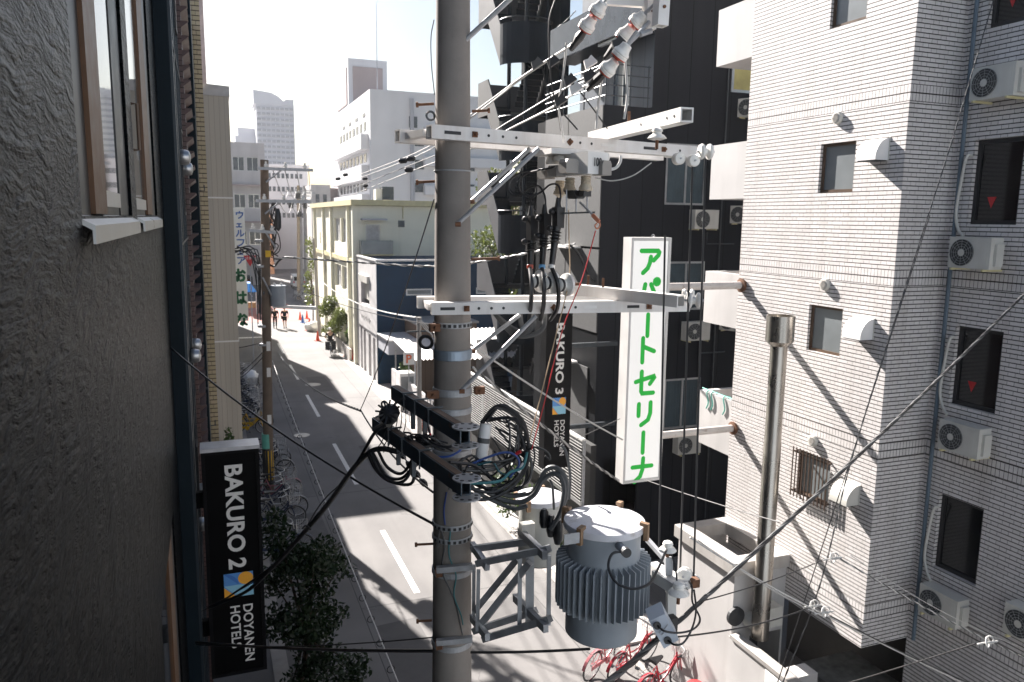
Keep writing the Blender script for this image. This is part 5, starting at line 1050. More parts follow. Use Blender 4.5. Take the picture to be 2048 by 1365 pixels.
# ================================================================ MAIN UTILITY POLE
P0 = V((1.79, 5.9, 0)); prz = lambda z: .205-.0073*z        # axis and radius
PD = lambda v: 5.97+(v-264)*(6.63-5.97)/(1293-264)          # depth of the pole axis at photo row v
pole = thing('utility_pole', 'thick concrete utility pole standing in the middle of the view', 'utility pole', P0)
MB().tube([P0+V((0, 0, z)) for z in np.linspace(0, 11.6, 24)], [prz(z) for z in np.linspace(0, 11.6, 24)], 40).build('shaft', M['concrete_pole'], pole, smooth=True)
def zrow(v, u=905): return at(u, v, Y=5.9).z
def band(v, h, mat, parent=pole, name='band', holes=0):
    z = zrow(v); m_ = MB(); r_ = prz(z)+.006; m_.lathe([(r_-.004, -h/2), (r_, -h/2), (r_+.004, -h/2+.006), (r_+.004, h/2-.006), (r_, h/2), (r_-.004, h/2)], P0+V((0, 0, z)), n=36); o = m_.build(name, mat, parent)
    if holes:
        m_ = MB()
        for k in range(holes):
            a = R(200+k*150/holes); c = P0+V(((r_+.006)*math.cos(a), (r_+.006)*math.sin(a), z)); tn = V((-math.sin(a), math.cos(a), 0)); m_.hexa([c-tn*.012-Z_*.012, c+tn*.012-Z_*.012, c+tn*.012-Z_*.012+V((math.cos(a), math.sin(a), 0))*.002, c-tn*.012-Z_*.012+V((math.cos(a), math.sin(a), 0))*.002], [c-tn*.012+Z_*.012, c+tn*.012+Z_*.012, c+tn*.012+Z_*.012+V((math.cos(a), math.sin(a), 0))*.002, c-tn*.012+Z_*.012+V((math.cos(a), math.sin(a), 0))*.002])
        m_.build('hole', M['ac_dark'], o)
    return o
band(648, .045, M['galv'], holes=10); band(707, .08, pm('blue_galv', (.3, .36, .43), .4, .6)); band(781, .06, M['galv']); band(818, .05, M['galv']); band(900, .05, M['galv'])
band(1044, .045, M['galv'], holes=10); band(1070, .04, M['galv'], holes=10); band(1137, .05, M['galv']); band(1280, .05, M['galv']); band(343, .012, M['galv'])
for u0, u1, v in ((832, 868, 210), (832, 870, 365), (830, 866, 1090), (833, 864, 1243), (980, 944, 221), (1000, 942, 517)):
    a, b_ = at(u0, v, d=PD(v)+.02), at(u1, v-(2 if u0 < u1 else -2), d=PD(v)+.02); m_ = MB(); m_.cyl(a, b_, .011, n=8); m_.cyl(a, a+(a-b_).normalized()*-.018, .021, n=8); m_.build('step_bolt', M['rust'], pole)
MB().torus(at(861, 232, d=5.95), (0, 1, 0), .032, .009, 14, 6).build('eye_bolt', M['dark_steel'], pole)
MB().torus(at(852, 685, d=6.2), (.5, 1, .2), .05, .014, 16, 6).build('ring', M['black_rubber'], pole)
for x0, x1, v in ((.15, .23, 778), (-.25, -.15, 780), (-.22, -.14, 650)):
    z = zrow(v); m_ = MB(); m_.box((P0.x+x0, P0.y-.14, z-.03), (P0.x+x1, P0.y-.09, z+.03)); m_.build('rusty_lug', M['rust'], pole); MB().cyl((P0.x+(x0+x1)/2, P0.y-.14, z), (P0.x+(x0+x1)/2, P0.y-.165, z), .014, n=6).build('lug_bolt', M['rust'], pole)
# small wires clinging to the pole
for pts, mat, lab in (([(875, 1095), (880, 1060), (889, 1090), (884, 1140), (900, 1180), (912, 1210), (925, 1270)], 'grey_rubber', 'thin dark wire snaking down the lower pole'), ([(901, 1060), (898, 1110), (912, 1150), (908, 1190), (922, 1230), (926, 1250)], 'teal_cable', 'thin green wire clipped to the lower pole'), ([(893, 985), (888, 1020), (890, 1050)], 'blue_cable', 'short blue wire on the pole below the steel beams')):
    tag(MB().tube(cat([at(u, v, d=PD(v)-.185) for u, v in pts]), .006, 6).build('pole_wire', M[mat]), lab, 'wire')
tag(MB().tube(cat([at(u, v, d=PD(v)+.1) for u, v in ((868, 40), (862, 75), (863, 130), (869, 190))]), .004, 5).build('pole_wire', M['grey_rubber']), 'loose grey wire hanging on the upper left side of the pole', 'wire')
# ---------------------------------------------------------------- crossarms
def plate(mb, c, U, N, w_, h_, t_=.004):
    c, U, N = V(c), V(U), V(N); mb.hexa([c-U*w_/2-Z_*h_/2, c+U*w_/2-Z_*h_/2, c+U*w_/2-Z_*h_/2+N*t_, c-U*w_/2-Z_*h_/2+N*t_], [c-U*w_/2+Z_*h_/2, c+U*w_/2+Z_*h_/2, c+U*w_/2+Z_*h_/2+N*t_, c-U*w_/2+Z_*h_/2+N*t_])
def crossarm(name, label, uv0, uv1, d0, h, gap, up, lo_, slots, bolts, holes):
    t = thing(name, label, 'crossarm', (0, 0, 0)); a = at(*uv0, d=d0); b_ = at(*uv1, Z=a.z); d = (b_-a).normalized(); n = V((d.y, -d.x, 0)); off = -n*gap   # n faces us
    t.location = a; ORG[t.name] = a
    MB().beam(a, b_, h, h, hollow=True).build('front_beam', M['arm_paint'], t)
    MB().beam(a-d*.06+off, b_-d*.06+off, h, h, hollow=True).build('rear_beam', M['arm_paint'], t)
    f = a+n*(h/2+.001); L = (b_-a).length
    T = lambda u: (u-uv0[0])/(uv1[0]-uv0[0])*L
    for u0, u1 in slots: m_ = MB(); plate(m_, f+d*(T(u0)+T(u1))/2, d, n, T(u1)-T(u0), h*.24, .002); m_.build('slot', M['ac_dark'], t)
    for u in holes: m_ = MB(); m_.lathe([(.011, 0), (.011, .002), (.001, .002)], f+d*T(u), n, n=12); m_.build('bolt_hole', M['ac_dark'], t)
    for i, u in enumerate(bolts):
        m_ = MB(); c = f+d*T(u); s_ = .021; e = d*s_; k = Z_*s_
        q = [c-e-k, c+e-k, c+e+k, c-e+k] if i % 2 == 0 else [c-e*1.4, c-k*1.4, c+e*1.4, c+k*1.4]
        m_.prism(q, n*.012); m_.lathe([(.012, 0), (.012, .025), (.001, .025)], c+n*.012, n, n=6); m_.build('bolt', M['rust'], t)
    for q in (.02, L-.02): m_ = MB(); m_.beam(a+d*q+off*.15, a+d*q+off*.86, h*.8, h*.5); m_.build('end_spacer', M['arm_paint'], t)
    return t, a, d, n, h, L, T
ca1, a1, d1, n1, h1, L1, T1 = crossarm('crossarm', 'upper pale steel double crossarm bolted to the main pole', (858, 264), (1396, 306), 5.72, .1, .44, 0, 0, ((878, 905), (1258, 1288)), (928, 1102, 1303), (952, 977, 1001, 1123, 1146, 1342))
ca2, a2, d2, n2, h2, L2, T2 = crossarm('crossarm', 'lower pale steel double crossarm below the white insulator discs', (862, 617), (1375, 611), 5.9, .093, .44, 0, 0, ((878, 905), (1243, 1268)), (927, 1095, 1288), (950, 974, 997, 1116, 1138))
for t, T, a, d, n, h, us in ((ca1, T1, a1, d1, n1, h1, (1166, 1193)), (ca2, T2, a2, d2, n2, h2, (1155, 1181))):
    m_ = MB(); plate(m_, a+n*(h/2+.001)+d*(T(us[0])+T(us[1]))/2, d, n, T(us[1])-T(us[0]), h*.24, .002); m_.build('slot', M['sign_white'], t)
z = a1.z+.101; e0, e1 = at(1374, 230, Z=z), at(1186, 277, Z=z); MB().beam(e0, e1, .1, .1, hollow=True).build('cross_beam', M['arm_paint'], ca1)
dd = (e1-e0).normalized(); nn = V((-dd.y, dd.x, 0)); nn = nn if nn.x < 0 else -nn
for q in (.09, .2, .62): MB().lathe([(.009, 0), (.009, .003), (.001, .003)], e0+dd*q+nn*.0505, nn, n=10).build('bolt_hole', M['ac_dark'], ca1)
MB().cyl(e0+dd*.95+Z_*.05, e0+dd*.95+Z_*.14, .012, n=8).build('stud', M['rust'], ca1)
z = a2.z+.095; g0, g1 = at(1362, 603, Z=z), at(1150, 579, Z=z); MB().beam(g0, g1, .09, .09, hollow=True).build('cross_beam', M['arm_paint'], ca2)
for u, v in ((1176, 555), (1206, 560)): c = at(u, v+15, d=5.9); MB().cyl(c, c+Z_*.07, .01, n=8).build('stud', M['rust'], ca2)
def brace(t, p, q, dp, dq): a, b_ = at(*p, d=dp), at(*q, d=dq); m_ = MB(); m_.tube([a, b_], .017, 8); m_.build('brace', M['galv'], t); MB().cyl(b_-V((.02, .02, 0)), b_+V((.02, -.03, 0)), .018, n=8).build('brace_bolt', M['rust'], t)
brace(ca1, (1078, 297), (914, 449), 5.86, 5.86); brace(ca1, (1060, 297), (942, 404), 6.2, 6.25)
brace(ca2, (1072, 632), (922, 782), 5.95, 6.05); brace(ca2, (1040, 630), (944, 702), 6.2, 6.32)
# upper crossarm above the frame with the drop posts that hold the strain insulators
t = thing('crossarm', 'topmost crossarm with square drop posts at the top edge of the view', 'crossarm', (1.8, 5.7, 11)); c0, c1 = V((1.3, 5.62, 11.2)), V((3.6, 5.6, 11.2))
MB().beam(c0, c1, .1, .1, hollow=True).build('front_beam', M['arm_paint'], t); MB().beam(c0+V((0, .42, 0)), c1+V((0, .42, 0)), .1, .1, hollow=True).build('rear_beam', M['arm_paint'], t)
for u, v, d_, w_ in ((1297, 60, 5.6, .08), (1320, 53, 5.45, .085)):
    b_ = at(u, v, d=d_); MB().beam(b_, V((b_.x+.02, b_.y, 11.15)), w_, w_, hollow=True).build('drop_post', M['arm_paint'], t); MB().lathe([(.012, 0), (.012, .01), (.001, .01)], b_+V((0, -.045, .12)), (0, -1, 0), n=6).build('bolt', M['rust'], t)
m_ = MB(); m_.beam(at(1212, 3, d=5.6), at(1290, 8, d=5.6), .05, .05); m_.build('link_bar', M['arm_paint'], t)
a, b_ = at(1024, -5, d=5.7), at(919, 92, d=5.83); MB().tube([a, b_], .02, 8).build('brace', M['galv'], t); MB().cyl(b_-V((.02, .02, 0)), b_+V((.02, -.03, 0)), .02, n=8).build('brace_bolt', M['rust'], t); MB().tube([a, a+(a-b_).normalized()*.9], .02, 8).build('brace', M['galv'], t)
# ---------------------------------------------------------------- insulators
def unit(t, p, q, r_):
    """one cream strain insulator from p (upper) to q (lower) with a red ring"""
    p, q = V(p), V(q); L = (q-p).length; ax = (q-p)/L
    MB().lathe([(r_*.3, 0), (r_*.62, L*.06), (r_*.7, L*.3), (r_*.82, L*.42), (r_*.98, L*.5), (r_, L*.58), (r_*.93, L*.62), (r_*1.0, L*.66), (r_*.98, L*.8), (r_*.75, L*.83)], p, ax, n=20).build('insulator', M['porcelain'], t, smooth=True)
    MB().lathe([(r_*.75, L*.8), (r_*.93, L*.81), (r_*.93, L*.87), (r_*.5, L*.9), (r_*.2, L)], p, ax, n=20).build('red_ring', M['red_mark'], t)
def string(label, pts, depths):
    P = [at(u, v, d=d_) for (u, v), d_ in zip(pts, depths)]; t = thing('strain_insulator', label, 'insulator', P[0], 'strain insulator strings')
    for i in range(len(P)-1): unit(t, P[i], P[i+1].lerp(P[i], .02), .062)
    m_ = MB(); m_.tube([P[0]+(P[0]-P[1]).normalized()*.1, P[0]], .014, 6); m_.build('clevis', M['galv'], t)
    e = P[-1]; ax = (P[-1]-P[-2]).normalized(); m_ = MB(); m_.tube([e, e+ax*.05, e+ax*.16], [.03, .036, .018], 8); m_.build('dead_end_clamp', M['black_rubber'], t); return e+ax*.16
E1 = string('pair of cream strain insulators with red rings nearest the top edge, the left string', ((1208, 4), (1187, 33), (1166, 64)), (5.55, 5.62, 5.7))
E2 = string('pair of cream strain insulators in the middle string beside the square drop posts', ((1290, 28), (1265, 52), (1238, 84)), (5.55, 5.62, 5.7))
E3 = string('pair of cream strain insulators in the lowest string', ((1256, 88), (1232, 121), (1205, 149)), (5.4, 5.46, 5.54))
m_ = MB(); m_.tube([at(1298, 45, d=5.55), at(1275, 70, d=5.45), at(1257, 88, d=5.4)], .016, 6); m_.tube([at(1302, 62, d=5.5), at(1280, 70, d=5.45)], .02, 6); tag(m_.build('clevis_link', M['galv']), 'grey shackle links joining the lowest insulator string to the drop post', 'shackle')
def knob(label, c, ax, r_, grp='knob insulators', name='knob_insulator'):
    t = thing(name, label, 'insulator', c, grp); c, ax = V(c), V(ax).normalized()
    MB().lathe([(r_*.3, -r_*.9), (r_*.85, -r_*.8), (r_, -r_*.55), (r_*.95, -r_*.35), (r_*.5, -r_*.15), (r_*.5, r_*.15), (r_*.95, r_*.35), (r_, r_*.55), (r_*.85, r_*.8), (r_*.3, r_*.9)], c, ax, n=24).build('body', M['porcelain'], t, smooth=True)
    MB().cyl(c-ax*r_*1.15, c+ax*r_*1.15, r_*.16, n=8).build('pin', M['galv'], t); return t
knob('white spool insulator capping the right end of the upper crossarm', at(1411, 304, d=5.7), d1+V((.3, -.5, 0)), .058)
knob('pale spool insulator under the upper crossarm, left of two', at(1357, 318, d=5.75), (.2, 1, 0), .045); knob('pale spool insulator under the upper crossarm, right of two', at(1386, 322, d=5.72), (.2, 1, 0), .045)
knob('white spool insulator at the right end of the lower crossarm', at(1388, 601, d=5.75), d2+V((.3, -.5, 0)), .06)
knob('second white spool insulator just behind the right end of the lower crossarm', at(1376, 592, d=6.0), d2+V((.3, -.5, 0)), .055)
def pinins(label, c, r_, grp='pin insulators'):
    t = thing('pin_insulator', label, 'insulator', c, grp); c = V(c)
    MB().lathe([(r_*.45, 0), (r_*.98, .01), (r_, r_*.2), (r_*.75, r_*.5), (r_*.5, r_*.62), (r_*.45, r_*.8), (r_*.6, r_*.9), (r_*.5, r_*1.15), (r_*.2, r_*1.3)], c, n=24).build('body', M['porcelain'], t, smooth=True); MB().cyl(c-Z_*r_*.9, c, .012, n=8).build('pin', M['rust'], t); return t
pinins('white pin insulator on the upper crossarm under the cross beam', at(1314, 281, d=5.5), .068)
# three disc insulators in front of the lower crossarm
for i, (u, v) in enumerate(((1076, 563), (1101, 566), (1129, 570))):
    c = at(u, v, d=5.95-.05*i); ax = V((-.95, -.25, 0)).normalized(); t = thing('disc_insulator', ['leftmost of the three white disc insulators holding the black cables', 'middle one of the three white disc insulators holding the black cables', 'rightmost of the three white disc insulators holding the black cables'][i], 'insulator', c, 'disc insulators')
    MB().lathe([(.03, .06), (.045, .05), (.048, .02), (.03, .015), (.05, .0), (.085, -.012), (.088, -.03), (.06, -.05), (.03, -.055)], c, ax, n=24).build('disc', M['porcelain'], t, smooth=True); MB().lathe([(.047, .025), (.053, .03), (.053, .042), (.047, .047)], c, ax, n=20).build('strap', M['black_rubber'], t)
    MB().cyl(c-ax*.055, c-ax*.16, .012, n=8).build('pin', M['rust'], t)
# ---------------------------------------------------------------- pole switch "100"
sw = thing('pole_switch', 'pale pole switch box marked 100 hanging under the upper crossarm', 'switch', at(1150, 340, d=5.95))
U_ = d1; N_ = n1
def obox(mb, c, w_, h_, dp, tw=0.0, taper=1.0):
    c = V(c); mb.hexa([c-U_*w_/2*taper-Z_*h_/2-N_*dp/2, c+U_*w_/2*taper-Z_*h_/2-N_*dp/2, c+U_*w_/2*taper-Z_*h_/2+N_*dp/2, c-U_*w_/2*taper-Z_*h_/2+N_*dp/2], [c-U_*w_/2-Z_*h_/2-N_*dp/2+Z_*h_, c+U_*w_/2+Z_*h_/2-N_*dp/2, c+U_*w_/2+Z_*h_/2+N_*dp/2, c-U_*w_/2+Z_*h_/2+N_*dp/2]); return mb
obox(MB(), at(1168, 329, d=5.85), .185, .16, .34).build('body', M['sign_white'], sw)
fc = at(1171, 327, d=5.85)+N_*.171
text_mb('100', .085, fc-U_*.06-Z_*.03, U_, Z_, N_, .002, sx=.62, bold=.002).build('number', M['ac_dark'], sw)
hoodm = pm('switch_hood', (.3, .28, .26), .5, var=.15)
def rhood(u, v, d_, w_, h_, dp, mat=hoodm):
    c = at(u, v, d=d_); m_ = MB(); pr = [(-w_/2, -h_/2), (w_/2, -h_/2), (w_/2, h_*.25), (w_*.36, h_/2), (-w_*.36, h_/2), (-w_/2, h_*.25)]
    m_.prism([c+U_*x+Z_*y-N_*dp/2 for x, y in pr], N_*dp); return m_.build('hood', mat, sw)
rhood(1137, 333, 5.72, .11, .1, .1); rhood(1204, 337, 5.75, .085, .105, .12); rhood(1113, 343, 5.95, .09, .085, .12); rhood(1092, 348, 6.1, .09, .08, .12)
for u, v, d_ in ((1120, 318, 5.95), (1142, 312, 5.95), (1105, 324, 6.05)): MB().lathe([(.05, -.02), (.055, 0), (.045, .03), (.02, .05), (.005, .05)], at(u, v, d=d_), n=16).build('cap', M['porcelain'], sw, smooth=True)
m_ = MB(); m_.box(V((at(1138, 305, d=5.95).x-.2, at(1138, 305, d=5.95).y-.12, a1.z-.14)), V((at(1138, 305, d=5.95).x+.24, at(1138, 305, d=5.95).y+.2, a1.z-.1))); m_.build('hanger_plate', M['arm_paint'], sw)
for u, v, d_ in ((1172, 352, 5.78), (1140, 356, 5.95), (1120, 362, 6.08)):
    MB().lathe([(.035, 0), (.04, -.01), (.034, -.02), (.04, -.03), (.034, -.04), (.04, -.05), (.036, -.06), (.05, -.085), (.053, -.105), (.03, -.115), (.02, -.13)], at(u, v, d=d_), n=18).build('bushing', M['cream_porcelain'], sw, smooth=True)
m_ = MB(); obox(m_, at(1152, 390, d=5.9), .15, .06, .12, taper=.4); obox(m_, at(1170, 388, d=5.8), .07, .04, .06); m_.build('mechanism', M['black_rubber'], sw)
for u in (1133, 1152, 1174): MB().beam(at(u, 380, d=5.88), at(u, 424, d=5.88), .008, .02).build('strap', M['galv'], sw)
MB().beam(at(1126, 427, d=5.86), at(1190, 425, d=5.82), .01, .012).build('strap', M['dark_steel'], sw)
m_ = MB(); m_.beam(at(1160, 405, d=5.86), at(1188, 432, d=5.8), .02, .012); m_.build('lever', M['galv'], sw)
lv = MB(); lv.beam(at(1185, 430, d=5.8), at(1198, 444, d=5.78), .02, .026); lv.tube(cat([at(1198, 443, d=5.78), at(1200, 452, d=5.78), at(1194, 458, d=5.78), at(1190, 452, d=5.78), at(1194, 447, d=5.78)]), .006, 6); lv.build('lever_tip', pm('faded_orange', (.65, .24, .14), .5), sw)
# rope and cord from the lever
def cable(name, label, pts, r_, mat, cat_='cable', grp=None, n=6, sides=6, kind=None, spline=True):
    Q = [V(p) if len(p) == 3 and isinstance(p, Vector) else at(p[0], p[1], d=p[2]) for p in pts]
    o = MB().tube(cat(Q, n) if spline else Q, r_, sides).build(name, M[mat] if isinstance(mat, str) else mat, smooth=True); tag(o, label, cat_, grp); return o
def twist(name, label, P, r_, mats, pitch=.5, nst=2, cat_='cable', grp=None, seg=None):
    """twisted overhead cable: strands wound round one another along the sagging path P"""
    t = thing(name, label, cat_, P[0], grp); L = sum((P[i+1]-P[i]).length for i in range(len(P)-1)); nseg = seg or max(24, min(220, int(L/pitch*7)))
    cum = [0]
    for i in range(len(P)-1): cum.append(cum[-1]+(P[i+1]-P[i]).length)
    def pt(s):
        for i in range(len(P)-1):
            if s <= cum[i+1] or i == len(P)-2: return P[i].lerp(P[i+1], (s-cum[i])/(cum[i+1]-cum[i]))
    d = (P[-1]-P[0]).normalized(); a = d.cross(Z_).normalized() if abs(d.z) < .95 else V((1, 0, 0)); b2 = d.cross(a)
    for k in range(nst):
        m_ = MB(); Q = []
        for i in range(nseg+1):
            s = L*i/nseg; an = 2*math.pi*(s/pitch+k/nst); Q.append(pt(s)+a*(r_*.8*math.cos(an))+b2*(r_*.8*math.sin(an)))
        m_.tube(Q, r_, 5); m_.build('strand', M[mats[k % len(mats)]], t)
    return t
cable('pull_cord', 'thin red pull cord running from the switch lever down to the cable loops', [(1191, 462, 5.78), (1165, 556, 5.8), (1125, 660, 5.8), (1085, 820, 5.8), (1063, 900, 5.85)], .0042, 'red', 'cord')
cable('pull_cord', 'thin straw coloured cord hanging from the pole switch beside the red one', [(1137, 420, 5.86), (1138, 480, 5.86), (1138, 560, 5.84), (1112, 670, 5.82), (1082, 790, 5.85), (1056, 892, 5.9)], .0042, pm('straw_cord', (.5, .37, .24), .7), 'cord')
# black cable terminations with leads looping to the switch and to the discs
TC = [((1062, 428), (1062, 482), (1060, 535), 6.05), ((1089, 425), (1088, 470), (1084, 535), 5.98), ((1116, 412), (1113, 455), (1103, 535), 5.9)]
loopsA = [[(1062, 432, 6.05), (1060, 400, 6.05), (1050, 388, 6.08), (1030, 392, 6.1), (1017, 380, 6.1), (1022, 360, 6.1), (1045, 345, 6.05), (1085, 340, 6.02)],
          [(1090, 430, 5.98), (1090, 395, 5.98), (1078, 373, 6.0), (1060, 375, 6.05), (1046, 387, 6.08), (1030, 388, 6.1), (1018, 373, 6.1), (1026, 355, 6.08), (1050, 343, 6.03), (1100, 338, 5.98)],
          [(1118, 418, 5.9), (1121, 390, 5.9), (1116, 371, 5.92), (1100, 370, 5.95), (1080, 386, 6.0), (1060, 392, 6.02), (1042, 385, 6.05), (1039, 365, 6.05), (1055, 347, 6.02), (1112, 334, 5.9)]]
nm3 = ['left', 'middle', 'right']
for i, (p, q, r_, d_) in enumerate(TC):
    t = thing('cable_termination', f'{["left of the three black rubber cable terminations, beside the pole brace", "middle one of the three black rubber cable terminations", "right of the three black rubber cable terminations, under the switch"][i]}', 'cable termination', at(*p, d=d_), 'black cable terminations'); A, B_, C_ = at(*p, d=d_), at(*q, d=d_), at(*r_, d=d_)
    m_ = MB(); c = A.lerp(B_, .55); obox(m_, c+U_*.01, .072, (A-B_).length*.95, .07, taper=.85); m_.build('housing', M['black_rubber'], t)
    MB().tube([A+Z_*.06, A, A-Z_*.02, A-Z_*.05], [.014, .024, .032, .034], 10).build('boot', M['black_rubber'], t, smooth=True)
    for q_, ax_ in ((A-U_*.035-Z_*.05, -U_+Z_*.3), (B_-U_*.04, -U_-Z_*.3)): MB().lathe([(.01, 0), (.022, .01), (.022, .035), (.01, .045)], q_, ax_, n=10).build('plug', M['black_rubber'], t, smooth=True)
    m_ = MB(); ax = (C_-B_).normalized(); L = (C_-B_).length; pr = [(.036, 0)]
    for k in range(4): pr += [(.03, L*(.1+.08*k)), (.046, L*(.12+.08*k)), (.03, L*(.15+.08*k))]
    pr += [(.026, L*.5), (.022, L)]; m_.lathe(pr, B_, ax, n=14); m_.build('rain_sheds', M['black_rubber'], t, smooth=True)
    m_ = MB(); m_.lathe([(.024, 0), (.026, .003), (.026, .028), (.024, .03)], C_-ax*.02, ax, n=12); m_.build('phase_tape', [M['red_mark'], pm('tape_blue', (.15, .4, .7), .5), M['sign_white']][i], t)
    cable('switch_lead', f'thin black lead looping from the {nm3[i]} termination to the pole switch', loopsA[i], .0075, 'black_rubber', 'cable', 'leads looping to the pole switch')
    u, v = ((1076, 563), (1101, 566), (1129, 570))[i]; ue = (1060, 1083, 1103)[i]
    cable('riser_cable', f'thick black cable dropping from the {nm3[i]} termination past its disc insulator', [C_, at(u-13, v, d=5.9-.05*i), at(u-14, v+45, d=5.95), at(ue-2, 640, d=6.2)], .017, 'black_rubber', 'cable', 'cables dropping past the discs')
    cable('cable_bend', f'{["inner", "middle", "outer"][i]} grey cable bending in a U under the lower crossarm', [(1040+(0, 28, 50)[i], 628, 6.25), (1040+(2, 26, 46)[i], 646+5*i, 6.25), (1040+(6, 12, 26)[i], 662+4*i, 6.28), (1034, 662+5*i, 6.32), (1012, 648+4*i, 6.38), (990, 628, 6.45)], .021, 'grey_rubber', 'cable', 'cable bends under the lower crossarm')
# clamp covers and jumper leads around the conductors
for i, (u, v, d_, m) in enumerate(((1107, 129, 6.0, 'black_rubber'), (1181, 131, 5.75, 'plastic_white'), (1141, 166, 5.9, 'black_rubber'), (1152, 183, 5.75, 'plastic_white'), (1122, 207, 5.9, 'black_rubber'), (1075, 133, 6.2, 'grey_rubber'), (1180, 158, 5.65, 'black_rubber'), (1237, 92, 5.6, 'black_rubber'))):
    c = at(u, v, d=d_); a = (RT*.8+UP*.5-FW*.1).normalized(); b_ = a.cross(FW).normalized(); m_ = MB()
    m_.prism([c-a*.05-b_*.012, c+a*.05-b_*.012, c+a*.035+b_*.055, c+a*.0+b_*.042, c-a*.03+b_*.05], -FW*.035)
    tag(m_.build('clamp_cover', M[m]), ['black clamp cover on the conductor left of the top insulators', 'white clamp cover on the conductor left of the lowest insulator string', 'black square clamp cover between the two white ones', 'lower white clamp cover hanging on the third conductor', 'black clamp cover below the lower white cover', 'grey clamp cover on the conductor in front of the stairs', 'black clamp cover directly left of the lowest insulator', 'black clamp cover above the white jumper lead'][i], 'clamp cover', 'conductor clamp covers')
for i, (pts, r_) in enumerate((([(1133, 86, 5.8), (1130, 120, 5.85), (1124, 165, 5.9), (1118, 215, 5.95), (1128, 285, 6.0)], .009), ([(1206, 146, 5.6), (1202, 175, 5.65), (1196, 215, 5.7), (1192, 258, 5.72)], .009), ([(1250, 118, 5.5), (1253, 160, 5.5), (1254, 200, 5.5), (1248, 238, 5.5)], .009))):
    cable('jumper_lead', ['pale jumper lead hanging left of the others over the stairs', 'pale jumper lead dropping from the lowest insulator to the cross beam', 'pale jumper lead right of the others, in front of the terrace window'][i], pts, r_, 'white_cable', 'cable', 'pale jumper leads')
cable('jumper_lead', 'black lead crossing diagonally over the terrace rail to the crossarm', [(1105, 130, 6.0), (1140, 160, 6.0), (1180, 210, 6.0), (1215, 258, 6.0)], .006, 'black_rubber'); cable('jumper_lead', 'black lead dropping from the left conductor to the crossarm', [(1085, 140, 6.1), (1095, 180, 6.1), (1115, 225, 6.05), (1122, 262, 6.0)], .006, 'black_rubber')
cable('jumper_lead', 'black lead running down from the left conductor toward the switch', [(1110, 0, 5.9), (1098, 45, 5.95), (1100, 130, 5.95), (1112, 205, 5.95), (1155, 260, 5.95)], .006, 'black_rubber')
for i, pts in enumerate(([(1218, 340, 5.75), (1232, 336, 5.75), (1240, 325, 5.75), (1242, 312, 5.75)], [(1210, 330, 5.8), (1216, 318, 5.8), (1217, 308, 5.8)])): cable('switch_pipe', 'bent pale conduit right of the switch, the '+('larger one' if i == 0 else 'smaller one'), pts, .012, 'arm_paint', 'conduit')
cable('sagging_wire', 'thin pale wire sagging from the switch to the right end of the upper crossarm', [(1190, 356, 5.8), (1225, 362, 5.78), (1265, 352, 5.75), (1303, 326, 5.72)], .005, 'white_cable')
# conductors running away up the street
for i, (e, pts) in enumerate(((E1, [(1142, 92, 6.0), (1050, 150, 7.2), (946, 226, 9.0), (830, 307, 14), (668, 368, 25)]), (E2, [(1196, 140, 5.95), (1100, 195, 6.8), (1020, 243, 7.6), (945, 285, 9), (835, 325, 14), (690, 384, 25)]), (E3, [(1170, 172, 5.9), (1110, 212, 6.4), (1020, 258, 7.4), (945, 297, 9), (830, 340, 14), (700, 392, 25)]), (None, [(1175, 60, 5.85), (1130, 98, 6.2), (1040, 160, 7.4), (943, 235, 9.2), (835, 312, 14), (676, 372, 25)]))):
    cable('conductor', ['overhead conductor leaving the left insulator string up the street', 'overhead conductor leaving the middle insulator string up the street', 'overhead conductor leaving the lowest insulator string up the street', 'bare overhead line just above the leftmost insulated conductor'][i], ([e] if e else [])+pts, .008, 'white_cable' if i in (0, 2, 3) else 'grey_rubber', 'cable', 'overhead conductors')
for i, (u, v) in enumerate(((806, 322), (822, 318), (818, 340), (676, 358), (691, 350), (730, 358), (731, 372))): c = at(u, v, d=14 if u > 780 else 24); m_ = MB(); m_.lathe([(.02, -.08), (.05, -.05), (.05, .05), (.02, .08)], c, (1, -.4, .1), n=10); tag(m_.build('line_spacer', M['black_rubber']), 'small black spacer on the overhead lines, '+['upper one left of the main pole', 'middle one left of the main pole', 'lower one left of the main pole', 'far one in front of the white office', 'far upper one in front of the white office', 'hanging one right of the far pair', 'lowest hanging one before the yellow roof'][i], 'line spacer', 'line spacers')
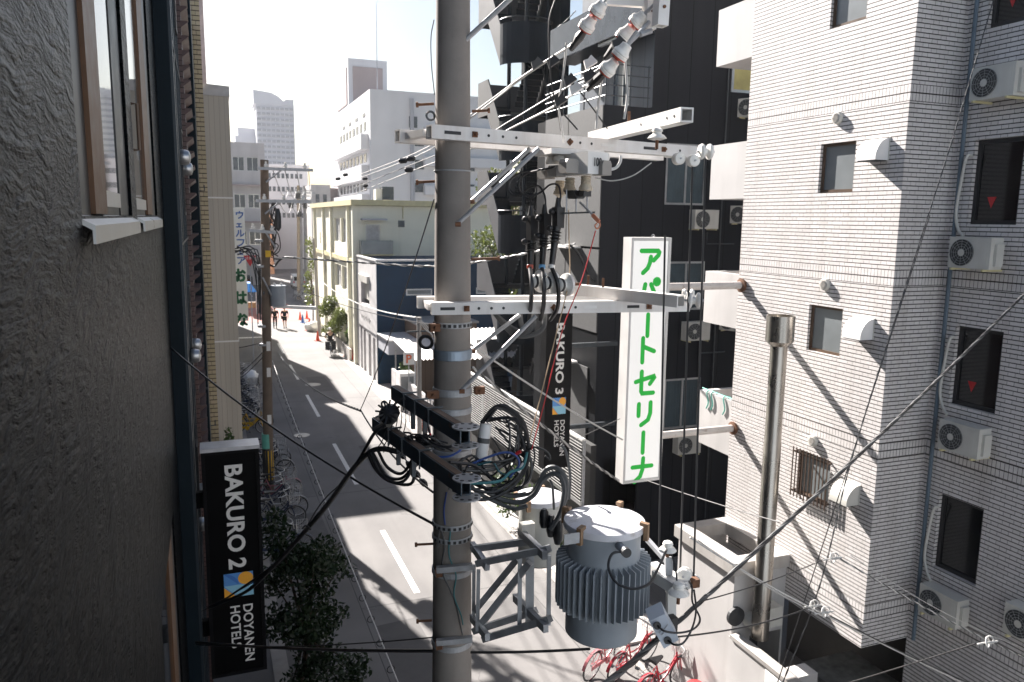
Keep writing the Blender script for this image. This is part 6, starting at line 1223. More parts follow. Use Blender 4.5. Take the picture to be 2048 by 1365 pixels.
# ---------------------------------------------------------------- two steel cable beams
bl = pm('beam_blue', (.075, .1, .125), .4, .35, var=.2, sc=6, dirt=(.2, .12, .08))
for label, p, q, z_ in (('upper dark steel cable beam with a perforated flange beside the pole', (790, 785), (930, 872), 7.6), ('lower dark steel cable beam with a perforated flange beside the pole', (752, 848), (932, 975), 7.33)):
    t = thing('cable_beam', label, 'beam', at(*q, Z=z_), 'cable beams'); a, b_ = at(*p, Z=z_), at(*q, Z=z_); d = (b_-a).normalized()
    MB().beam(a, b_, .07, .11, hollow=True).build('beam', bl, t); MB().beam(a+Z_*.057, b_+Z_*.057-d*.01, .05, .003).build('rusty_top', pm('rusty_top', (.13, .085, .06), .7, var=.4, sc=12) if 'rusty_top' not in bpy.data.materials else bpy.data.materials['rusty_top'], t)
    for s_ in (1, -1):
        o = MB().lathe([(.09, -.004), (.09, .004), (.04, .004)], b_+Z_*(s_*.062)+d*.01, n=26).build('flange', M['galv'], t); m_ = MB()
        for k in range(8): an = k*math.pi/4; m_.lathe([(.013, 0), (.013, .0015), (.001, .0015)], b_+Z_*(s_*.062+.0045)+d*.01+V((.065*math.cos(an), .065*math.sin(an), 0)), n=10)
        m_.build('flange_hole', M['ac_dark'], o)
    for q_ in (.25, .42, .62):
        c = a.lerp(b_, q_); m_ = MB(); m_.beam(c+Z_*.066+d.cross(Z_)*.05, c-Z_*.066+d.cross(Z_)*.05, .01, .014); m_.beam(c+Z_*.068-d.cross(Z_)*.06, c+Z_*.068+d.cross(Z_)*.06, .012, .012); m_.build('u_bolt', M['dark_steel'], t)
    for q_ in (.3, .48): c = a.lerp(b_, q_); MB().beam(c-Z_*.05, c-Z_*.2, .03, .03).build('hanger', M['dark_steel'], t)
# ---------------------------------------------------------------- cables around the beams
D0 = 5.9
cable('service_cable', 'thickest black cable sweeping from the pole beams down to the hotel sign', [(800, 905, 5.95), (765, 898, 6.0), (740, 905, 6.1), (705, 940, 6.4), (655, 1010, 7.0), (600, 1075, 7.8), (540, 1140, 8.8), (490, 1185, 9.7), (420, 1215, 10.8)], .022, 'black_rubber', 'cable', 'service cables to the hotel')
cable('service_cable', 'second black cable hugging the thickest one down to the hotel sign', [(770, 852, 5.95), (748, 868, 6.0), (715, 925, 6.35), (660, 1000, 6.95), (605, 1066, 7.75), (545, 1132, 8.75), (440, 1206, 10.7)], .014, 'black_rubber', 'cable', 'service cables to the hotel')
cable('service_cable', 'thin wire branching off the black cables toward the hotel logo', [(690, 960, 6.6), (640, 1010, 7.2), (590, 1090, 8.0), (530, 1150, 9.0), (395, 1228, 10.9)], .006, 'black_rubber', 'cable', 'service cables to the hotel')
m_ = MB(); m_.tube(cat([at(u, v, d=7.4) for u, v in ((622, 1060), (612, 1052), (605, 1058))]), .01, 5); tag(m_.build('cable_tie', M['black_rubber']), 'small tie standing off the black service cables', 'cable tie')
for i, pts in enumerate(([(740, 905, 6.05), (758, 945, 6.0), (790, 966, 5.95), (815, 955, 5.9), (825, 915, 5.85), (820, 895, 5.85)], [(745, 905, 6.05), (770, 950, 6.0), (800, 958, 5.95), (822, 940, 5.9), (840, 925, 5.88)], [(735, 908, 6.1), (752, 940, 6.05), (778, 962, 6.0), (822, 968, 5.9), (830, 930, 5.85)], [(755, 900, 6.05), (775, 935, 6.0), (806, 946, 5.95), (835, 900, 5.85)])):
    cable('slack_loop', ['outermost', 'second', 'third', 'innermost'][i]+' slack black cable loop hanging left of the pole below the beams', pts, .013, 'black_rubber', 'cable', 'slack loops left of the pole')
for i in range(5):
    u = 765+i*9; cable('drop_wire', ['first', 'second', 'third', 'fourth', 'fifth'][i]+' thin drop wire, counted from the left, hanging from the spiky tap fitting', [(u+18-i*2, 812, 6.0), (u+10, 850, 6.0), (u-2, 885, 6.0), (u-20+i*2, 905, 6.05)], .004, 'black_rubber', 'wire', 'drop wires from the tap')
tp = thing('cable_tap', 'black spiky multi way cable tap hanging left of the pole', 'cable tap', at(780, 828, d=6.0)); c = at(780, 830, d=6.0); m_ = MB(); m_.lathe([(.07, 0), (.085, .02), (.06, .05), (.02, .06)], c, (-.4, -.6, .5), n=16); m_.build('body', M['black_rubber'], tp)
for k in range(12):
    a = k*math.pi/6; ax = V((-.4, -.6, .5)).normalized(); u1 = ax.cross(Z_).normalized(); u2 = ax.cross(u1); q = c+ax*.05
    MB().tube([q+(u1*math.cos(a)+u2*math.sin(a))*.03, q+(u1*math.cos(a)+u2*math.sin(a))*.1+ax*.01], .008, 5).build('prong', M['black_rubber'], tp)
m_ = MB(); m_.tube(cat([at(768, 820, d=6), at(763, 808, d=6), at(770, 803, d=6), at(782, 818, d=6)]), .008, 5); m_.tube(cat([at(784, 815, d=6), at(800, 800, d=6), at(815, 802, d=6), at(818, 815, d=6)]), .01, 5); m_.build('hook', M['black_rubber'], tp)
m_ = MB(); m_.tube([at(792, 838, d=6.0), at(775, 848, d=6.0), at(750, 858, d=6.05)], [.02, .035, .015], 8); tag(m_.build('cable_clamp', pm('clamp_grey', (.16, .15, .14), .5)), 'grey wedge clamp gripping the cable left of the pole', 'clamp')
rl = random.Random(11)
for i in range(9):
    pts = [(815+rl.uniform(-10, 25), 868+rl.uniform(-8, 14), 5.85-.02*i)]
    for k in range(4): pts.append((838+rl.uniform(-22, 34), 880+rl.uniform(-14, 20), 5.78-rl.uniform(0, .1)))
    pts.append((885+rl.uniform(-15, 22), 896+rl.uniform(-10, 12), 5.72)); cable('tangled_cable', 'thin black cable in the tangled bundle on the lower beam', pts, .0075, 'black_rubber', 'cable', 'tangled cables on the beam')
cable('blue_cable', 'blue cable curving round the front of the lower beam', [(838, 890, 5.72), (862, 910, 5.66), (893, 914, 5.62), (915, 905, 5.62), (928, 893, 5.66)], .008, 'blue_cable'); cable('arched_cable', 'black cable cupped in front of the pole between the beams', [(845, 872, 5.74), (868, 888, 5.66), (895, 894, 5.62), (915, 886, 5.62), (922, 872, 5.66)], .011, 'black_rubber')
cable('red_tipped_cable', 'black cable with red tape dropping behind the upper beam', [(850, 830, 6.0), (856, 850, 6.0), (862, 875, 5.98), (870, 888, 5.9)], .008, 'black_rubber'); tag(MB().cyl(at(860, 868, d=5.97), at(863, 877, d=5.95), .011, n=8).build('red_tape', M['red']), 'short red tape wrapped on a black cable behind the upper beam', 'tape')
for i, pts in enumerate(([(835, 905, 5.8), (880, 925, 5.75), (920, 938, 5.8), (960, 935, 5.9), (1000, 928, 5.95), (1030, 905, 5.95), (1042, 870, 5.95), (1035, 838, 5.95), (1010, 820, 5.95), (985, 818, 5.95), (966, 846, 5.98)],
                         [(840, 912, 5.8), (890, 932, 5.78), (945, 942, 5.85), (1000, 935, 5.92), (1040, 900, 5.92), (1051, 865, 5.92), (1040, 835, 5.92), (1015, 816, 5.92), (990, 814, 5.94), (962, 846, 5.97)],
                         [(900, 925, 5.75), (950, 932, 5.85), (985, 960, 5.9), (1010, 972, 5.9), (1035, 950, 5.9), (1055, 900, 5.9), (1050, 850, 5.92), (1025, 822, 5.94), (1000, 812, 5.95), (972, 844, 5.96)],
                         [(905, 980, 5.75), (960, 1000, 5.8), (1010, 985, 5.85), (1045, 950, 5.88), (1058, 905, 5.88), (1048, 858, 5.9), (1018, 836, 5.92), (975, 842, 5.98)],
                         [(930, 975, 5.75), (985, 985, 5.8), (1030, 960, 5.85), (1050, 920, 5.88), (1046, 880, 5.9), (1028, 850, 5.92)])):
    cable('cable_loop', ['innermost', 'second', 'third', 'fourth', 'inner lower'][i]+' big black cable loop right of the pole returning into the white sleeve', pts, .013, 'black_rubber', 'cable', 'big cable loops right of the pole')
for i in range(12):
    c0, c1 = (955+rl.uniform(-40, 20), 925+rl.uniform(-20, 60)), (1035+rl.uniform(-20, 25), 925+rl.uniform(-40, 50))
    pts = [(905+rl.uniform(-20, 20), 925+rl.uniform(-12, 55), 5.76), (*c0, 5.85+rl.uniform(-.05, .1)), ((c0[0]+c1[0])/2, (c0[1]+c1[1])/2+rl.uniform(0, 45), 5.9+rl.uniform(-.06, .1)), (*c1, 5.9), (c1[0]+rl.uniform(-5, 18), c1[1]-rl.uniform(20, 70), 5.92), (c1[0]-rl.uniform(10, 50), c1[1]-rl.uniform(60, 100), 5.95)]
    cable('tangled_cable', 'black cable in the dense tangle right of the pole below the white sleeve', pts, rl.choice((.007, .009, .012)), 'black_rubber', 'cable', 'tangled cables right of the pole')
cable('blue_cable', 'blue cable arching right of the white sleeve', [(935, 932, 5.85), (975, 915, 5.86), (1010, 905, 5.86), (1032, 912, 5.86), (1038, 930, 5.86), (1020, 955, 5.86)], .009, 'blue_cable'); cable('teal_cable', 'teal cable curving under the white sleeve', [(912, 962, 5.72), (950, 967, 5.74), (1000, 962, 5.78), (1020, 945, 5.82), (1045, 935, 5.85), (1054, 905, 5.86)], .011, 'teal_cable')
cable('teal_cable', 'slim dark teal cable dipping behind the loops', [(955, 930, 5.88), (985, 925, 5.88), (1000, 945, 5.88), (1025, 955, 5.88)], .009, pm('dark_teal', (.02, .09, .11), .45))
cable('tagged_cable', 'black cable with a red joint leading right to the connector', [(1020, 905, 5.9), (1045, 905, 5.88), (1070, 895, 5.85), (1095, 905, 5.85), (1100, 920, 5.85), (1090, 912, 5.85)], .008, 'black_rubber'); tag(MB().cyl(at(1032, 908, d=5.88), at(1042, 903, d=5.87), .014, n=8).build('red_joint', M['red']), 'red joint sleeve on the cable right of the loops', 'joint'); tag(MB().cyl(at(1036, 945, d=5.85), at(1048, 927, d=5.86), .015, n=8).build('cable_label', M['plastic_white']), 'pale label sleeve on a looped cable', 'label sleeve')
sv = thing('cable_sleeve', 'upright white plastic sleeve with grey tape right of the pole', 'sleeve', at(966, 945, d=6.0)); a, b_ = at(958, 948, d=6.0), at(972, 848, d=6.0); MB().tube([a, b_], .047, 20).build('pipe', M['plastic_white'], sv, smooth=True); MB().tube([a.lerp(b_, .62), a.lerp(b_, .72)], .049, 20).build('tape', M['grey_rubber'], sv)
# ---------------------------------------------------------------- transformer bracket
br = thing('transformer_bracket', 'galvanised angle steel frame holding the transformers off the pole', 'bracket', at(945, 1185, d=6.4))
def bar(p, q, dp, dq, w_=.05, h_=.05): MB().beam(at(*p, d=dp), at(*q, d=dq), w_, h_).build('bar', M['galv'], br)
bar((945, 1098), (1065, 1082), 6.35, 6.0); bar((955, 1127), (1098, 1098), 6.15, 5.65); bar((948, 1262), (1072, 1222), 6.35, 6.0); bar((968, 1278), (1100, 1238), 6.15, 5.65)
bar((944, 1090), (975, 1135), 6.4, 6.05, .04, .06); bar((944, 1235), (975, 1275), 6.4, 6.05, .04, .06); bar((1040, 1063), (1090, 1112), 6.15, 5.6, .04, .06); bar((1030, 1195), (1092, 1258), 6.15, 5.6, .04, .06)
bar((950, 1222), (1035, 1118), 6.3, 6.1); bar((965, 1245), (1060, 1125), 6.15, 5.85); bar((948, 1130), (947, 1240), 6.35, 6.35, .03, .03); bar((957, 1140), (955, 1262), 6.2, 6.2, .03, .03)
for u in (1040, 1056, 1064, 1098): bar((u, 1110), (u-1, 1250), 5.9, 5.9, .032, .032)
for v in (1135, 1280): m_ = MB(); m_.beam(at(873, v+5, d=PD(v)-.22), at(945, v-2, d=PD(v)-.2), .05, .045); m_.build('pole_clamp', M['galv'], br); m_ = MB(); m_.beam(at(872, v+10, d=PD(v)-.2), at(884, v+8, d=PD(v)-.2), .06, .07); m_.build('clamp_nut', M['rust'], br)
# ---------------------------------------------------------------- transformers
def lidz(u, v, d): return at(u, v, d=d)
tr = thing('transformer', 'large grey finned pole transformer with a pale round lid', 'transformer', at(1208, 1280, d=5.45)); TX = at(1209, 1038, d=5.4); ZT_ = TX.z; tx, ty = TX.x, TX.y; rl_ = .28
zb = at(1209, 1262, Y=ty).z
MB().lathe([(.02, ZT_+.012), (rl_*.8, ZT_+.008), (rl_, ZT_-.006), (rl_+.004, ZT_-.02), (rl_+.004, ZT_-.05), (rl_-.03, ZT_-.055)], (tx, ty, 0), n=48).build('lid', M['trans_lid'], tr, smooth=True)
MB().lathe([(rl_-.026, ZT_-.04), (rl_-.026, zb+.02), (rl_-.05, zb), (.02, zb-.01)], (tx, ty, 0), n=48).build('tank', M['trans_grey'], tr, smooth=True)
zf1 = at(1209, 1152, Y=ty-.32).z; zf0 = at(1209, 1262, Y=ty-.32).z
nf = 42
for k in range(nf):
    a = 2*math.pi*k/nf; c_, s_ = math.cos(a), math.sin(a); rn = V((c_, s_, 0)); tn = V((-s_, c_, 0)); o = V((tx, ty, 0)); r0_, r1_ = rl_-.03, rl_+.05
    m_ = MB(); m_.prism([o+rn*r0_+tn*.004+Z_*zf0, o+rn*r1_+tn*.004+Z_*(zf0+.03), o+rn*r1_+tn*.004+Z_*(zf1-.02), o+rn*r0_+tn*.004+Z_*zf1], -tn*.008); m_.build('fin', M['trans_grey'], tr)
for an in (-150, -50, 40, 130):
    a = R(an); rn = V((math.cos(a), math.sin(a), 0)); tn = V((-math.sin(a), math.cos(a), 0)); o = V((tx, ty, ZT_)); m_ = MB(); c = o+rn*(rl_-.02)
    m_.hexa([c-tn*.018+Z_*.012, c+tn*.018+Z_*.012, c+tn*.018+rn*.06+Z_*.002, c-tn*.018+rn*.06+Z_*.002], [c-tn*.018+Z_*.034, c+tn*.018+Z_*.034, c+tn*.018+rn*.06+Z_*.028, c-tn*.018+rn*.06+Z_*.028])
    c = o+rn*(rl_+.01); m_.hexa([c-tn*.018-Z_*.09, c+tn*.018-Z_*.09, c+tn*.018+rn*.03-Z_*.09, c-tn*.018+rn*.03-Z_*.09], [c-tn*.018+Z_*.008, c+tn*.018+Z_*.008, c+tn*.018+rn*.03+Z_*.006, c-tn*.018+rn*.03+Z_*.006]); m_.build('lid_clamp', pm('clamp_brown', (.27, .17, .1), .6, var=.3, sc=20) if 'clamp_brown' not in bpy.data.materials else bpy.data.materials['clamp_brown'], tr)
b0 = at(1232, 1085, Y=ty-.2); b1 = at(1250, 1103, Y=ty-.36); MB().cyl(b0, b1, .028, n=16).build('bushing', M['trans_grey'], tr); MB().cyl(b1, b1+(b1-b0).normalized()*.035, .032, n=14).build('bushing_cap', M['black_rubber'], tr)
m_ = MB(); c = at(1140, 1075, Y=ty-.2); m_.box((c.x-.05, c.y-.02, c.z-.04), (c.x+.06, c.y-.01, c.z+.03)); m_.build('lug', M['galv'], tr)
cable('transformer_lead', 'black lead looping from the transformer bushing to the white insulators', [b1, (1225, 1108, 5.05), (1217, 1135, 5.0), (1232, 1165, 4.95), (1265, 1178, 4.95), (1298, 1168, 5.0), (1315, 1140, 5.15), (1333, 1100, 5.35)], .009, 'black_rubber')
t2 = thing('transformer', 'smaller grey pole transformer behind the large finned one', 'transformer', at(1080, 1120, d=6.4)); TX = at(1080, 990, d=6.35); tx, ty, zz = TX.x, TX.y, TX.z
MB().lathe([(.02, zz+.01), (.16, zz+.006), (.198, zz-.006), (.2, zz-.045), (.17, zz-.05)], (tx, ty, 0), n=40).build('lid', M['trans_lid'], t2, smooth=True); MB().lathe([(.172, zz-.04), (.172, zz-.55), (.15, zz-.57), (.02, zz-.575)], (tx, ty, 0), n=40).build('tank', pm('trans_pale', (.48, .48, .45), .4, var=.1), t2, smooth=True)
for an in (-140, -40, 60, 150): a = R(an); c = V((tx+.2*math.cos(a), ty+.2*math.sin(a), zz-.02)); MB().box((c.x-.015, c.y-.015, c.z-.06), (c.x+.015, c.y+.015, c.z+.03)).build('lid_clamp', bpy.data.materials['clamp_brown'], t2)
m_ = MB(); c = at(1052, 1060, d=6.1); m_.box((c.x-.05, c.y-.04, c.z-.06), (c.x+.06, c.y+.03, c.z+.06)); m_.build('terminal_box', M['ac_white'], t2)
# thick grey leads rising over the transformers
for i, pts in enumerate(([(1100, 1060, 5.7), (1118, 1030, 5.7), (1128, 985, 5.72), (1122, 955, 5.75), (1105, 948, 5.78), (1085, 962, 5.8), (1068, 990, 5.8), (1040, 1005, 5.82), (1005, 1000, 5.85), (975, 985, 5.85)],
                         [(1120, 1030, 5.75), (1132, 990, 5.75), (1130, 955, 5.76), (1112, 936, 5.78), (1092, 940, 5.8), (1078, 965, 5.82), (1062, 985, 5.85), (1020, 992, 5.88), (985, 978, 5.88)],
                         [(1138, 1000, 5.85), (1140, 950, 5.85), (1132, 905, 5.85), (1122, 890, 5.85)], [(1108, 1020, 5.85), (1105, 975, 5.88), (1100, 960, 5.9)], [(1055, 1012, 5.8), (1030, 1018, 5.82), (1000, 1008, 5.85), (955, 985, 5.85), (935, 960, 5.85)])):
    cable('riser_lead', ['front thick grey lead arching over the small transformer', 'rear thick grey lead arching over the small transformer', 'thin grey lead rising toward the hotel sign from the transformers', 'short grey lead dropping onto the small transformer', 'lowest grey lead sweeping back to the pole'][i], pts, (.019, .019, .011, .01, .015)[i], 'grey_rubber', 'cable', 'grey leads over the transformers')
for i, (u, v, h_) in enumerate(((1116, 1062, .17), (1102, 1050, .15), (1088, 1035, .13))): c = at(u, v, d=5.75); m_ = MB(); m_.tube([c+Z_*h_*.5, c+Z_*h_*.3, c-Z_*h_*.3, c-Z_*h_*.6], [.018, .034, .036, .024], 10); tag(m_.build('cable_boot', M['black_rubber'], smooth=True), ['black rubber boot nearest the large transformer', 'black rubber boot between the two transformers', 'black rubber boot on the small transformer'][i], 'cable boot', 'rubber cable boots')
# ---------------------------------------------------------------- pale crossarm with fuse gear right of the transformer
fz = thing('fuse_bracket', 'short pale crossarm with fuse gear right of the large transformer', 'bracket', at(1345, 1180, d=5.5))
MB().beam(at(1312, 1150, d=5.5), at(1368, 1185, d=5.25), .08, .08, hollow=True).build('arm', M['white_paint'], fz); MB().beam(at(1305, 1135, d=5.9), at(1355, 1165, d=5.6), .08, .08, hollow=True).build('arm', M['white_paint'], fz); MB().beam(at(1342, 1165, d=5.4), at(1342, 1240, d=5.4), .06, .05).build('post', M['white_paint'], fz); MB().beam(at(1335, 1180, d=5.5), at(1395, 1160, d=5.6), .06, .06, hollow=True).build('arm', M['white_paint'], fz); MB().box(at(1388, 1165, d=5.55)-V((.03, .03, .03)), at(1388, 1165, d=5.55)+V((.03, .03, .03))).build('end_block', M['rust'], fz)
MB().beam(at(1295, 1080, d=5.7), at(1335, 1125, d=5.45), .03, .03).build('strut', M['galv'], fz); MB().beam(at(1337, 1115, d=5.4), at(1337, 1150, d=5.4), .05, .04).build('stand', M['galv'], fz)
pinins('white pin insulator on a stand right of the large transformer lid', at(1335, 1104, d=5.4), .062); pinins('lower white pin insulator over the fuse gear', at(1357, 1190, d=5.2), .072)
knob('white disc insulator at the back of the fuse gear, right one', at(1369, 1151, d=5.6), (-.7, -.7, .2), .055); knob('white disc insulator at the back of the fuse gear, half hidden by the fins', at(1318, 1153, d=5.7), (-.7, -.7, .2), .05)
bx = thing('fuse_box', 'pale blue grey fuse box with two cables plugged in', 'fuse box', at(1322, 1262, d=5.0)); ax = (at(1350, 1250, d=5.0)-at(1300, 1225, d=5.15)).normalized(); c = at(1320, 1262, d=5.0); up_ = (at(1345, 1285, d=4.95)-at(1310, 1240, d=5.05)).normalized(); nn = ax.cross(up_).normalized(); nn = nn if nn.y < 0 else -nn
q = [(1298, 1243), (1330, 1228), (1358, 1280), (1328, 1298)]; F = [at(u, v, d=5.0-.001*(v-1262)) for u, v in q]; m_ = MB(); m_.prism(F, V((.03, .1, .03))); m_.build('case', pm('fuse_grey', (.5, .54, .6), .4, var=.08), bx)
for (u, v) in ((1314, 1251), (1335, 1281)): MB().lathe([(.025, 0), (.025, .012), (.001, .012)], at(u, v, d=4.985), -FW, n=14).build('socket', M['black_rubber'], bx)
for u, v in ((1322, 1262), (1327, 1266), (1332, 1254)): MB().beam(at(u-4, v+5, d=4.985), at(u+4, v-5, d=4.985), .006, .004).build('rib', M['galv'], bx)
cable('fuse_lead', 'black lead curving from the upper socket of the fuse box to the insulator', [(1314, 1251, 4.98), (1330, 1263, 4.93), (1360, 1266, 4.95), (1388, 1258, 5.0), (1400, 1238, 5.1), (1385, 1205, 5.2), (1384, 1175, 5.25), (1378, 1163, 5.3)], .007, 'black_rubber'); cable('fuse_lead', 'black lead curving from the lower socket of the fuse box upward', [(1335, 1281, 4.98), (1350, 1290, 4.93), (1368, 1285, 4.95), (1385, 1255, 5.0), (1392, 1220, 5.1), (1388, 1180, 5.2)], .007, 'black_rubber'); cable('fuse_lead', 'short black lead rising between the two white pin insulators', [(1342, 1106, 5.4), (1350, 1130, 5.35), (1354, 1165, 5.3)], .007, 'black_rubber')
m_ = MB(); m_.box(at(1345, 1255, d=5.2)-V((.03, .03, .06)), at(1345, 1255, d=5.2)+V((.02, .03, .08))); tag(m_.build('cable_lug', M['black_rubber']), 'black clamp block behind the fuse box', 'clamp')
# ---------------------------------------------------------------- the other wires
gW = 'overhead wires'
def line(label, p, q, s_, r_=.008, mat='black_rubber', grp=gW, n=16): o = MB().tube(sag(p, q, s_, n), r_, 5).build('overhead_wire', M[mat]); return tag(o, label, 'wire', grp)
line('left one of the two vertical black wires from the upper spools to the fuse gear', at(1385, 325, d=5.72), at(1360, 1150, d=5.7), 0); line('vertical black wire right beside the other, ending at the fuse gear', at(1411, 318, d=5.7), at(1387, 1165, d=5.6), 0)
line('vertical black wire passing down the face of the green lettered sign', at(1330, 470, d=5.75), at(1318, 1100, d=5.7), 0); 
line('black wire slanting from the navy wall across the road to the main pole', at(340, 695, X=XL), at(866, 1048, d=6.3), .12, .012)
line('black horizontal cable near the bottom running from the sign to the main pole', at(392, 1285, X=XN), at(868, 1302, d=6.6), .03, .016); line('black horizontal cable near the bottom running on from the pole under the transformer', at(940, 1305, d=6.6), at(1180, 1298, d=6.3), .01, .012)
line('thin wire below the bottom cable left of the pole', at(392, 1290, X=XN), at(866, 1275, d=6.6), .05, .006)
twist('twisted_cable', 'long black twisted cable from the left street pole past the yellow building', [at(548, 518, Y=25.5)]+[p for p in cat([at(590, 516, Y=25.4), at(700, 524, Y=23.6), at(870, 533, Y=21.5), at(1000, 517, Y=20), at(1150, 488, Y=18.2)], 8)], .02, ('black_rubber', 'white_cable'), .55)
cable('drooping_cable', 'thick black cable drooping from the twisted line onto the black wall', [(1140, 490, 19), (1158, 510, 19), (1180, 555, 19.2), (1200, 568, 19.3), (1212, 545, 19.4)], .03, 'black_rubber')
twist('twisted_cable', 'twisted cable falling from the left street pole across the road to the main pole', sag(at(556, 705, Y=25.3), at(722, 822, d=10.5), .25, 16), .011, ('grey_rubber', 'black_rubber'), .5)
line('wire continuing from the falling twisted cable to the main pole', at(722, 822, d=10.5), at(866, 985, d=6.4), .1, .01)
m_ = MB()
Qb = [at(805+14*k, 912+18*k, d=8.2-.4*k) for k in range(4)]; m_.tube(Qb, .008, 5)
for c in Qb: m_.lathe([(.01, -.05), (.03, -.02), (.03, .02), (.01, .05)], c, (.5, -.6, -.5), n=8)
tag(m_.build('line_fitting', M['black_rubber'], kind='stuff') if False else m_.build('line_fitting', M['black_rubber']), 'row of small black beads on the wire left of the main pole', 'line fitting')
line('thin guy wire dropping steeply from the upper pole to the road side left of it', at(868, 400, d=6.0), at(720, 822, d=10.5), .1, .006)
# spiral hanger line along the left kerb
hl_ = thing('hanger_cable', 'pale cable hung with many small dark rings along the left kerb', 'cable', at(545, 722, Y=25.4)); P = sag(at(545, 722, Y=25.4), at(806, 1390, Y=7.6), .12, 30); MB().tube(P+[P[-1]+(P[-1]-P[-2]).normalized()*((P[-1].y+14.9)/abs((P[-1]-P[-2]).normalized().y))], .009, 6).build('cable', M['white_cable'], hl_)
for i in range(1, 30):
    c = P[i]-Z_*.05; MB().torus(c, (P[i+1]-P[i]).normalized() if i < 29 else (0, 1, 0), .045, .006, 12, 4).build('ring', M['black_rubber'], hl_)
twist('twisted_cable', 'thick dark twisted cable climbing from the fuse gear across the tiled wall', sag(at(1240, 1345, d=5.2), at(1345, 1255, d=5.3), .0, 4)[:-1]+sag(at(1345, 1255, d=5.3), at(2085, 551, X=10.36), .06, 24), .0105, ('black_rubber', 'grey_rubber', 'black_rubber'), .55, 3)
twist('twisted_cable', 'dark twisted cable running down from the fuse box over the red bicycles', sag(at(1318, 1275, d=5.1), at(1185, 1385, d=4.4), .02, 8)+[V((1.2, 2.2, 5.0)), V((-.49, .2, 4.4))], .013, ('black_rubber', 'grey_rubber', 'black_rubber'), .5, 3)
twist('twisted_cable', 'thin dark twisted wire crossing the tiled wall from the top right down to the garage', [at(1996, -30, X=10.36)]+[p for p in cat([at(1905, 280, d=9.7), at(1790, 640, d=9.2), at(1700, 930, d=8.8), at(1640, 1170, d=8.4), at(1560, 1380, d=8.6)], 8)], .0055, ('grey_rubber', 'black_rubber'), .3)
line('slim black wire beside the thin twisted one over the tiled wall', at(1860, 430, d=9.5), at(1552, 1375, d=8.6), .02, .006)
line('pale wire passing over the annex roof toward the garage', at(1380, 1075, d=7.5), at(1640, 1225, d=8.2), .03, .009, 'white_cable'); line('second pale wire over the annex roof just below the first', at(1395, 1080, d=7.6), at(1650, 1235, d=8.2), .05, .006, 'white_cable')
line('pale wire running from the annex corner along the tiled wall foot to the right', at(1640, 1225, d=8.2), at(2060, 1428, X=10.36), .02, .01, 'white_cable'); line('thin black wire parallel to the pale one over the garage', at(1660, 1232, d=8.2), at(2070, 1420, X=10.36), .05, .007)
twist('twisted_cable', 'pale twisted wire from the small white coil across the recess to the right edge', sag(at(1670, 1112, d=8.3), at(2075, 1328, X=10.36), .05, 16), .007, ('white_cable', 'grey_rubber'), .3); line('thin pale wire above the twisted one in front of the lowest air conditioner', at(1700, 1110, d=8.3), at(2065, 1303, X=10.36), .1, .004, 'white_cable')
line('thin black wire from the fuse gear to the white coil on the tiled wall', at(1395, 1205, d=5.4), at(1650, 1118, d=8.3), .03, .005); line('thin black wire sagging from the fuse box to the annex corner cable', at(1345, 1275, d=5.2), at(1620, 1215, d=8.2), .05, .007)
line('black wire rising to the white fitting at the lower right', at(1560, 1404, X=8.3), at(1950, 1288, d=7.8), .02, .008)
line('dark wire across the black wall to the annex', at(1290, 960, d=13), at(1560, 1045, d=10), .02, .008)
for i, (u, v, d_) in enumerate(((1665, 1117, 8.2), (1975, 1285, 7.7), (1625, 1212, 8.2), (1648, 1225, 8.15))):
    m_ = MB(); c = at(u, v, d=d_); m_.torus(c, (.5, -1, .3), .05, .008, 14, 5); m_.torus(c+V((.03, 0, .02)), (-.5, -1, .5), .035, .007, 12, 5); m_.tube([c-RT*.1-UP*.02, c, c+RT*.1+UP*.01], .009, 5); tag(m_.build('wire_coil', M['white_cable']), ['small white coil of wire in front of the tiled corner', 'white knotted fitting at the right near the bottom', 'white clip where the wires meet by the annex corner', 'second white clip just right of the annex corner clip'][i], 'wire fitting', 'white wire fittings')
# lines from the left past the pole to the apartment sign
line('upper pale line running behind the main pole to the apartment sign', at(942, 690, d=9), at(1245, 880, d=13.2), .05, .014, 'white_cable'); twist('twisted_cable', 'pale twisted line below it running behind the pole to the foot of the apartment sign', sag(at(945, 735, d=9), at(1238, 962, d=13.6), .06, 16), .014, ('white_cable', 'grey_rubber'), .5)
line('thin line from the hotel sign to the apartment sign', at(1150, 880, d=15), at(1240, 838, d=13.8), .0, .006); line('long wire from the left street pole to the yellow building corner', at(560, 560, Y=25.5), at(870, 650, d=20), .2, .01); twist('twisted_cable', 'pale double line from the yellow building down to the concrete post by the shed', sag(at(640, 560, Y=60), at(832, 635, Y=30), .5, 16), .02, ('white_cable',), 1)
# short concrete post by the shed with a bracket of cables
pp = thing('service_post', 'grey service post with a bracket of pale cables left of the main pole', 'post', (8.0, 30, 0)); c = at(838, 640, Y=29.5); MB().tube([(c.x, 29.5, 0), (c.x, 29.5, c.z+.1)], [.1, .09], 10).build('post', M['concrete'], pp); m_ = MB()
m_.beam((c.x-.5, 29.45, c.z-.45), (c.x+.6, 29.45, c.z-.45), .06, .06); m_.build('bracket', M['dark_steel'], pp)
for i in range(3): MB().tube(cat([(c.x-.05+.05*i, 29.4, c.z), (c.x+.2+.08*i, 29.35, c.z-.35), (c.x+.5, 29.3, c.z-.6-.05*i)]), .02, 5).build('cable', M['white_cable'], pp)
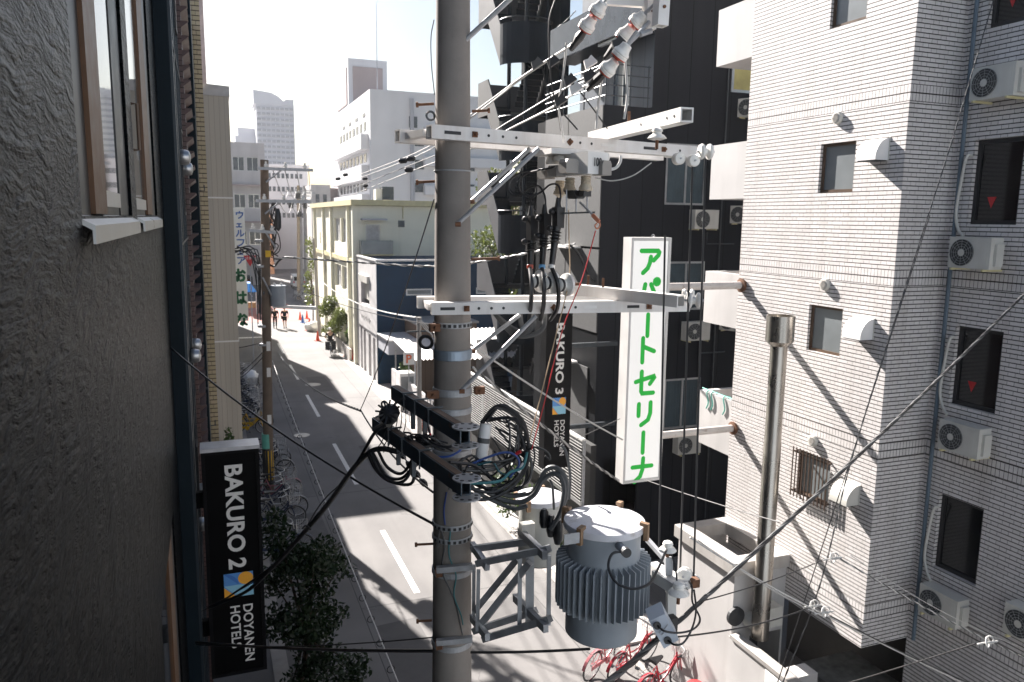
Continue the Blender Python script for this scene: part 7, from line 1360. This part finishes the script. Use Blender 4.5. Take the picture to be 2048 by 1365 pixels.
# ---------------------------------------------------------------- the other street poles
def street_pole(label, base, top, r0, r1, mat=M['concrete_pole'], arms=(), extras=None):
    t = thing('street_pole', label, 'utility pole', base); b0, b1 = V(base), V(top); MB().tube([b0, b0.lerp(b1, .5), b1], [r0, (r0+r1)/2, r1], 16).build('shaft', mat, t, smooth=True)
    for p, q in arms:
        MB().beam(p, q, .09, .09).build('crossarm', M['galv'], t); 
        for k in range(3): c = V(p).lerp(V(q), .15+.35*k); MB().lathe([(.03, .045), (.06, .06), (.06, .12), (.03, .16), (.04, .2), (.01, .22)], c, n=10).build('insulator', M['porcelain'], t)
    return t
Y2 = 25.8; q2 = lambda u, v, dy=-.2: at(u, v, Y=Y2+dy)
sp = street_pole('leaning dark street pole with a yellow striped foot on the left kerb', (1.52, Y2, 0), (1.74, Y2, 10.72), .165, .125, pm('pole_brown', (.17, .13, .1), .85, var=.25, sc=2, bump=.2, streak=.3), [(q2(515, 337), q2(626, 341)), (q2(512, 402), q2(622, 404)), (q2(498, 461), q2(552, 466))])
zst = lambda z: (1.52+.0205*z, Y2, z); rr_ = lambda z: .167-.0037*z
MB().lathe([(rr_(.3)+.004, .3), (rr_(1.5)+.004, 1.5)], zst(0), n=24).build('dark_wrap', M['ac_dark'], sp)
for k in range(5): a = R(200+k*34); c = V(zst(.95))+V((math.cos(a), math.sin(a), 0))*(rr_(.9)+.008); MB().beam(c-Z_*.5, c+Z_*.5, .03, .006, up=(math.cos(a), math.sin(a), 0)).build('yellow_stripe', M['yellow'], sp)
MB().lathe([(rr_(1.5)+.006, 1.52), (rr_(2)+.006, 2.0)], zst(0), n=24).build('green_wrap', M['tape'], sp)
for z in (2.35, 4.75, 3.9): c = V(zst(z)); MB().box((c.x-.02, c.y-rr_(z)-.02, z), (c.x+.1, c.y-rr_(z)-.004, z+.3)).build('notice', M['sign_white'], sp)
for z in (8.2, 7.4, 5.5, 4.9): MB().lathe([(rr_(z)+.003, z), (rr_(z)+.012, z+.01), (rr_(z)+.012, z+.07), (rr_(z)+.003, z+.08)], zst(0), n=20).build('band', M['galv'], sp)
for p, q in (((528, 460), (552, 497)), ((525, 555), (548, 600)), ((532, 365), (566, 338)), ((530, 428), (560, 404))): MB().tube([q2(*p), q2(*q)], .03, 6).build('brace', M['galv'], sp)
c = q2(556, 592, -.1); dt = thing('transformer', 'grey cylindrical transformer hung on the leftmost street pole', 'transformer', (c.x, c.y, c.z-.4)); MB().lathe([(.02, -.34), (.22, -.33), (.235, -.28), (.235, .27), (.25, .28), (.25, .33), (.02, .35)], c, n=26).build('tank', M['trans_grey'], dt, smooth=True); MB().box((c.x-.45, c.y-.03, c.z+.05), (c.x-.2, c.y+.03, c.z+.15)).build('bracket', M['dark_steel'], dt)
for k in (-.1, .1): MB().lathe([(.03, .33), (.04, .37), (.03, .41), (.01, .43)], c+V((k, -.05, 0)), n=8).build('bushing', M['porcelain'], dt)
tag(MB().beam(q2(545, 613), q2(632, 617), .1, .1).build('low_crossarm', M['white_paint']), 'white low crossarm reaching right from the leftmost street pole above the walkers', 'crossarm')
for i in range(10):
    pts = [(548+rl.uniform(-6, 4), 400+rl.uniform(0, 10), 24.8)]+[(545+rl.uniform(-14, 14), 430+k*22+rl.uniform(-8, 8), 24.8) for k in range(5)]; cable('pole_cable', 'black cable in the bundle hanging on the leftmost street pole', pts, .018, 'black_rubber', 'cable', 'cables hung on the leftmost street pole', 4, 5)
for i in range(7):
    pts = [(470+rl.uniform(-4, 6), 510-i*3, 25)]+[(505+rl.uniform(-10, 10), 505+rl.uniform(-8, 20), 24.9), (518+rl.uniform(-8, 6), 540+rl.uniform(-10, 30), 24.9), (520+rl.uniform(-4, 6), 600+rl.uniform(0, 60), 24.9)]; cable('pole_cable', 'black cable looping left of the leftmost street pole', pts, .018, 'black_rubber', 'cable', 'cables left of the leftmost street pole', 4, 5)
cable('cable_swag', 'thick black cable swagging right from the leftmost street pole', [(532, 505, 24.6), (535, 525, 24.6), (548, 533, 24.6), (558, 522, 24.6), (570, 515, 24.6), (590, 516, 24.5)], .03, 'black_rubber'); tag(MB().lathe([(.02, -.35), (.09, -.25), (.1, .1), (.05, .35)], q2(556, 440), n=10).build('cable_termination', M['black_rubber']), 'black cable termination hanging right of the leftmost street pole', 'cable termination')
tag(MB().box(q2(536, 508)-V((.08, .1, .1)), q2(536, 508)+V((.08, 0, .1))).build('marker_box', M['yellow']), 'tiny yellow marker on the leftmost street pole', 'marker')
for i, (u0, v0, u1, v1) in enumerate(((440, 700, 528, 684), (470, 755, 530, 700), (470, 765, 528, 712))): line(['wire fanning left', 'second wire fanning left', 'lowest wire fanning left'][i]+' from the middle of the leftmost street pole', at(u0, v0, Y=27), q2(u1, v1), .05, .012)
street_pole('slim pale pole leaning in front of the yellow building', (7.7, 60.3, 0), (7.45, 60.5, 7.4), .14, .1, M['concrete'])
fp = street_pole('far street pole with black transformer clusters near the yellow building', (9.0, 87.5, 0), (9.3, 87.5, 12.3), .2, .15, pm('pole_tan', (.36, .29, .2), .8), [((7.6, 87.3, 11.6), (11, 87.3, 11.6)), ((7.8, 87.3, 10.6), (10.8, 87.3, 10.6))])
for dx, z in ((-.75, 10.2), (.75, 10.2), (0, 11.2), (.1, 9.3)): MB().lathe([(.05, -.35), (.26, -.3), (.26, .25), (.05, .3)], (9.2+dx, 87.2, z), n=10).build('switch', M['black_rubber'], fp)
for lab, x, y, h in (('second far pole right of the tan one', 10.3, 96, 12.0), ('third far pole right of the tan one', 11.2, 99, 12.4), ('fourth far pole, thinnest of the cluster', 12.0, 107, 13)): street_pole(lab, (x, y, 0), (x+.1, y, h), .2, .15, M['concrete'], [((x-1.3, y-.2, h-.6), (x+1.3, y-.2, h-.6)), ((x-1.3, y-.2, h-1.8), (x+1.3, y-.2, h-1.8))])
for i in range(7): x = 1.9+.15*i; line(['first', 'second', 'third', 'fourth', 'fifth', 'sixth', 'seventh'][i]+' wire, counted from the left, between the leftmost pole and the far poles', q2(545+12*i, 338+ (i % 2)*65), (8.2+.4*i, 87.3, 11.7-(i % 2)), .8, .012)
# ================================================================ added bounce building behind the viewer, and the air
b = block('bounce_building', 'pale building added unseen behind the viewer to bounce sunlight', -14, 24, -30, -15, 19, pm('rear_render', (.27, .31, .35), .8, var=.08, sc=.4))  # unseen, added to bounce sunlight onto the shaded faces
for k in range(6):
    for z in (3, 7, 11, 15): MB().box((-11+k*5.6, -15.0+.01, z), (-9+k*5.6, -14.94, z+1.8)).build('window', M['far_window'], b)
hz = bpy.data.materials.new('haze'); hz.use_nodes = True; n_ = hz.node_tree.nodes; n_.clear(); vo = n_.new('ShaderNodeVolumePrincipled'); ho = n_.new('ShaderNodeOutputMaterial'); hz.node_tree.links.new(vo.outputs[0], ho.inputs['Volume'])
vo.inputs['Color'].default_value = (.93, .94, .98, 1); vo.inputs['Density'].default_value = .00022; vo.inputs['Anisotropy'].default_value = .35
o = MB().box((-420, -62, -1), (420, 520, 58)).build('haze', hz); o['kind'] = 'stuff'
